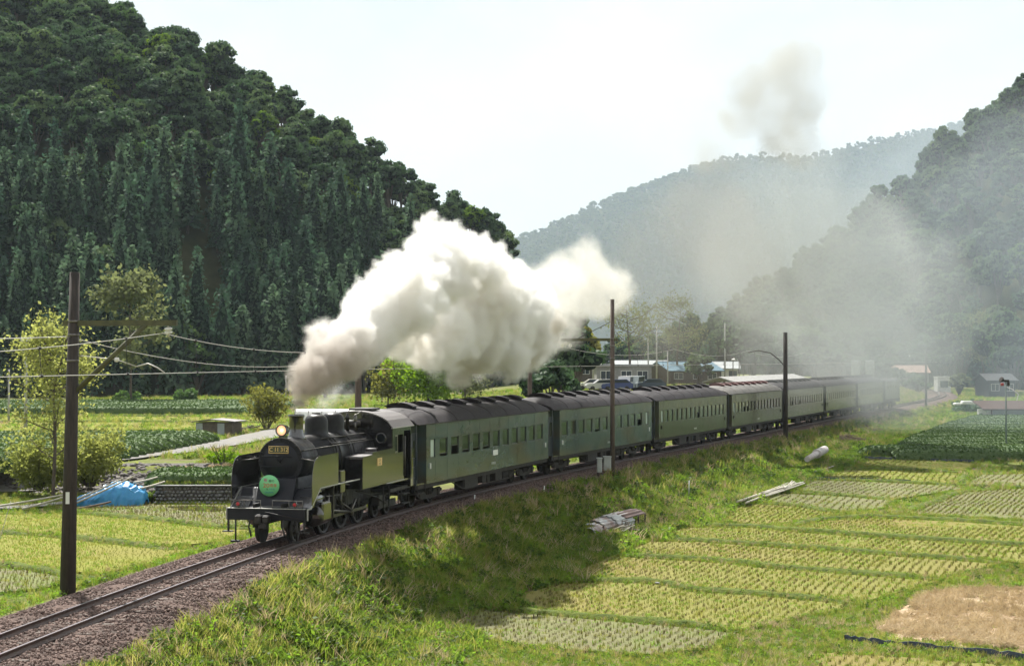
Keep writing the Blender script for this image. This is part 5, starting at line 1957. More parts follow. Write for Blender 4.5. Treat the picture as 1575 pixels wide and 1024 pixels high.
# ------------------------------------------------------------------ tea hedges
M_tea = leafmat('tea_leaves', [(.045, .085, .028), (.075, .125, .038), (.12, .175, .055)], trans=.25, gloss=.012, scale=1.2)
M_tea_core = pbr('tea_hedge_core', (.052, .092, .03), (.085, .13, .042), scale=6, detail=6, rough=.9, bump=.06, bscale=8)
def tea_mesh(seed, L, w=1.45, h=.72, nleaf=1100, leaf=.13):
    rng = np.random.default_rng(seed)
    ny, nx = max(6, int(L / .5)), 8
    V = []
    ends = min(.9, L * .2)
    for j in range(ny + 1):
        y = L * j / ny
        e = min(1, (min(y, L - y) + .02) / ends) ** .5
        for i in range(nx + 1):
            u = -1 + 2 * i / nx
            x = math.sin(u * PI / 2) * w * .5 * (.35 + .65 * e)
            z = h * (math.cos(u * PI / 2) ** .45 if abs(u) < .999 else 0) * (.25 + .75 * e)
            V.append((x + rng.normal() * .03, y, z + rng.normal() * .03 - (.1 if abs(u) > .99 else 0)))
    V = np.array(V)
    k = np.arange((ny + 1) * (nx + 1)).reshape(ny + 1, nx + 1)
    f = np.stack([k[:-1, :-1].ravel(), k[:-1, 1:].ravel(), k[1:, 1:].ravel(), k[1:, :-1].ravel()], 1)
    ids = rng.integers(0, len(f), nleaf)
    c = V[f[ids]]
    w4 = rng.dirichlet([1, 1, 1, 1], nleaf)
    P = (c * w4[:, :, None]).sum(1)
    nr = P - np.stack([np.zeros(nleaf), P[:, 1], np.full(nleaf, h * .2)], 1)
    nr /= np.linalg.norm(nr, axis=1)[:, None] + 1e-9
    lv, lf = leaf_quads(P + nr * rng.uniform(-.01, .06, nleaf)[:, None], leaf * rng.uniform(.6, 1.4, nleaf), rng, nr, .5, 0, 1.4)
    V2, F2, I2 = join_np([(V, f, 1), (lv, lf, 0)])
    return np_mesh('tea_hedge', V2, F2, [M_tea, M_tea_core], I2)
# left: rows run away to the left, their rounded ends along the road
TM = [tea_mesh(i, 30, 1.35, .8, 5200, .10) for i in range(3)]
for i in range(15):
    t = i / 14
    e = px2(188, 709, .3).lerp(px2(338, 680, .3), t)
    if i % 1 == 0:
        o = link('tea_hedge', TM[i % 3], None, (e.x, e.y, .28), PI / 2 + .12, (1, rng.uniform(.95, 1.1), rng.uniform(.9, 1.1)))
        tag(o, 'dark clipped tea hedge, rounded end by the gravel road, left of the shed', 'tea hedge', 'tea hedges of the left field')
for i in range(6):
    e = px2(20, 722, .3)
    o = link('tea_hedge', TM[i % 3], None, (e.x - .9 * i * .1, e.y + 1.4 * i, .28), PI / 2 + .12, (1, .6, 1))
    tag(o, 'dark green clipped tea hedge behind the sparse leafy tree at the left edge', 'tea hedge', 'tea hedges of the left field corner')
TM2 = [tea_mesh(10 + i, 46, 1.6, .85, 3600, .15) for i in range(2)]
for i in range(11):
    o = link('tea_hedge', TM2[i % 2], None, (rng.uniform(-29, -24), 170 + i * 3.0, .25), PI / 2 + .05, (1, rng.uniform(.8, 1.0), rng.uniform(.85, 1.15)))
    tag(o, 'low grey-green hedge row of the far tea field below the wooded hill', 'tea hedge', 'tea hedges of the far left field')
for i in range(9):
    o = link('tea_hedge', TM2[i % 2], None, (-31 - rng.uniform(0, 3), 172 + i * 3.4, .25), PI / 2 + .05, (1, 1, rng.uniform(.75, 1.0)))
    tag(o, 'low grey-green hedge row of the far tea field at the left edge below the hill', 'tea hedge', 'tea hedges at the far left edge')
# small plot on the cobbled terrace
TM3 = [tea_mesh(20 + i, 6.5, 1.2, .55, 900, .12) for i in range(2)]
for i in range(4):
    p = px2(372, 755, -.05)
    o = link('tea_hedge', TM3[i % 2], None, (-12.1, 80.2 + i * 1.15, -.06), PI / 2 - .05, (1, rng.uniform(.75, .95), 1))
    tag(o, 'short tea hedge on the small terrace above the cobbled wall', 'tea hedge', 'tea hedges on the cobbled terrace')
# right: broad tea field, rows across the view
TM4 = [tea_mesh(30 + i, 34, 1.85, .85, 7000, .10) for i in range(3)]
k = 0
y = 132.5
while y < 206:
    zt = float(np.interp(y, ZR_Y, ZR_Z))
    xl = (np.interp(y, [132, 137, 150, 175, 206], [1372, 1366, 1385, 1440, 1505]) - 787.5) / FPX * y
    sx = rng.uniform(.95, 1.05)
    o = link('tea_hedge', TM4[k % 3], None, (xl + 34 * sx, y, zt - .02), PI / 2 + .02, (1, sx, rng.uniform(.9, 1.08)))
    tag(o, 'broad flat-topped tea hedge row in the field by the lamp post', 'tea hedge', 'tea hedges of the right field')
    k += 1
    y += 1.95 if k % 7 else 2.9
o = link('tea_hedge', tea_mesh(40, 8, 1.5, .8, 900, .18), None, px2(1414, 688, -1.9) , PI / 2 + .1)
o.location.y = 131.2 + 6
tag(o, 'short dark stub of hedge at the near left corner of the right tea field', 'tea hedge')

# ------------------------------------------------------------------ stone walls, road, path
M_cob = pbr('cobble_stone', (.12, .125, .13), (.26, .26, .25), scale=3, rough=.85, bump=.02, bscale=10)
M_dark_stone = pbr('dark_wall_stone', (.05, .045, .042), (.15, .13, .12), scale=2.5, rough=.9, bump=.03, bscale=8)
def stones(name, n, fn, seed, mat, r0, r1, flat=.8):
    rg = random.Random(seed)
    base = [rock_mesh('stone', seed + i, mat, r=1, flat=flat) for i in range(5)]
    arr = []
    for me in base:
        v = np.empty(len(me.vertices) * 3, np.float32); me.vertices.foreach_get('co', v)
        f = np.array([p.vertices[:] for p in me.polygons])
        arr.append((v.reshape(-1, 3), f))
    V, F, b = [], [], 0
    for i in range(n):
        p, s = fn(i, rg)
        v, f = arr[rg.randrange(5)]
        a = rg.uniform(0, 6.28)
        R = np.array([[math.cos(a), -math.sin(a), 0], [math.sin(a), math.cos(a), 0], [0, 0, 1]])
        V.append((v @ R.T) * s * rg.uniform(r0, r1) + np.array(p)); F.append(f + b); b += len(v)
    return np_mesh(name, np.concatenate(V), np.concatenate(F), mat, smooth=True)
wall = empty('cobble_wall', (-14, 78.9, -.9), 0, 'low retaining wall of rounded grey cobbles beside the locomotive', 'stone wall')
nW = 5 * 46
def fcob(i, rg):
    r, c = divmod(i, 46)
    x = -16.7 + c * .19 + (r % 2) * .09
    return (x - -14 + rg.uniform(-.02, .02), rg.uniform(-.05, .05) + r * .035 - .1, .08 + r * .165 + rg.uniform(-.02, .02)), 1
o = link('cobbles', stones('cobbles', nW, fcob, 3, M_cob, .085, .12), wall)
tag(o, kind='stuff')
MB().box(-2.7, 6.2, .02, .25, -.1, .86).build('backing', M_dark_stone, wall)
MB().box(-2.8, 6.2, -.16, .2, .855, .90).build('coping', M_cob, wall)
wall2 = empty('terrace_wall', (-24, 88.5, -.9), 0, 'long dark terrace wall of tumbled field stones below the gravel road', 'stone wall')
def fdark(i, rg):
    x = rg.uniform(-19, 8.6)
    t = rg.random()
    return (x, -2.0 + t * 3.4, t * 1.15 + rg.uniform(-.06, .04)), 1
o = link('field_stones', stones('field_stones', 2600, fdark, 5, M_dark_stone, .12, .27, .75), wall2)
tag(o, kind='stuff')
b = MB()
b.quad((-19, -2.25, -.05), (8.4, -2.25, -.05), (8.4, 1.5, 1.24), (-19, 1.5, 1.24))
b.quad((8.4, -2.25, -.3), (8.4, 1.5, -.3), (8.4, 1.5, 1.24), (8.4, -2.25, -.05))
b.build('backing', M_dark_stone, wall2)
def road(name, pix, w, mat, z, lift, label):
    p0 = [px2(x, y, z) for x, y in pix]
    pts = []
    for i in range(len(p0) - 1):
        for k in range(8): pts.append(p0[i].lerp(p0[i + 1], k / 8))
    pts.append(p0[-1])
    vs, fs = [], []
    for i, p in enumerate(pts):
        d = (pts[min(i + 1, len(pts) - 1)] - pts[max(i - 1, 0)]).normalized()
        nn = Vector((-d.y, d.x, 0))
        for q in (-.5, -.25, .25, .5):
            l = p + nn * (w * q + .12 * math.sin(i * .9 + q * 3))
            zz = float(ground(np.array([l.x]), np.array([l.y]), False)[0])
            vs.append((l.x, l.y, zz + lift + (.03 if abs(q) < .4 else -.01)))
    for i in range(len(pts) - 1):
        for q in range(3):
            fs.append((4 * i + q, 4 * i + q + 1, 4 * i + 5 + q, 4 * i + 4 + q))
    b = MB().add(vs, fs, True)
    return tag(b.build(name, mat), label, kind='structure')
M_path = pbr('gravel_path', (.17, .165, .155), (.26, .25, .235), scale=3, detail=8, rough=.95, spec=.1, bump=.02, bscale=20)
road('gravel_road', ROAD_PIX, 3.0, M_road, .3, .08, 'pale gravel road passing the shed')
road('gravel_path', [(-60, 785), (20, 781), (70, 777), (118, 772)], 1.0, M_path, -.9, .06, 'pale gravel path beside the blue tarpaulin')

# ------------------------------------------------------------------ catenary posts and wires
M_post = pbr('creosoted_post', (.022, .018, .017), (.05, .038, .032), scale=5, detail=6, rough=.8, bump=.01, stretch=(3, 3, .4))
M_post2 = pbr('weathered_post', (.07, .05, .042), (.12, .09, .075), scale=4, rough=.85, stretch=(3, 3, .4))
M_conc = pbr('concrete', (.32, .32, .30), (.42, .41, .39), scale=4, rough=.85)
M_arm = pbr('mossy_steel', (.06, .06, .03), (.10, .10, .045), scale=5, rough=.7)
M_porc = pbr('white_porcelain', (.72, .70, .68), rough=.25)
M_wire = pbr('pale_copper_wire', (.50, .48, .44), rough=.5, metallic=.2)
M_dwire = pbr('dark_wire', (.03, .03, .03), rough=.6)
def post(base, top, r0, r1, mat, label, s, side=1, arm_h=6.86, reach=2.9, arm=True, brace=True, group='catenary posts along the line', bands=True, brace_up=False):
    root = empty('catenary_post', base, 0, label, 'post', group)
    d = Vector(top) - Vector(base)
    b = MB().tube([(0, 0, -.6), d * .5, d], [r0 * 1.02, (r0 + r1) / 2, r1], 14)
    b.build('pole', mat, root)
    if not arm: return root
    a = heading(s)
    n = Vector((math.sin(a), -math.cos(a), 0)) * side            # towards the track
    k = (arm_h - base[2]) / d.z
    o0 = d * k
    b = MB()
    p0, p1 = o0 - n * .3, o0 + n * reach
    A = Vector((math.cos(a), math.sin(a), 0))
    for q in (p0,):
        vs = [p + A * u + Vector((0, 0, w)) for p in (p0, p1) for u, w in ((-.06, -.075), (.06, -.075), (.06, .075), (-.06, .075))]
        b.add(vs, [(0, 1, 2, 3), (4, 7, 6, 5), (0, 4, 5, 1), (1, 5, 6, 2), (2, 6, 7, 3), (3, 7, 4, 0)])
    b.build('bracket_arm', M_arm, root)
    if brace:
        b = MB()
        if brace_up: b.tube([o0 + Vector((0, 0, 1.0)), o0 + n * reach * .72], .02, 6)
        else: b.tube([d * ((arm_h - 1.95 - base[2]) / d.z), o0 + n * reach * .7 + Vector((0, 0, -.05))], .07, 8)
        b.build('brace', M_arm if not brace_up else M_dwire, root)
    b = MB()
    c = o0 + n * (reach - .25) + Vector((0, 0, -.05))
    for h, r in ((0, .02), (-.05, .1), (-.08, .03), (-.13, .1), (-.16, .03), (-.21, .09), (-.24, .02)):
        pass
    b.lathe([(.02, 0), (.025, -.06), (.11, -.10), (.10, -.13), (.04, -.14), (.11, -.2), (.1, -.23), (.03, -.24), (.02, -.34)], 14, T(c.x, c.y, c.z) @ RX(.25))
    b.build('insulator', M_porc, root)
    if bands:
        b = MB()
        for z in (arm_h + .05, arm_h - .32, arm_h - 1.02):
            q = d * ((z - base[2]) / d.z)
            rr = r0 + (r1 - r0) * ((z - base[2]) / d.z) + .012
            b.lathe([(rr, -.03), (rr, .03)], 16, T(q.x, q.y, q.z))
        b.build('clamp_band', M_steel, root)
    return root
def at_px(px, lat, s_guess):
    """distance along the track at which lateral offset lat shows at column px"""
    ss = np.linspace(s_guess - 25, s_guess + 25, 1001)
    best = min(ss, key=lambda s: abs(787.5 + FPX * trk(s, lat).x / trk(s, lat).y - px))
    return float(best)
sA = at_px(105, -3.05, -20)
bA = trk(sA, -3.05, -.5)
tA = bA + Vector((.17, 0, 8.75))
pA_ = post(bA, tA, .215, .135, M_post, 'tall dark catenary post standing alone left of the track, in front of the locomotive', sA, 1, 6.86, 2.95)
dA = tA - bA
q = dA * .30
MB().box(q.x - .05, q.x + .05, q.y - .222, q.y - .2, q.z - .16, q.z + .16).build('number_plate', M_white, pA_)
# registration arm with insulator to the contact wire
aA = heading(sA); nA = Vector((math.sin(aA), -math.cos(aA), 0))
b = MB()
o1 = dA * ((6.0 + .5) / dA.z)
ca = nA * 2.75 + Vector((0, 0, 5.52 + .5)) + dA * 0
ins = o1.lerp(ca, .48) + Vector((0, 0, .10))
b.tube([o1, ins, o1.lerp(ca, .7) + Vector((0, 0, .02))], .012, 5)
b.tube([o1.lerp(ca, .70) + Vector((0, 0, .02)), o1.lerp(ca, .82) + Vector((0, 0, .16)), o1.lerp(ca, .92) + Vector((0, 0, .10)), ca], .02, 6)
b.build('registration_arm', M_wire, pA_)
MB().lathe([(0, -.07), (.06, -.05), (.07, 0), (.06, .05), (0, .07)], 12, T(ins.x, ins.y, ins.z)).build('insulator', M_porc, pA_)
s2 = at_px(942, 2.45, 27.5)
b2 = trk(s2, 2.45, -.3)
post(b2, b2 + Vector((0, 0, 9.42)), .13, .11, M_post2, 'slim brown catenary post with two grey cabinets at its foot, beside the second coach', s2, -1, 6.95, 2.9, brace_up=True)
s3 = at_px(1208, 2.7, 74.6)
b3 = trk(s3, 2.7, -.35)
r3 = post(b3, b3 + Vector((0, 0, 8.4)), .19, .17, M_post, 'thick dark catenary post standing before the joint of the fourth and fifth coaches', s3, -1, 6.9, 2.9, arm=False)
b = MB()
a = heading(s3); n3 = Vector((-math.sin(a), math.cos(a), 0))
b.tube([Vector((0, 0, 5.6)), n3 * .5 + Vector((0, 0, 6.2)), n3 * 1.2 + Vector((0, 0, 6.75)), n3 * 2.2 + Vector((0, 0, 6.95)), n3 * 3.0 + Vector((0, 0, 6.8))], .045, 6)
b.build('curved_bracket', M_post, r3)
s4 = at_px(1424, 2.5, 185)
b4 = trk(s4, 2.5, -.4)
post(b4, b4 + Vector((0, 0, 7.6)), .15, .13, M_post, 'distant catenary post beside the curving track behind the train', s4, -1, 6.6, 2.4, brace=False)
sL1 = at_px(551, -2.75, 4.4)
bL1 = trk(sL1, -2.75, -.5)
post(bL1, bL1 + Vector((0, 0, 8.2)), .15, .13, M_post2, 'brown catenary post behind the engine cab, its top lost in the smoke', sL1, 1, 6.86, 2.8, brace_up=True)
sL2 = at_px(815, -2.7, 28.5)
bL2 = trk(sL2, -2.7, -.5)
post(bL2, bL2 + Vector((0, 0, 7.4)), .14, .12, M_post2, 'brown catenary post rising behind the joint of the first two coaches, top in the smoke', sL2, 1, 6.86, 2.6, brace=False)
# wires
sup = [-62, sA, sL1, s2, s2 + 24, s3, 100, 124, 150, s4, 240]
mess, cont = MB(), MB()
ms, cs = [], []
drop = MB()
drops = []
for i in range(len(sup) - 1):
    s0_, s1_ = sup[i], sup[i + 1]
    m = 14
    z0 = 6.58
    sag = .75 * min(1, ((s1_ - s0_) / 40)) ** 1.0
    for k in range(m + (1 if i == len(sup) - 2 else 0)):
        t = k / m
        s_ = s0_ + (s1_ - s0_) * t
        ms.append(trk(s_, -.35 + .0 * t, z0 - sag * 4 * t * (1 - t)))
        cs.append(trk(s_, -.3, 5.5))
    nd = max(3, int((s1_ - s0_) / 5))
    for k in range(nd):
        t = (k + .5) / nd
        s_ = s0_ + (s1_ - s0_) * t
        drops.append((trk(s_, -.35, z0 - sag * 4 * t * (1 - t)), trk(s_, -.3, 5.5)))
mw = empty('catenary_wire', ms[10], 0, 'overhead contact wire and messenger wire strung above the track', 'wire')
def rel(pts): return [p - mw.location for p in pts]
MB().tube(rel(ms), .011, 5).build('messenger_wire', M_wire, mw)
MB().tube(rel(cs), .011, 5).build('contact_wire', M_wire, mw)
for a_, b_ in drops[:26]:
    b = MB()
    b.tube(rel([a_, b_]), .009, 4)
    for p in rel([a_, b_]):
        b.bevbox(p.x - .04, p.x + .04, p.y - .05, p.y + .05, p.z - .04, p.z + .04, .015)
    b.build('dropper', M_dwire, mw)
def wire(name, p0, p1, sag, r, mat, label, n=14, grp=None):
    b = MB()
    pts = [Vector(p0).lerp(Vector(p1), k / n) - Vector((0, 0, sag * 4 * (k / n) * (1 - k / n))) for k in range(n + 1)]
    b.tube([p - pts[0] for p in pts], r, 5)
    return tag(b.build(name, mat, None, pts[0]), label, 'wire', grp)
wire('feeder_wire', bA + Vector((.1, 0, 7.0)), trk(sA - 40, -4.2, 6.7), .35, .012, M_wire, 'thin feeder wire leaving the tall dark post towards the left edge')
wire('feeder_wire', bA + Vector((.15, 0, 6.95)), bL1 + Vector((0, 0, 6.5)), .6, .011, M_wire, 'thin feeder wire sagging from the tall dark post towards the smoke')
wire('stay_wire', pxd(-20, 900, 44), pxd(18, 770, 47), .0, .008, M_dwire, 'thin dark stay wire slanting at the left edge before the paddies')
# signal cabinets at the foot of post 2
M_cabg = pbr('cabinet_grey', (.34, .37, .37), (.42, .44, .43), scale=3, rough=.5)
for (px, w, lab) in ((922, .26, 'narrow grey signal cabinet left of its wider twin by the slim post'), (934, .40, 'wider grey signal cabinet at the foot of the slim post')):
    s_ = at_px(px, 2.2, 26)
    p = trk(s_, 2.2, -.35)
    b = MB()
    b.bevbox(-w / 2, w / 2, -.15, .15, .25, .98, .02)
    b.bevbox(-w / 2 - .03, w / 2 + .03, -.18, .18, .98, 1.03, .01)
    cb = empty('signal_cabinet', p, 0, lab, 'cabinet', 'signal cabinets by the track')
    b.build('case', M_cabg, cb)
    MB().bevbox(-w / 2 + .03, w / 2 - .03, -.165, -.15, .3, .93, .006).build('door', M_cabg, cb)
    q = MB()
    for x in (-w / 2 + .05, w / 2 - .05): q.box(x - .025, x + .025, -.05, .05, -.2, .25)
    q.build('leg', M_under, cb)
# little white marker stakes on the bank
for (px, py, h, lab) in ((729, 775, .42, 'white marker stake leaning at the top of the bank below the first coach'), (836, 757, .32, 'short white marker stake at the bank edge nearer the second coach')):
    p = px2(px, py, -.4)
    b = MB()
    b.tube([(0, 0, -.1), (.04, 0, h)], .03, 6)
    tag(b.build('marker_stake', M_white, None, p), lab, 'stake', 'marker stakes on the bank')
for (px, py, h, lab) in ((1059, 757, .7, 'thin pale stake in the sunny grass beyond the corrugated tin roll'),):
    p = px2(px, py, -1.7)
    tag(MB().tube([(0, 0, -.1), (.03, 0, h)], .035, 6).build('marker_stake', M_white, None, p), lab, 'stake')

# ------------------------------------------------------------------ blue tarpaulin heap with poles
M_tarp = pbr('blue_tarpaulin', (.03, .22, .50), (.05, .30, .58), scale=3, rough=.4, spec=.5, bump=.03, bscale=5)
M_bam = pbr('grey_bamboo', (.36, .33, .27), (.52, .49, .42), scale=5, rough=.7, stretch=(1, 1, 6))
tp = px2(168, 778, -.9)
n_u, n_v = 72, 40
V = []
for i in range(n_u + 1):
    u = i / n_u
    for j in range(n_v + 1):
        v_ = j / n_v
        ang = PI * v_
        env = (math.sin(PI * min(1, max(0, u))) ** .35 if 0 < u < 1 else 0)
        hh = (.62 + .55 * smooth01(np.array((u - .1) / .6)) ) * (.25 + .75 * env)
        x = -1.65 + 3.3 * u
        y = -.75 * math.cos(ang) * (.55 + .45 * env)
        z = float(hh) * math.sin(ang) ** .55
        f = float(fbm(np.array([u * 9 + v_ * 3]), np.array([v_ * 6]), 71, 4)[0]) + .55 * float(1 - abs(fbm(np.array([u * 16 - v_ * 6]), np.array([v_ * 5 + u * 4]), 91, 2)[0]) * 2.4)
        V.append((x + .03 * f, y + .10 * f, max(0.0, z + .19 * f * math.sin(ang) - .08)))
V = np.array(V)
k = np.arange((n_u + 1) * (n_v + 1)).reshape(n_u + 1, n_v + 1)
f = np.stack([k[:-1, :-1].ravel(), k[1:, :-1].ravel(), k[1:, 1:].ravel(), k[:-1, 1:].ravel()], 1)
o = link('tarpaulin_heap', np_mesh('tarpaulin_heap', V, f, M_tarp, smooth=True), None, tp + Vector((0, .5, 0)), -.06)
tag(o, 'crumpled bright blue tarpaulin covering a heap behind the paddies', 'tarpaulin')
def pole_between(p, q, r, mat, label, name='bamboo_pole', grp=None, cat='pole'):
    p, q = Vector(p), Vector(q)
    d = q - p
    m = 6
    b = MB()
    b.tube([d * (k / m) + Vector((0, 0, -.02 * math.sin(PI * k / m))) for k in range(m + 1)], [r * (1 - .3 * k / m) for k in range(m + 1)], 7)
    return tag(b.build(name, mat, None, p), label, cat, grp)
g1 = 'bamboo poles by the blue tarpaulin'
pole_between(pxd(118, 773, 77.2), pxd(208, 731, 77.0), .05, M_bam, 'grey pole lying over the top of the blue tarpaulin', grp=g1)
pole_between(pxd(118, 768, 77.5), pxd(190, 735, 77.6), .05, M_bam, 'second grey pole lying just behind the one on top of the blue tarpaulin', grp=g1)
pole_between(pxd(206, 742, 78.5), pxd(243, 733, 79.5), .05, M_bam, 'upper of the two pale poles poking out right of the tarpaulin', grp=g1)
pole_between(pxd(216, 751, 78.2), pxd(254, 740, 79.3), .055, M_bam, 'lower of the two pale poles poking out right of the tarpaulin', grp=g1)
pole_between(pxd(-10, 779, 76.0), pxd(100, 760, 76.5), .055, M_bam, 'upper of the long pale poles left of the tarpaulin by the path', grp=g1)
pole_between(pxd(35, 782, 75.5), pxd(98, 764, 75.9), .055, M_bam, 'lower of the long pale poles left of the tarpaulin by the path', grp=g1)
pole_between(pxd(118, 782, 75.6), pxd(172, 771, 75.9), .06, pbr('dark_plank', (.10, .07, .05), (.15, .11, .08), rough=.9), 'dark plank lying at the foot of the blue tarpaulin', 'plank', None, 'plank')

# ------------------------------------------------------------------ corrugated tin roll and litter on the right bank
M_tin = pbr('weathered_tin', (.34, .36, .37), (.46, .46, .45), scale=3, rough=.5, metallic=.2, col3=(.16, .07, .045), scale3=1.1, bump=.004)
M_rust = pbr('rusty_tin', (.11, .055, .042), (.07, .045, .045), scale=3, rough=.7)
ctr = px2(934, 810, -1.75)
d0, d1 = px2(895, 827, -2.2), px2(974, 803, -2.15)
rt = empty('tin_sheet_pile', d0, 0, 'pile of weathered corrugated tin sheets rolled over a frame at the foot of the bank', 'scrap pile')
ax = (d1 - d0); ln = ax.length; ax.normalize()
rz_ = math.atan2(ax.y, ax.x)
def tin(name, x0, x1, r, zc, t0, t1, mat, yo=0, amp=.03, waves=16):
    vs, fs = [], []
    m, nn = 44, 8
    for i in range(nn + 1):
        x = x0 + (x1 - x0) * i / nn
        for k in range(m + 1):
            t = t0 + (t1 - t0) * k / m
            rr = r + amp * math.sin(waves * t) 
            vs.append((x, yo + rr * math.cos(t), zc + rr * math.sin(t) * .8))
    base = len(vs)
    for i in range(nn):
        for k in range(m):
            a = i * (m + 1) + k
            fs.append((a, a + 1, a + m + 2, a + m + 1))
    b = MB().add(vs, fs, True)
    o = b.build(name, mat, rt)
    md = o.modifiers.new('thick', 'SOLIDIFY'); md.thickness = .02
    o.rotation_euler = (0, 0, rz_)
    return o
tin('tin_sheet', .8, 2.5, .56, .12, .0, PI, M_tin)
tin('tin_sheet', 1.6, 3.6, .62, .17, .25, PI * .98, M_tin, .05)
tin('tin_sheet', 3.3, ln * .78, .66, .2, .5, PI * 1.0, M_tin, .04)
tin('tin_sheet', ln * .62, ln + .2, .68, .18, -.35, PI * .8, M_rust)
tin('tin_roll', -.1, 1.4, .30, .25, 0, 2 * PI, M_tin, -.35, .015, 20)
b = MB()
for x, y in ((ln, -.6), (ln - 1.2, -.65), (1.2, -.6)):
    b.tube([(x, y, -.5), (x, y, .5)], .04, 6)
o = b.build('frame_post', M_post, rt); o.rotation_euler = (0, 0, rz_)
b = MB()
rg = random.Random(8)
for i in range(9):
    p = Vector((rg.uniform(1.4, 3.2), rg.uniform(-1.3, -.9), .08 + .03 * i))
    b.tube([p, p + Vector((rg.uniform(.5, 1.3), rg.uniform(-.4, .3), rg.uniform(-.05, .15)))], .025, 5)
o = b.build('loose_sticks', M_bam, rt); o.rotation_euler = (0, 0, rz_)
tag(o, kind='stuff')
# pale roll farther up the bank
p0, p1 = px2(1241, 711, -1.5), px2(1268, 697, -1.5)
b = MB()
d = p1 - p0
b.tube([(0, 0, .25), d * .55 + Vector((0, 0, .3)), d * .58 + Vector((0, 0, .3)), d + Vector((0, 0, .3))], [.2, .23, .32, .31], 16)
b.tube([d * .5 + Vector((0, 0, .3)), d * .56 + Vector((0, 0, .29))], [.34, .34], 16)
o = b.build('sheet_roll', [pbr('pale_sheet_roll', (.55, .53, .52), (.36, .30, .29), scale=2.5, rough=.6)], None, p0)
tag(o, 'pale grey roll of sheeting lying in the sunny grass', 'roll')
# bamboo pile beside the paddies
g2 = 'poles of the bamboo pile beside the right paddies'
rg = random.Random(15)
for i in range(12):
    u = i / 11
    a = px2(1133 + 14 * rg.random() + 30 * (i % 3), 775 - 9 * (i % 3) - 3 * rg.random(), -2.1)
    c = px2(1205 + 25 * rg.random() + (10 if i % 3 else 0), 743 + 4 * rg.random(), -2.05)
    a.z += .08 + .05 * (i % 4); c.z += .08 + .05 * (i % 3)
    pole_between(a, c, .055, M_bam, 'grey bamboo pole in the loose pile beside the right paddies', grp=g2)
pole_between(px2(1252, 727, -2.0) + Vector((0, 0, .1)), px2(1283, 719, -2.0) + Vector((0, 0, .15)), .05, M_bam, 'single pale pole lying apart, between the bamboo pile and the small paddies')
# twig heaps
for px, py, r, lab, nn in ((1305, 676, 1.5, 'lower heap of brown cut twigs on the sunny bank', 150), (1330, 662, 1.9, 'upper heap of brown cut twigs nearer the rear coaches', 170), (960, 815, .5, 'small tangle of grey sticks beside the tin sheets', 40)):
    p = px2(px, py, -1.3 if px > 1000 else -2.1)
    b = MB()
    rg = random.Random(nn)
    for i in range(nn):
        a, q = rg.uniform(0, 6.28), r * rg.random()
        c = Vector((q * math.cos(a), q * math.sin(a), rg.uniform(0, .5) * (1 - q / r) + .05))
        dd = Vector((rg.gauss(0, 1), rg.gauss(0, 1), rg.gauss(0, .35))).normalized() * rg.uniform(.3, .8)
        b.tube([c - dd * .5, c + dd * .5], .018, 4, cap=False)
    tag(b.build('twig_heap', M_bare if px < 1000 else pbr('brown_twigs', (.12, .085, .06), (.2, .15, .11), scale=3, rough=.9), None, p), lab, 'twig heap')
# a few stones and a dark water patch, white bits
for px, py, lab in ((623, 936, 'flat brown stone lying in the grass at the foot of the near bank'), (683, 898, 'small white stone in the shaded grass'), (1010, 895, 'little white block on the paddy bund')):
    p = px2(px, py, -2.15)
    o = link('field_stone', rock_mesh('field_stone', px, M_cob if px != 683 else M_porc, r=.28 if px == 623 else .12, flat=.4), None, p)
    tag(o, lab, 'stone')
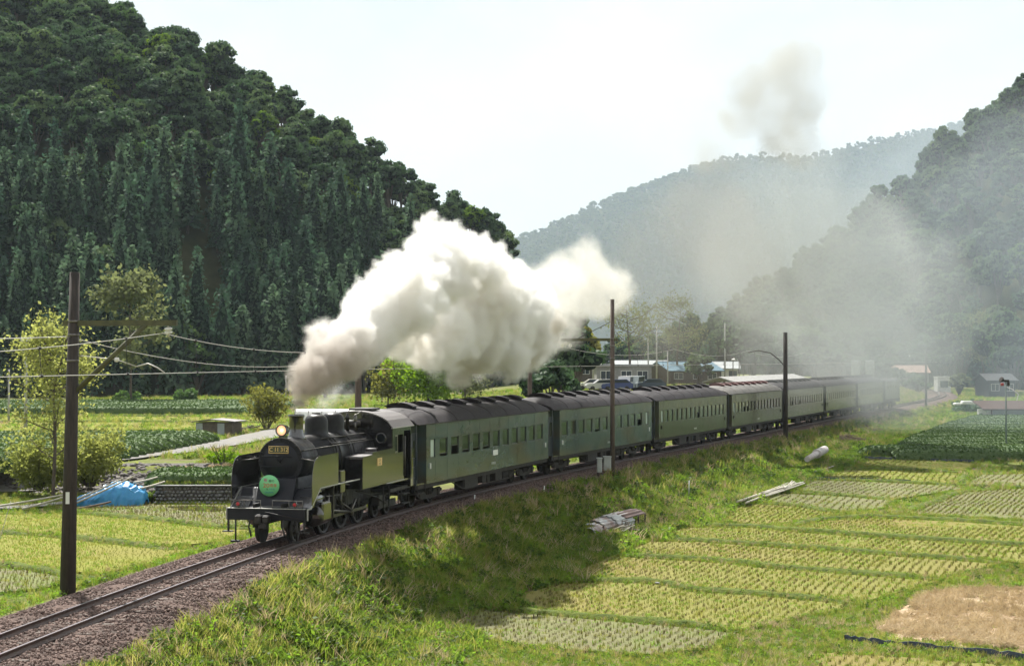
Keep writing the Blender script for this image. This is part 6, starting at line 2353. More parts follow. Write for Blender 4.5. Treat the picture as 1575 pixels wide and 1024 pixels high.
# ------------------------------------------------------------------ single trees and bushes of the valley floor
def airy_tree(name, loc, h, w, label, seed, mat, nl=900, leaf=.16, trunk=.09, base=.2, limbs=16, cat='tree', vase=False, group=None, z0=0.0, bark=None, dense=1.0, low=.65):
    """trunk + limbs that fork, with loose leaf clusters at the ends of the twigs"""
    rng = np.random.default_rng(seed)
    parts, tips = [], []
    top = np.array([rng.normal() * .05 * w, rng.normal() * .05 * w, h * .93])
    if not vase:
        tv, tf = tube_np([(0, 0, -.5), (.03 * w, 0, h * .3), (.05 * w * rng.normal(), .02 * w, h * .6), top], [trunk, trunk * .8, trunk * .5, trunk * .12], 7)
        parts.append((tv, tf, 0))
    for i in range(limbs):
        t = base + (1 - base) * rng.random() ** .9 if not vase else .03
        a = 6.28 * i / limbs + rng.normal() * .3
        s = np.array([0, 0, h * t]) if not vase else np.array([.05 * w * math.cos(a), .05 * w * math.sin(a), 0])
        env = math.sin(PI * min(1, .12 + .88 * (t - base * .6) / (1 - base * .6))) ** .6 if not vase else 1
        L = w * .5 * env * rng.uniform(.7, 1.1)
        up = h * (.08 + .12 * rng.random()) if not vase else h * rng.uniform(low, .98)
        if vase: L = w * .5 * rng.uniform(.15, 1)
        e = s + np.array([math.cos(a) * L, math.sin(a) * L, up])
        e[2] = min(e[2], h)
        m = s * .5 + e * .5 + np.array([0, 0, (-.06 if not vase else .06) * h * rng.random()])
        tv, tf = tube_np([s, m, e], [trunk * .5 * (1 - t * .6), trunk * .3, trunk * .08], 5)
        parts.append((tv, tf, 0))
        for k in range(7):
            u = rng.uniform(.35, 1)
            p = s * (1 - u) ** 2 + 2 * m * u * (1 - u) + e * u * u
            d = rng.normal(size=3) * np.array([1, 1, .6]) * w * .085
            tv, tf = tube_np([p, p + d], [trunk * .13, trunk * .05], 3)
            parts.append((tv, tf, 0))
            tips.append((p + d * .8, np.linalg.norm(d)))
    V, F, I = join_np(parts)
    root = empty(name, loc, rng.uniform(0, 6.28), label, cat, group)
    link('trunk', np_mesh('trunk', V, F, bark or M_bark, smooth=True), root)
    c = np.array([t[0] for t in tips])
    i = rng.integers(0, len(c), nl)
    P = c[i] + rng.normal(size=(nl, 3)) * w * .055 * dense
    v, f = leaf_quads(P, leaf * rng.uniform(.55, 1.3, nl), rng, None, 0, .2, 1.5)
    link('crown', np_mesh('crown', v, f, mat), root)
    return root
def bush(name, loc, h, w, label, seed, mat, nclump=14, per=60, leaf=.2, cat='bush', group=None, base=.0):
    root = empty(name, loc, seed, label, cat, group)
    rng = np.random.default_rng(seed)
    C, NR = [], []
    for i in range(nclump):
        d = rng.normal(size=3); d /= np.linalg.norm(d); d[2] = abs(d[2])
        q = rng.uniform(.25, .75)
        c = np.array([d[0] * w * .5 * q, d[1] * w * .5 * q, h * (base + .12) + d[2] * h * (1 - base) * .62 * q])
        e = rng.normal(size=(per, 3)); e /= np.linalg.norm(e, axis=1)[:, None]
        C.append(c + e * rng.uniform(.5, 1.1, per)[:, None] * np.array([w * .17, w * .17, h * .2])); NR.append(e)
    C, NR = np.concatenate(C), np.concatenate(NR)
    C[:, 2] = np.maximum(C[:, 2], .02)
    v, f = leaf_quads(C, leaf * rng.uniform(.6, 1.3, len(C)), rng, NR, .4, .1, 1.5)
    link('crown', np_mesh('crown', v, f, mat), root)
    parts = []
    for k in range(7):
        a = k * .9 + rng.random()
        parts.append((*tube_np([(0, 0, -.2), (math.cos(a) * w * .15, math.sin(a) * w * .15, h * .4), (math.cos(a) * w * .3, math.sin(a) * w * .3, h * .8)], [.04, .03, .01], 4), 0))
    V, F, I = join_np(parts)
    link('trunk', np_mesh('trunk', V, F, M_bark), root)
    return root
M_young = leafmat('young_leaves', [(.16, .185, .05), (.23, .25, .075), (.31, .32, .12)], trans=.55, tcol=1.45, scale=.8)
M_bright = leafmat('fresh_green_leaves', [(.11, .19, .02), (.16, .26, .03), (.23, .33, .05)], trans=.5, scale=.6)
def gp(px, py, z=.28): return px2(px, py, z)
airy_tree('leafy_tree', px2(82, 762, -.8) , 8.6, 4.6, 'tall sparse young-leaved tree at the left behind the dark catenary post', 3, M_young, 5200, .125, .10, .16, 30, dense=1.3)
airy_tree('leafy_shrub', px2(60, 752, -.6), 3.0, 3.4, 'yellow-green shrub at the foot of the sparse tree, left of the dark post', 5, M_young, 6200, .12, .05, .05, 30, 'bush', True, low=.22)
airy_tree('leafy_shrub', px2(140, 748, -.6), 3.1, 3.6, 'yellow-green shrub at the foot of the sparse tree, right of the dark post', 6, M_young, 6800, .12, .05, .05, 32, 'bush', True, low=.22)
airy_tree('vase_shrub', gp(410, 660), 3.4, 3.5, 'pale vase-shaped bush standing by the road left of the chimney smoke', 9, M_olive, 2600, .17, .06, .05, 26, 'bush', True)
bush('round_shrub', gp(197, 623), 2.8, 4.2, 'dark round shrub at the foot of the wooded hill, left of its twin', 11, M_young_far, 16, 70, .35, 'bush', 'round shrubs below the hill')
bush('round_shrub', gp(289, 619), 3.0, 4.6, 'dark round shrub at the foot of the wooded hill, right of its twin', 12, M_young_far, 16, 70, .35, 'bush', 'round shrubs below the hill')
bush('low_shrub', gp(222, 627), 1.4, 3.4, 'low flat shrub between the two round shrubs under the hill', 13, M_grey, 10, 60, .3)
airy_tree('small_tree', px2(660, 622, .6), 7.2, 9.5, 'bright fresh-green spreading tree behind the first coach', 15, M_bright, 5200, .30, .16, .12, 26, dense=1.5)
airy_tree('small_tree', px2(597, 622, .5), 4.6, 5.6, 'brownish olive small tree just left of the bright green tree', 16, M_olive, 2400, .26, .1, .15, 16, dense=1.3)
airy_tree('small_tree', px2(716, 620, .7), 5.2, 6.2, 'paler thin-leaved small tree just right of the bright green tree', 17, M_grey, 2200, .26, .1, .15, 16, dense=1.4)
bush('roadside_weeds', px2(345, 718, .1), 1.5, 2.6, 'tall weeds at the road edge between the tea rows and the engine', 18, M_bright, 9, 60, .14)
bush('dry_grass_clump', px2(283, 733, -.1), .85, 3.2, 'orange-brown dry grass clump at the corner of the cobbled terrace', 19, M_g3, 9, 90, .12)
bush('dry_grass_clump', px2(345, 722, .0), .5, 2.8, 'low orange dry grass along the back of the terrace plot', 20, M_g3, 9, 70, .12)
bush('wall_bush', px2(232, 772, -.85), .8, 1.5, 'small dark green bush between the tarpaulin and the cobbled wall', 21, M_g4, 8, 60, .12)
# big pale-leaved tree over the left corner of the hill foot
airy_tree('hillside_tree', px2(60, 640, .3) + Vector((0, 40, 0)), 16, 9, 'pale tall tree against the dark hill above the left catenary post', 23, M_grey, 2600, .42, .16, .3, 20, dense=1.2)
# trees round the village and beyond the train
rng = np.random.default_rng(31)
VT = [(500, 606, 240, 9, 7, 'M'), (868, 590, 175, 11, 9, 'd'), (890, 590, 205, 9, 6, 'o'), (850, 596, 150, 6, 6, 'd'), (968, 588, 230, 13, 9, 'l'), (1043, 585, 260, 13, 9, 'l'),
      (1075, 588, 250, 5, 5, 'd'), (1092, 590, 300, 8, 4, 'c'), (1160, 588, 225, 9, 9, 'd'), (1190, 590, 235, 9, 9, 'd'), (1180, 585, 270, 14, 11, 'd'), (1230, 592, 250, 9, 10, 'd'),
      (1255, 592, 245, 9, 9, 'd'), (1285, 592, 260, 10, 10, 'd'), (1345, 595, 320, 5, 8, 'd'), (1390, 595, 330, 3.6, 10, 'd'), (1412, 597, 310, 3.4, 8, 'd'), (1375, 596, 325, 3.6, 9, 'd'),
      (1480, 602, 330, 17, 12, 'd'), (1510, 604, 320, 15, 11, 'l'), (1450, 596, 360, 15, 12, 'd'), (1560, 606, 300, 14, 12, 'd'), (1535, 606, 315, 17, 12, 'd'), (1500, 604, 345, 20, 12, 'c'), (1475, 596, 290, 4, 5, 'g'), (1220, 590, 330, 14, 12, 'd'), (1130, 588, 330, 12, 11, 'd'), (1325, 592, 360, 12, 12, 'd')]
HOW = {'d': ('evergreen_tree', M_broad, 'dark evergreen tree'), 'o': ('olive_tree', M_olive, 'olive yellow small tree'), 'l': ('bare_tree', M_grey, 'thin spring tree with bare limbs'), 'c': ('conifer_tree', M_cedar, 'dark pointed conifer'),
       'g': ('grey_bush', M_grey, 'grey-green bush'), 'M': ('evergreen_tree', M_broad, 'dark evergreen tree')}
WHERE = ['at the foot of the hill behind the chimney smoke', 'behind the second coach, left of the slim brown post', 'with yellow leaves just left of the slim brown post', 'low behind the joint of the first and second coaches',
         'right of the slim brown post beyond the grey building', 'over the blue-roofed house', 'small, in front of the white house', 'between the blue-roofed house and the white house', 'behind the fourth coach, left of the thick dark post',
         'behind the fourth coach close to the thick dark post', 'tallest behind the fourth coach', 'just right of the thick dark post', 'second to the right of the thick dark post', 'third to the right of the thick dark post, before the pale tanks',
         'behind the pale tanks', 'of the hedge under the long reddish roof, middle one', 'of the hedge under the long reddish roof, right one', 'of the hedge under the long reddish roof, left one',
         'right of the white cabin', 'with pale leaves over the dark house', 'behind the white cabin', 'at the right edge behind the lamp post', 'behind the dark house', 'tall beside the dark house', 'beside the white cabin',
         'far behind the thick dark post', 'far behind the white house', 'far behind the rear coaches']
def vz(x, y): return float(ground(np.array([x]), np.array([y]), False)[0])
for (px, py, dist, h, w, k), wh in zip(VT, WHERE):
    nm, mt, ds = HOW[k]
    x = (px - 787.5) / FPX * dist
    loc = (x, dist, vz(x, dist))
    sd = int(px)
    if k == 'l': airy_tree(nm, loc, h, w, ds + ' ' + wh, sd, mt, 2000, .22, .2, .35, 15, dense=1.2, group='trees of the valley floor')
    elif k == 'c':
        root = empty(nm, loc, 0, ds + ' ' + wh, 'tree', 'trees of the valley floor')
        link('crown', cedar_mesh(sd, h, w * .3), root)
    else:
        root = empty(nm, loc, sd, ds + ' ' + wh, 'tree', 'trees of the valley floor')
        link('crown', crown_mesh(sd, h, w, base=.08, nclump=26, per=60, leaf=.5 if h > 7 else .35, mat=mt), root)

# ------------------------------------------------------------------ sheds and houses
M_tile = pbr('grey_roof_tile', (.13, .14, .16), (.2, .21, .23), scale=3, rough=.6)
M_bluer = pbr('blue_tin_roof', (.06, .13, .18), (.09, .17, .22), scale=3, rough=.9)
M_wht = pbr('white_wall', (.62, .62, .58), (.7, .7, .66), scale=2, rough=.8)
M_wood = pbr('dark_board_wall', (.07, .055, .045), (.11, .09, .07), scale=5, rough=.85)
M_redr = pbr('reddish_roof', (.30, .17, .13), (.36, .22, .17), scale=2, rough=.7)
M_lightr = pbr('pale_metal_roof', (.24, .26, .27), (.32, .34, .34), scale=3, rough=.85)
M_grw = pbr('grey_wall', (.2, .2, .2), (.27, .26, .25), scale=3, rough=.85)
M_win = pbr('house_window', (.03, .04, .05), rough=.1, spec=.6)
M_cw = pbr('concrete_panel', (.27, .31, .32), (.33, .36, .37), scale=2, rough=.8)
M_dkw = pbr('dark_grey_boards', (.05, .052, .055), (.08, .08, .08), scale=3, rough=.95, spec=.1)
def house(name, px, dist, w, d, wall_h, ridge, wallm, roofm, label, rz=0.0, cat='house', z=None, eave=.4, nwin=3, axis='x', flat=False, group=None, door=True):
    x = (px - 787.5) / FPX * dist
    zz = vz(x, dist) if z is None else z
    root = empty(name, (x, dist, zz), rz, label, cat, group)
    b = MB().box(-w / 2, w / 2, -d / 2, d / 2, -.5, wall_h)
    if not flat:
        if axis == 'x': b.prism([(-d / 2, wall_h), (d / 2, wall_h), (0, wall_h + ridge)], 'x', -w / 2 + .02, w / 2 - .02)
        else: b.prism([(-w / 2, wall_h), (w / 2, wall_h), (0, wall_h + ridge)], 'y', -d / 2 + .02, d / 2 - .02)
    b.build('wall', wallm, root)
    r = MB()
    t = .12
    if flat:
        r.box(-w / 2 - eave, w / 2 + eave, -d / 2 - eave, d / 2 + eave, wall_h + .005, wall_h + .25)
    else:
        h2 = d / 2 if axis == 'x' else w / 2
        k = ridge / h2
        e = h2 + eave
        prof = [(-e, wall_h - eave * k + .02), (0, wall_h + ridge + .02), (e, wall_h - eave * k + .02), (e, wall_h - eave * k + t + .02), (0, wall_h + ridge + t + .05), (-e, wall_h - eave * k + t + .02)]
        if axis == 'x': r.prism(prof, 'x', -w / 2 - eave, w / 2 + eave)
        else: r.prism(prof, 'y', -d / 2 - eave, d / 2 + eave)
    rf = r.build('roof', roofm, root)
    if not flat and axis == 'x':
        MB().box(-w / 2 - eave, w / 2 + eave, -.12, .12, wall_h + ridge + .08, wall_h + ridge + .24).build('ridge_cap', roofm, rf)
    for i in range(nwin):
        xw = -w / 2 + w * (i + .5) / nwin + (w * .04 if i % 2 else 0)
        ww, hh = min(1.4, w / nwin * .55), min(1.1, wall_h * .4)
        z0 = wall_h * .42
        f = MB()
        f.box(xw - ww / 2 - .06, xw + ww / 2 + .06, -d / 2 - .05, -d / 2 + .02, z0 - .06, z0 + hh + .06)
        wi = f.build('window', M_wht if wallm is not M_wht else M_wood, root)
        MB().box(xw - ww / 2, xw - .03, -d / 2 - .06, -d / 2 - .04, z0, z0 + hh).build('pane', M_win, wi)
        MB().box(xw + .03, xw + ww / 2, -d / 2 - .06, -d / 2 - .04, z0, z0 + hh).build('pane', M_win, wi)
    return root
# pump shed by the road
sh = empty('field_shed', gp(337, 668), -.25, 'low dark shed with a flat tin roof beside the gravel road', 'shed')
b = MB()
for x0, x1, m_ in ((-1.5, -.95, 0), (-.95, .35, 1), (.35, .95, 0), (.95, 1.5, 1)):
    pass
MB().box(-1.45, 1.45, -.9, .9, -.2, .92).build('wall', M_wood, sh)
MB().box(-1.42, -.9, -.93, -.9, 0, .88).build('wall_panel', M_cw, sh)
MB().box(.3, .85, -.93, -.9, 0, .88).build('wall_panel', M_cw, sh)
b = MB().prism([(-1.7, .93), (-.2, 1.13), (1.75, .98), (1.75, 1.04), (-.2, 1.2), (-1.7, 1.0)], 'y', -1.15, 1.2)
b.build('roof', M_topgrey, sh)
b = MB()
rg = random.Random(2)
for i in range(26):
    p = Vector((rg.uniform(-.9, .9), rg.uniform(-.4, .4), rg.uniform(.05, .4)))
    b.tube([p, p + Vector((rg.uniform(-.8, .8), rg.uniform(-.3, .3), rg.uniform(-.1, .2)))], .05, 5)
tag(b.build('timber_heap', M_wood, None, gp(372, 664)), 'heap of dark scrap timber right of the low shed', 'timber heap')
# white plastic tunnel behind the cab
x = px2(520, 628, .4)
gh = empty('plastic_tunnel', (-15.3, 152, .35), -.05, 'long white plastic-covered growing tunnel behind the engine cab', 'greenhouse')
M_vinyl = pbr('white_vinyl', (.78, .78, .76), (.7, .7, .7), scale=3, rough=.4)
pr = [(.75 * math.cos(t), .05 + 1.0 * math.sin(t)) for t in np.linspace(0, PI, 14)]
MB().prism(pr, 'x', -4.3, 4.3).build('cover', M_vinyl, gh)
b = MB()
for xx in np.linspace(-4.25, 4.25, 8):
    b.tube([(xx, 1.02 * .76 * math.cos(t), .05 + 1.02 * math.sin(t)) for t in np.linspace(0, PI, 12)], .03, 5)
b.build('hoop', M_wood, gh)
house('grey_building', 957, 225, 7.2, 8, 3.0, .5, M_grw, M_tile, 'grey flat-roofed two-storey building with parked cars before it', 0, 'building', None, .3, 3, flat=True)
house('blue_house', 1052, 262, 8.6, 8, 2.2, 1.2, M_wood, M_bluer, 'low house with a blue tin roof among the village trees', .35, 'house', None, .5, 3)
house('white_house', 1092, 285, 9.0, 8, 2.4, 1.0, M_wht, M_lightr, 'long white-walled house with a pale roof, right of the blue-roofed house', -.1, 'house', None, .5, 4)
house('tiled_house', 1086, 310, 7.5, 7, 2.3, 1.5, M_wht, M_tile, 'grey tiled gable house behind the white-walled house', .2, 'house', None, .6, 2, axis='y')
house('small_grey_house', 1035, 330, 8, 7, 2.2, 1.2, M_grw, M_tile, 'grey-roofed house far behind the blue-roofed one', -.2, 'house', None, .5, 3)
house('roadside_shed', 985, 330, 10, 6, 2.8, .8, M_grw, M_lightr, 'long pale-roofed shed far off behind the grey building', .05, 'shed', None, .3, 3)
house('mill_house', 870, 300, 9, 7, 3.2, 1.4, M_wood, M_tile, 'dark house half hidden in the smoke behind the second coach', .1, 'house', None, .5, 3)
pf = empty('platform_roof', tuple(trk(118, -8.5, 1.9)), heading(118) - PI / 2, 'long low grey roof running behind the fourth and fifth coaches', 'shelter roof')
MB().prism([(-1.6, 1.75), (0, 2.2), (1.6, 1.75), (1.6, 1.85), (0, 2.32), (-1.6, 1.85)], 'y', -19, 19).build('roof', M_grw, pf)
b = MB()
for yy in np.arange(-15, 14, 4.0):
    for xx in (-1.3, 1.3): b.box(xx - .07, xx + .07, yy - .07, yy + .07, -2.6, 1.8)
b.build('roof_post', M_post2, pf)
sr = empty('slanted_roof_panel', tuple(pxd(1140, 550, 250)), .2, 'bright sunlit slanting roof sheet above the fourth coach', 'roof sheet')
b = MB().prism([(-1.0, -.35), (1.0, .3), (1.0, .42), (-1.0, -.23)], 'y', -1.6, 1.6)
b.build('sheet', M_wht, sr)
b = MB()
for xx in (-.8, .8):
    for yy in (-1.4, 1.4): b.box(xx - .06, xx + .06, yy - .06, yy + .06, -5, xx * .32 - .03)
b.build('sheet_post', M_post2, sr)
for px, dist, w, lab in ((1316, 300, .85, 'pale round tank behind the rear coaches, left of its twin'), (1338, 306, .9, 'pale round tank behind the rear coaches, right of its twin')):
    x = (px - 787.5) / FPX * dist
    tk = empty('water_tank', (x, dist, vz(x, dist)), 0, lab, 'tank', 'pale tanks behind the rear coaches')
    MB().lathe([(w * .9, -.5), (w * .9, 3.5), (w * .94, 3.55), (w * .94, 3.7), (w * .3, 3.75), (0, 3.76)], 20).build('shell', M_cw, tk)
    b = MB()
    for z in (.9, 1.9, 2.9): b.lathe([(w * .92, z - .08), (w * .92, z + .08)], 20)
    b.build('hoop', M_grw, tk)
house('red_roof_barn', 1395, 345, 7.4, 6, 3.8, 1.3, M_grw, M_redr, 'long barn with a faded reddish roof beyond the end of the train', 0, 'barn', None, .4, 3)
cb = house('white_cabin', 1449, 318, 2.5, 2.4, 3.0, .3, M_wht, M_wht, 'small white cabin raised on a reddish base beside the curve of the track', .05, 'cabin', None, .08, 1, flat=True)
house('dark_house', 1530, 285, 4.6, 6, 3.0, 1.0, M_dkw, M_dkw, 'dark grey house half hidden behind the lamp post', .1, 'house', None, .5, 2)
# shed with brown roof at the right edge
rs = empty('field_hut', tuple(px2(1555, 647, -1.35)), 0.02, 'low hut with brown roof and grey panels at the right edge behind the tea field', 'shed')
MB().box(-3.0, 4.2, 0, 3.5, -.3, 1.3).build('wall', M_wht, rs)
for x0, x1 in ((-2.2, 2.0), (2.35, 4.1)):
    MB().box(x0, x1, -.04, 0, .05, 1.25).build('wall_panel', M_cw, rs)
b = MB()
for xx in (-2.35, 2.15): b.box(xx - .08, xx + .08, -.08, 0, 0, 1.3)
b.build('post', M_wood, rs)
MB().prism([(-.7, 1.28), (3.9, 2.2), (3.9, 2.3), (-.7, 1.42)], 'x', -3.5, 4.5).build('roof', pbr('brown_tin_roof', (.05, .03, .025), (.08, .05, .04), scale=3, rough=.95, spec=.1), rs)
# junk heap behind the hut
bush('junk_thicket', (px2(1530, 640, -1.2) + Vector((0, 12, 0))), 2.6, 7, 'dark tangled thicket behind the brown-roofed hut', 44, M_broad, 14, 60, .35)
b = MB()
p = px2(1521, 640, -1.2) + Vector((0, 7, 0))
b.bevbox(-1.6, 1.4, -.6, .6, 1.3, 1.75, .1)
b.bevbox(-2.6, -1.7, -.5, .5, 1.2, 1.5, .1)
tag(b.build('white_sheet', M_wht, None, p), 'white sheet lying over stacked goods behind the brown-roofed hut', 'sheet')
# bare pale branch bending over the hut
b = MB()
q = [pxd(1510, 643, 200), pxd(1540, 632, 203), pxd(1562, 622, 204), pxd(1566, 606, 204), pxd(1556, 598, 205), pxd(1545, 594, 205)]
b.tube([v_ - q[0] for v_ in q], [.09, .08, .07, .06, .05, .03], 6)
tag(b.build('bent_branch', pbr('pale_branch', (.5, .42, .4), rough=.8), None, q[0]), 'pale bare branch bending over the brown-roofed hut', 'branch')
# lamp post by the right tea field
lp = px2(1547, 698, -1.9)
lr = empty('lamp_post', lp, 0, 'slim grey post with a lamp and loudspeaker head in front of the tea field', 'lamp post')
M_gpost = pbr('grey_painted_post', (.15, .19, .19), (.2, .24, .23), scale=4, rough=.5)
MB().tube([(0, 0, -.3), (.0, 0, 3), (-.02, 0, 6.0)], [.075, .065, .055], 10).build('pole', M_gpost, lr)
b = MB()
b.lathe([(.05, 0), (.22, .28), (.24, .36), (.18, .36)], 16, T(-.15, -.05, 6.0) @ RY(-1.1) @ RX(.3))
b.bevbox(-.2, .25, -.12, .12, 5.95, 6.12, .04)
b.build('loudspeaker', M_under, lr)
MB().bevbox(-.42, -.2, -.12, .12, 5.62, 5.86, .03).build('red_lamp', pbr('red_paint', (.35, .04, .04), rough=.5), lr)
b = MB().bevbox(.1, .3, -.1, .1, 5.6, 5.95, .03)
b.build('junction_box', M_black_m, lr)
# utility poles
g = 'utility poles of the village'
def upole(px, dist, top_py, r, label, cross=True, mat=None, spk=False):
    x = (px - 787.5) / FPX * dist
    z = vz(x, dist)
    top = CAMZ - (top_py - HOR) / FPX * dist
    root = empty('utility_pole', (x, dist, z), 0, label, 'utility pole', g)
    MB().tube([(0, 0, -.5), (0, 0, top - z)], [r, r * .7], 9).build('pole', mat or M_conc, root)
    if cross:
        for h in (.5, 1.2):
            MB().box(-.9, .9, -.05, .05, top - z - h - .05, top - z - h + .05).build('crossarm', M_post2, root)
    if spk:
        b = MB()
        for a in (-.5, .5):
            b.lathe([(.04, 0), (.1, .2), (.26, .4), (.28, .44)], 14, T(0, 0, top - z - .15) @ RZ(a * 2) @ RY(1.3 * (1 if a > 0 else -1)) )
        b.build('loudspeaker', M_porc, root)
upole(1010, 250, 500, .14, 'tall utility pole right of the slim brown post, the nearer of a pair')
upole(997, 262, 505, .13, 'utility pole just left of its taller partner beyond the grey building')
upole(1115, 262, 497, .14, 'utility pole in front of the white-walled house', False)
upole(882, 235, 540, .12, 'thin pale pole behind the roof of the second coach', False)
upole(912, 228, 528, .12, 'pale utility pole immediately left of the slim brown post')
upole(588, 225, 545, .12, 'pale pole with a lamp head behind the olive small tree', False, None, True)
upole(440, 240, 577, .10, 'thin pale pole at the hill foot beside the chimney smoke', False)
upole(40, 118, 521, .13, 'grey pole carrying two white loudspeakers behind the sparse tree', False, None, True)
upole(14, 150, 568, .11, 'short grey pole at the far left edge', False)
upole(1027, 255, 540, .11, 'short pole left of the blue-roofed house', False)
# parked cars before the grey building
def car(px, dist, col, label, rz=0.0, van=False):
    x = (px - 787.5) / FPX * dist
    root = empty('parked_car', (x, dist, vz(x, dist)), rz, label, 'car', 'cars parked by the grey building')
    m = pbr('car_paint_' + label.split()[0], col, rough=.25, spec=.6, coat=.5)
    prof = [(-2.0, .3), (2.0, .3), (2.05, .65), (1.9, .85), (1.0, .95), (.4, 1.4), (-1.2, 1.45), (-1.85, .95), (-2.05, .85)] if not van else [(-1.7, .3), (1.7, .3), (1.72, .9), (1.35, 1.0), (1.0, 1.75), (-1.65, 1.8), (-1.72, .9)]
    MB().prism(prof, 'x', -.8, .8, RZ(PI / 2)).build('body', m, root)
    gl = [(.85, .98), (.35, 1.36), (-1.1, 1.4), (-1.6, 1.0)] if not van else [(1.3, 1.05), (.98, 1.65), (-1.5, 1.7), (-1.5, 1.05)]
    MB().prism(gl, 'x', -.81, .81, RZ(PI / 2)).build('window', M_win, root)
    for yy in (-1.2, 1.25):
        for xx in (-.72, .72):
            MB().lathe([(.0, -.1), (.3, -.1), (.3, .1), (0, .1)], 16, RZ(PI / 2) @ T(xx, yy, .3) @ RY(PI / 2)).build('wheel', M_under, root)
    return root
car(925, 213, (.55, .55, .56), 'silver car parked left of the slim brown post behind the second coach', .1)
car(948, 213, (.05, .07, .22), 'blue car parked just right of the slim brown post', .1)
car(964, 216, (.6, .6, .6), 'white small van parked before the grey building', 1.2, True)
car(977, 217, (.45, .5, .5), 'grey small van beside the white one', 1.2, True)
car(1000, 216, (.04, .06, .1), 'dark car parked at the right corner of the grey building', .0)
car(910, 215, (.6, .58, .5), 'cream car parked leftmost behind the second coach', .05)
# ------------------------------------------------------------------ smoke and steam
def smokemat(name, dens, col_a, col_b, aniso=.3, scale=.35, lo=.35, hi=.65, nscale=.9, nlo=.3, nhi=.75, brown=None, absorb=None, detail=6.0):
    """volume: the cloud's own soft shape times noise; colour goes from col_a to col_b in patches"""
    m = bpy.data.materials.new(name)
    m.use_nodes = True
    N, L = m.node_tree.nodes, m.node_tree.links
    N.clear()
    out = N.new('ShaderNodeOutputMaterial')
    v = N.new('ShaderNodeVolumePrincipled')
    v.inputs['Anisotropy'].default_value = aniso
    v.inputs['Density Attribute'].default_value = ''
    at = N.new('ShaderNodeAttribute')
    at.attribute_name = 'density'
    geo = N.new('ShaderNodeNewGeometry')
    nz = N.new('ShaderNodeTexNoise')
    nz.inputs['Scale'].default_value = nscale
    nz.inputs['Detail'].default_value = detail
    nz.inputs['Roughness'].default_value = .6
    nz.inputs['Distortion'].default_value = .4
    L.new(geo.outputs['Position'], nz.inputs['Vector'])
    mr = N.new('ShaderNodeMapRange')
    mr.inputs['From Min'].default_value = nlo
    mr.inputs['From Max'].default_value = nhi
    L.new(nz.outputs['Fac'], mr.inputs['Value'])
    # erode: density = clamp(shape - (1 - noise) * .8) so the noise eats the edges
    sb = N.new('ShaderNodeMath'); sb.operation = 'MULTIPLY_ADD'
    sb.inputs[1].default_value = 1.0
    sb.inputs[2].default_value = 0.0
    L.new(at.outputs['Fac'], sb.inputs[0])
    ml = N.new('ShaderNodeMath'); ml.operation = 'MULTIPLY'
    L.new(sb.outputs[0], ml.inputs[0])
    L.new(mr.outputs['Result'], ml.inputs[1])
    dm = N.new('ShaderNodeMath'); dm.operation = 'MULTIPLY'
    dm.inputs[1].default_value = dens
    L.new(ml.outputs[0], dm.inputs[0])
    L.new(dm.outputs[0], v.inputs['Density'])
    n2 = N.new('ShaderNodeTexNoise')
    n2.inputs['Scale'].default_value = scale
    n2.inputs['Detail'].default_value = 3.0
    L.new(geo.outputs['Position'], n2.inputs['Vector'])
    m2 = N.new('ShaderNodeMapRange')
    m2.inputs['From Min'].default_value = lo
    m2.inputs['From Max'].default_value = hi
    L.new(n2.outputs['Fac'], m2.inputs['Value'])
    mx = N.new('ShaderNodeMix'); mx.data_type = 'RGBA'
    mx.inputs['A'].default_value = c4(col_a)
    mx.inputs['B'].default_value = c4(col_b)
    L.new(m2.outputs['Result'], mx.inputs['Factor'])
    col = mx.outputs['Result']
    if brown:      # sootier near a point (the chimney mouth)
        (p, r0, r1, c) = brown
        ds = N.new('ShaderNodeVectorMath'); ds.operation = 'DISTANCE'
        ds.inputs[1].default_value = p
        L.new(geo.outputs['Position'], ds.inputs[0])
        m3 = N.new('ShaderNodeMapRange')
        m3.inputs['From Min'].default_value = r0
        m3.inputs['From Max'].default_value = r1
        L.new(ds.outputs['Value'], m3.inputs['Value'])
        x3 = N.new('ShaderNodeMix'); x3.data_type = 'RGBA'
        x3.inputs['A'].default_value = c4(c)
        L.new(col, x3.inputs['B'])
        L.new(m3.outputs['Result'], x3.inputs['Factor'])
        col = x3.outputs['Result']
    L.new(col, v.inputs['Color'])
    L.new(v.outputs[0], out.inputs['Volume'])
    return m

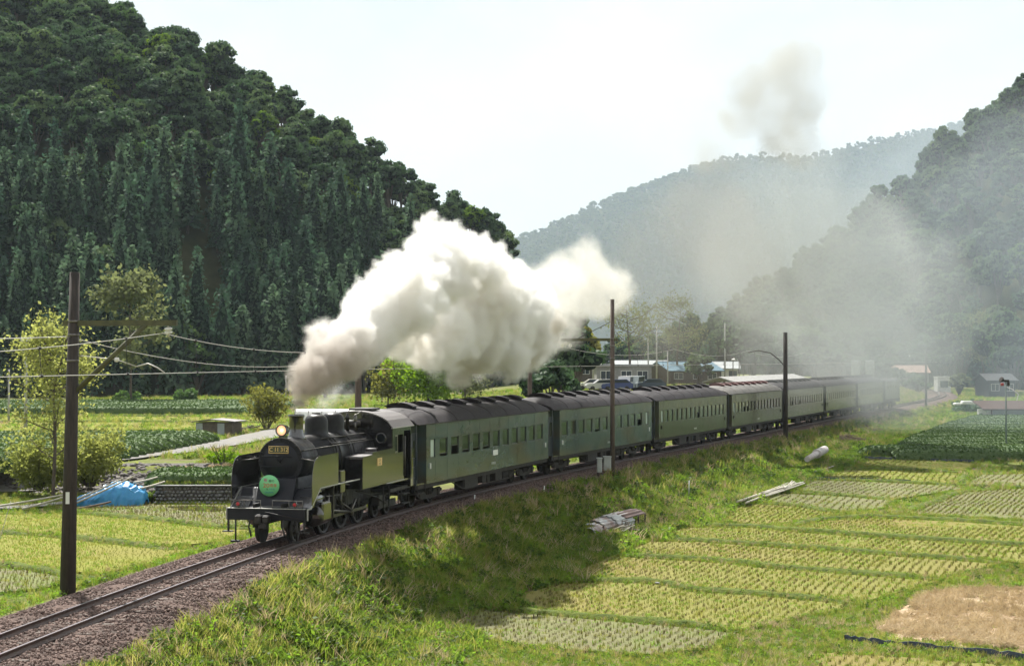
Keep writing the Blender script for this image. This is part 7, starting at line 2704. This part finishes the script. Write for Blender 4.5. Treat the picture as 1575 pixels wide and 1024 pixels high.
def cloud(name, pts, rad, voxel, mat, label):
    """puffs at pts with radii rad, merged into one volume"""
    pts = np.asarray(pts, np.float32)
    me = bpy.data.meshes.new(name)
    me.vertices.add(len(pts))
    me.vertices.foreach_set('co', pts.ravel())
    a = me.attributes.new('puff', 'FLOAT', 'POINT')
    a.data.foreach_set('value', np.asarray(rad, np.float32))
    me.update()
    o = link(name, me)
    ng = bpy.data.node_groups.new(name + '_nodes', 'GeometryNodeTree')
    ng.interface.new_socket('Geometry', in_out='INPUT', socket_type='NodeSocketGeometry')
    ng.interface.new_socket('Geometry', in_out='OUTPUT', socket_type='NodeSocketGeometry')
    N, L = ng.nodes, ng.links
    gi, go = N.new('NodeGroupInput'), N.new('NodeGroupOutput')
    mp = N.new('GeometryNodeMeshToPoints')
    pv = N.new('GeometryNodePointsToVolume')
    try: pv.resolution_mode = 'VOXEL_SIZE'
    except Exception: pv.inputs['Resolution Mode'].default_value = 'Size'
    q = N.new('GeometryNodeInputNamedAttribute')
    q.data_type = 'FLOAT'
    q.inputs['Name'].default_value = 'puff'
    L.new(q.outputs['Attribute'], pv.inputs['Radius'])
    pv.inputs['Voxel Size'].default_value = voxel
    pv.inputs['Density'].default_value = 1.0
    sm = N.new('GeometryNodeSetMaterial')
    sm.inputs['Material'].default_value = mat
    L.new(gi.outputs[0], mp.inputs[0])
    L.new(mp.outputs[0], pv.inputs['Points'])
    L.new(pv.outputs[0], sm.inputs[0])
    L.new(sm.outputs[0], go.inputs[0])
    md = o.modifiers.new('cloud', 'NODES')
    md.node_group = ng
    me.materials.append(mat)
    return tag(o, label, kind='stuff')

def puffs(path, seed, n_main, sub=7, subsub=0, spread=.45, flat=1.0, tiny=0):
    """cauliflower: big puffs along a path of (point, radius), smaller ones budding on them"""
    rng = np.random.default_rng(seed)
    P, R = [], []
    seg = np.linspace(0, len(path) - 1.001, n_main)
    for u in seg:
        i = int(u); t = u - i
        c = np.array(path[i][0]) * (1 - t) + np.array(path[i + 1][0]) * t
        r = path[i][1] * (1 - t) + path[i + 1][1] * t
        d = rng.normal(size=3); d /= np.linalg.norm(d)
        c = c + d * r * spread * rng.random()
        r1 = r * rng.uniform(.5, .8)
        P.append(c); R.append(r1)
        for k in range(sub):
            d = rng.normal(size=3); d /= np.linalg.norm(d); d[2] += .15
            r2 = r1 * rng.uniform(.28, .5)
            c2 = c + d * r1 * rng.uniform(.8, 1.0) * np.array([1, 1, flat])
            P.append(c2); R.append(r2)
            for q in range(subsub):
                e = d + rng.normal(size=3) * .7; e /= np.linalg.norm(e)
                r3 = r2 * rng.uniform(.3, .5)
                c3 = c2 + e * r2 * .95
                P.append(c3); R.append(r3)
                for w in range(tiny):
                    g = e + rng.normal(size=3) * .8; g /= np.linalg.norm(g)
                    P.append(c3 + g * r3 * .95); R.append(r3 * rng.uniform(.3, .5))
    return P, R
chim = trk(-9.5, 0, 4.05)
def at(px, py, s, lat=0.0):
    """point above the line at distance s, at the row py"""
    p = trk(s, lat)
    q = pxd(px, py, p.y)
    return (q.x, q.y, q.z)
# the dense exhaust: column from the chimney, then billows along the train
W = [(at(457, 632, -9.6), .28), (at(462, 614, -9.3), .42), (at(470, 597, -9.0), .62), (at(486, 576, -8.5), .9), (at(515, 548, -7.5), 1.2), (at(560, 512, -6), 1.45),
     (at(606, 474, -4), 1.6), (at(640, 446, -2), 1.65), (at(668, 416, 0), 1.65), (at(690, 402, 2), 1.6), (at(722, 418, 5), 1.55), (at(752, 440, 8), 1.6), (at(778, 458, 13), 1.8),
     (at(800, 470, 17), 1.9), (at(815, 478, 20), 1.6)]
P1, R1 = puffs(W, 4, 66, 10, 6, .45, tiny=4)
W2 = [(at(600, 520, -3, 1.0), 1.0), (at(640, 528, 0, .6), 1.2), (at(690, 505, 5), 1.9), (at(730, 480, 10), 2.5), (at(770, 510, 15), 2.2), (at(800, 530, 19), 1.6), (at(840, 520, 24), 1.6)]
P2, R2 = puffs(W2, 5, 26, 9, 6, .5, tiny=4)
M_steam = smokemat('white_exhaust_steam', 3.8, (.972, .968, .96), (.84, .815, .77), .25, .24, .46, .62, 1.9, .38, .56, brown=(tuple(chim), .8, 5.2, (.55, .49, .44)), detail=8.0)
cloud('exhaust_steam', P1 + P2, R1 + R2, .105, M_steam, 'dense white and brownish exhaust billowing from the chimney back over the train')
# looser greyish steam behind it
W3 = [(at(822, 480, 22), 2.2), (at(850, 480, 25), 2.3), (at(850, 450, 26), 2.1), (at(880, 446, 29), 2.3), (at(908, 448, 32), 2.3), (at(930, 450, 35), 2.0), (at(948, 452, 38), 1.3)]
P3_, R3_ = puffs(W3, 7, 34, 8, 3, .6)
W3b = [(at(700, 545, 6, -1), 1.3), (at(760, 555, 14, -1), 1.3), (at(820, 545, 22, -1), 1.5), (at(870, 500, 28), 1.8)]
a_, b_ = puffs(W3b, 8, 14, 6, 2, .6)
M_loose = smokemat('loose_steam', .45, (.80, .785, .75), (.66, .64, .60), .3, .2, .4, .65, .9, .4, .62)
cloud('loose_steam', P3_ + a_, R3_ + b_, .22, M_loose, 'looser cream-coloured steam trailing over the second coach')
W5 = [(at(700, 392, 3, 2.7), 1.15), (at(728, 400, 5, 2.7), 1.1), (at(692, 430, 2, 2.7), .85)]  # tan puffs added in front: their colour gives the billows' shaded side
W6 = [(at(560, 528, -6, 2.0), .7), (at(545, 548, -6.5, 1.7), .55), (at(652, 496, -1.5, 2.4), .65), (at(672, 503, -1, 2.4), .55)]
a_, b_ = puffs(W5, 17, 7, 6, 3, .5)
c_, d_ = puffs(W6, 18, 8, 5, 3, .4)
cloud('tan_shade_puffs', a_ + c_, b_ + d_, .13, smokemat('tan_shade_smoke', 1.1, (.76, .735, .67), (.66, .63, .56), .2, .4, .4, .6, 1.4, .36, .6), 'tan smoke added as the shaded pockets of the white exhaust billows')
# wisp of white steam at the cylinder cocks / cab roof
W4 = [(at(478, 628, -8.5, -.6), .35), (at(505, 612, -7, -1.2), .6), (at(530, 600, -5, -1.6), .6)]
a_, b_ = puffs(W4, 9, 8, 5, 2, .6)
cloud('steam_wisp', a_, b_, .1, smokemat('wispy_steam', .5, (.97, .97, .97), (.93, .93, .92), .3, .3, .4, .6, 1.6, .4, .7), 'thin wisp of steam behind the chimney')
# thin brown smoke drifting over the valley
def drift(name, path, seed, n, dens, cols, vox, label, nscale=.09, nlo=.36, nhi=.66, sub=6, spread=.9):
    a_, b_ = puffs(path, seed, n, sub, 2, spread)
    return cloud(name, a_, b_, vox, smokemat(name + '_air', dens, cols[0], cols[1], .35, .06, .4, .6, nscale, nlo, nhi, detail=5.0), label)
GREYB = ((.51, .535, .535), (.43, .445, .43))
drift('drifting_smoke', [(at(955, 425, 39, 1), 3), (at(985, 420, 42, 2), 4), (at(1000, 450, 44, 2), 3), (at(1030, 390, 50, 4), 5), (at(1080, 390, 58, 6), 6), (at(1060, 430, 55, 3), 6), (at(1120, 420, 68, 8), 6)], 11, 24, .055, ((.36, .355, .335), (.30, .29, .265)), .55, 'thin brown smoke drifting behind the white steam', .16)
drift('valley_smoke', [(at(1180, 430, 78, 10), 8), (at(1250, 440, 95, 12), 10), (at(1330, 430, 110, 16), 12), (at(1330, 480, 112, 10), 10), (at(1400, 470, 122, 14), 11), (at(1250, 500, 100, 5), 8), (at(1400, 540, 140, 8), 8), (at(1330, 560, 130, 4), 7), (at(1280, 570, 115, 3), 5), (at(1340, 600, 132, 4), 4)],
      12, 40, .044, GREYB, .9, 'thin grey-brown smoke hanging over the rear of the train', .08, .30, .7)
drift('right_smoke', [(at(1450, 420, 120, 30), 14), (at(1530, 400, 120, 38), 15), (at(1600, 430, 120, 44), 15), (at(1500, 480, 125, 30), 12), (at(1570, 350, 120, 42), 14)], 13, 22, .021, ((.52, .59, .66), (.46, .52, .58)), 1.2, 'faint blue-grey smoke in front of the right hillside', .06, .3, .7)
drift('high_smoke', [(at(1175, 150, 90, -2), 3.6), (at(1215, 135, 90, 0), 4.0), (at(1185, 182, 92, 0), 3.9), (at(1238, 175, 92, 0), 3.2), (at(1200, 212, 90, -4), 2.9)], 14, 24, .19, ((.46, .455, .42), (.40, .395, .36)), .45, 'high puff of thin tan smoke against the bright sky', .3, .30, .60)
drift('high_smoke', [(at(1100, 205, 80, -6), 2.8), (at(1070, 232, 76, -8), 3.0)], 15, 12, .085, ((.52, .50, .44), (.46, .44, .38)), .45, 'fainter lower puff of tan smoke left of the high one', .3, .36, .62)
# ------------------------------------------------------------------ hazy air
hb = MB().box(-7000, 7600, -350, 9800, -5, 1320).mesh('haze', [])
hz = bpy.data.materials.new('hazy_air')
hz.use_nodes = True
hz.node_tree.nodes.clear()
_o = hz.node_tree.nodes.new('ShaderNodeOutputMaterial')
_v = hz.node_tree.nodes.new('ShaderNodeVolumePrincipled')
_v.inputs['Color'].default_value = (.72, .85, 1.0, 1)
_v.inputs['Density'].default_value = HAZE
_v.inputs['Anisotropy'].default_value = .05
hz.node_tree.links.new(_v.outputs[0], _o.inputs['Volume'])
hb.materials.append(hz)
tag(link('haze', hb), 'pale spring haze filling the valley', kind='stuff')
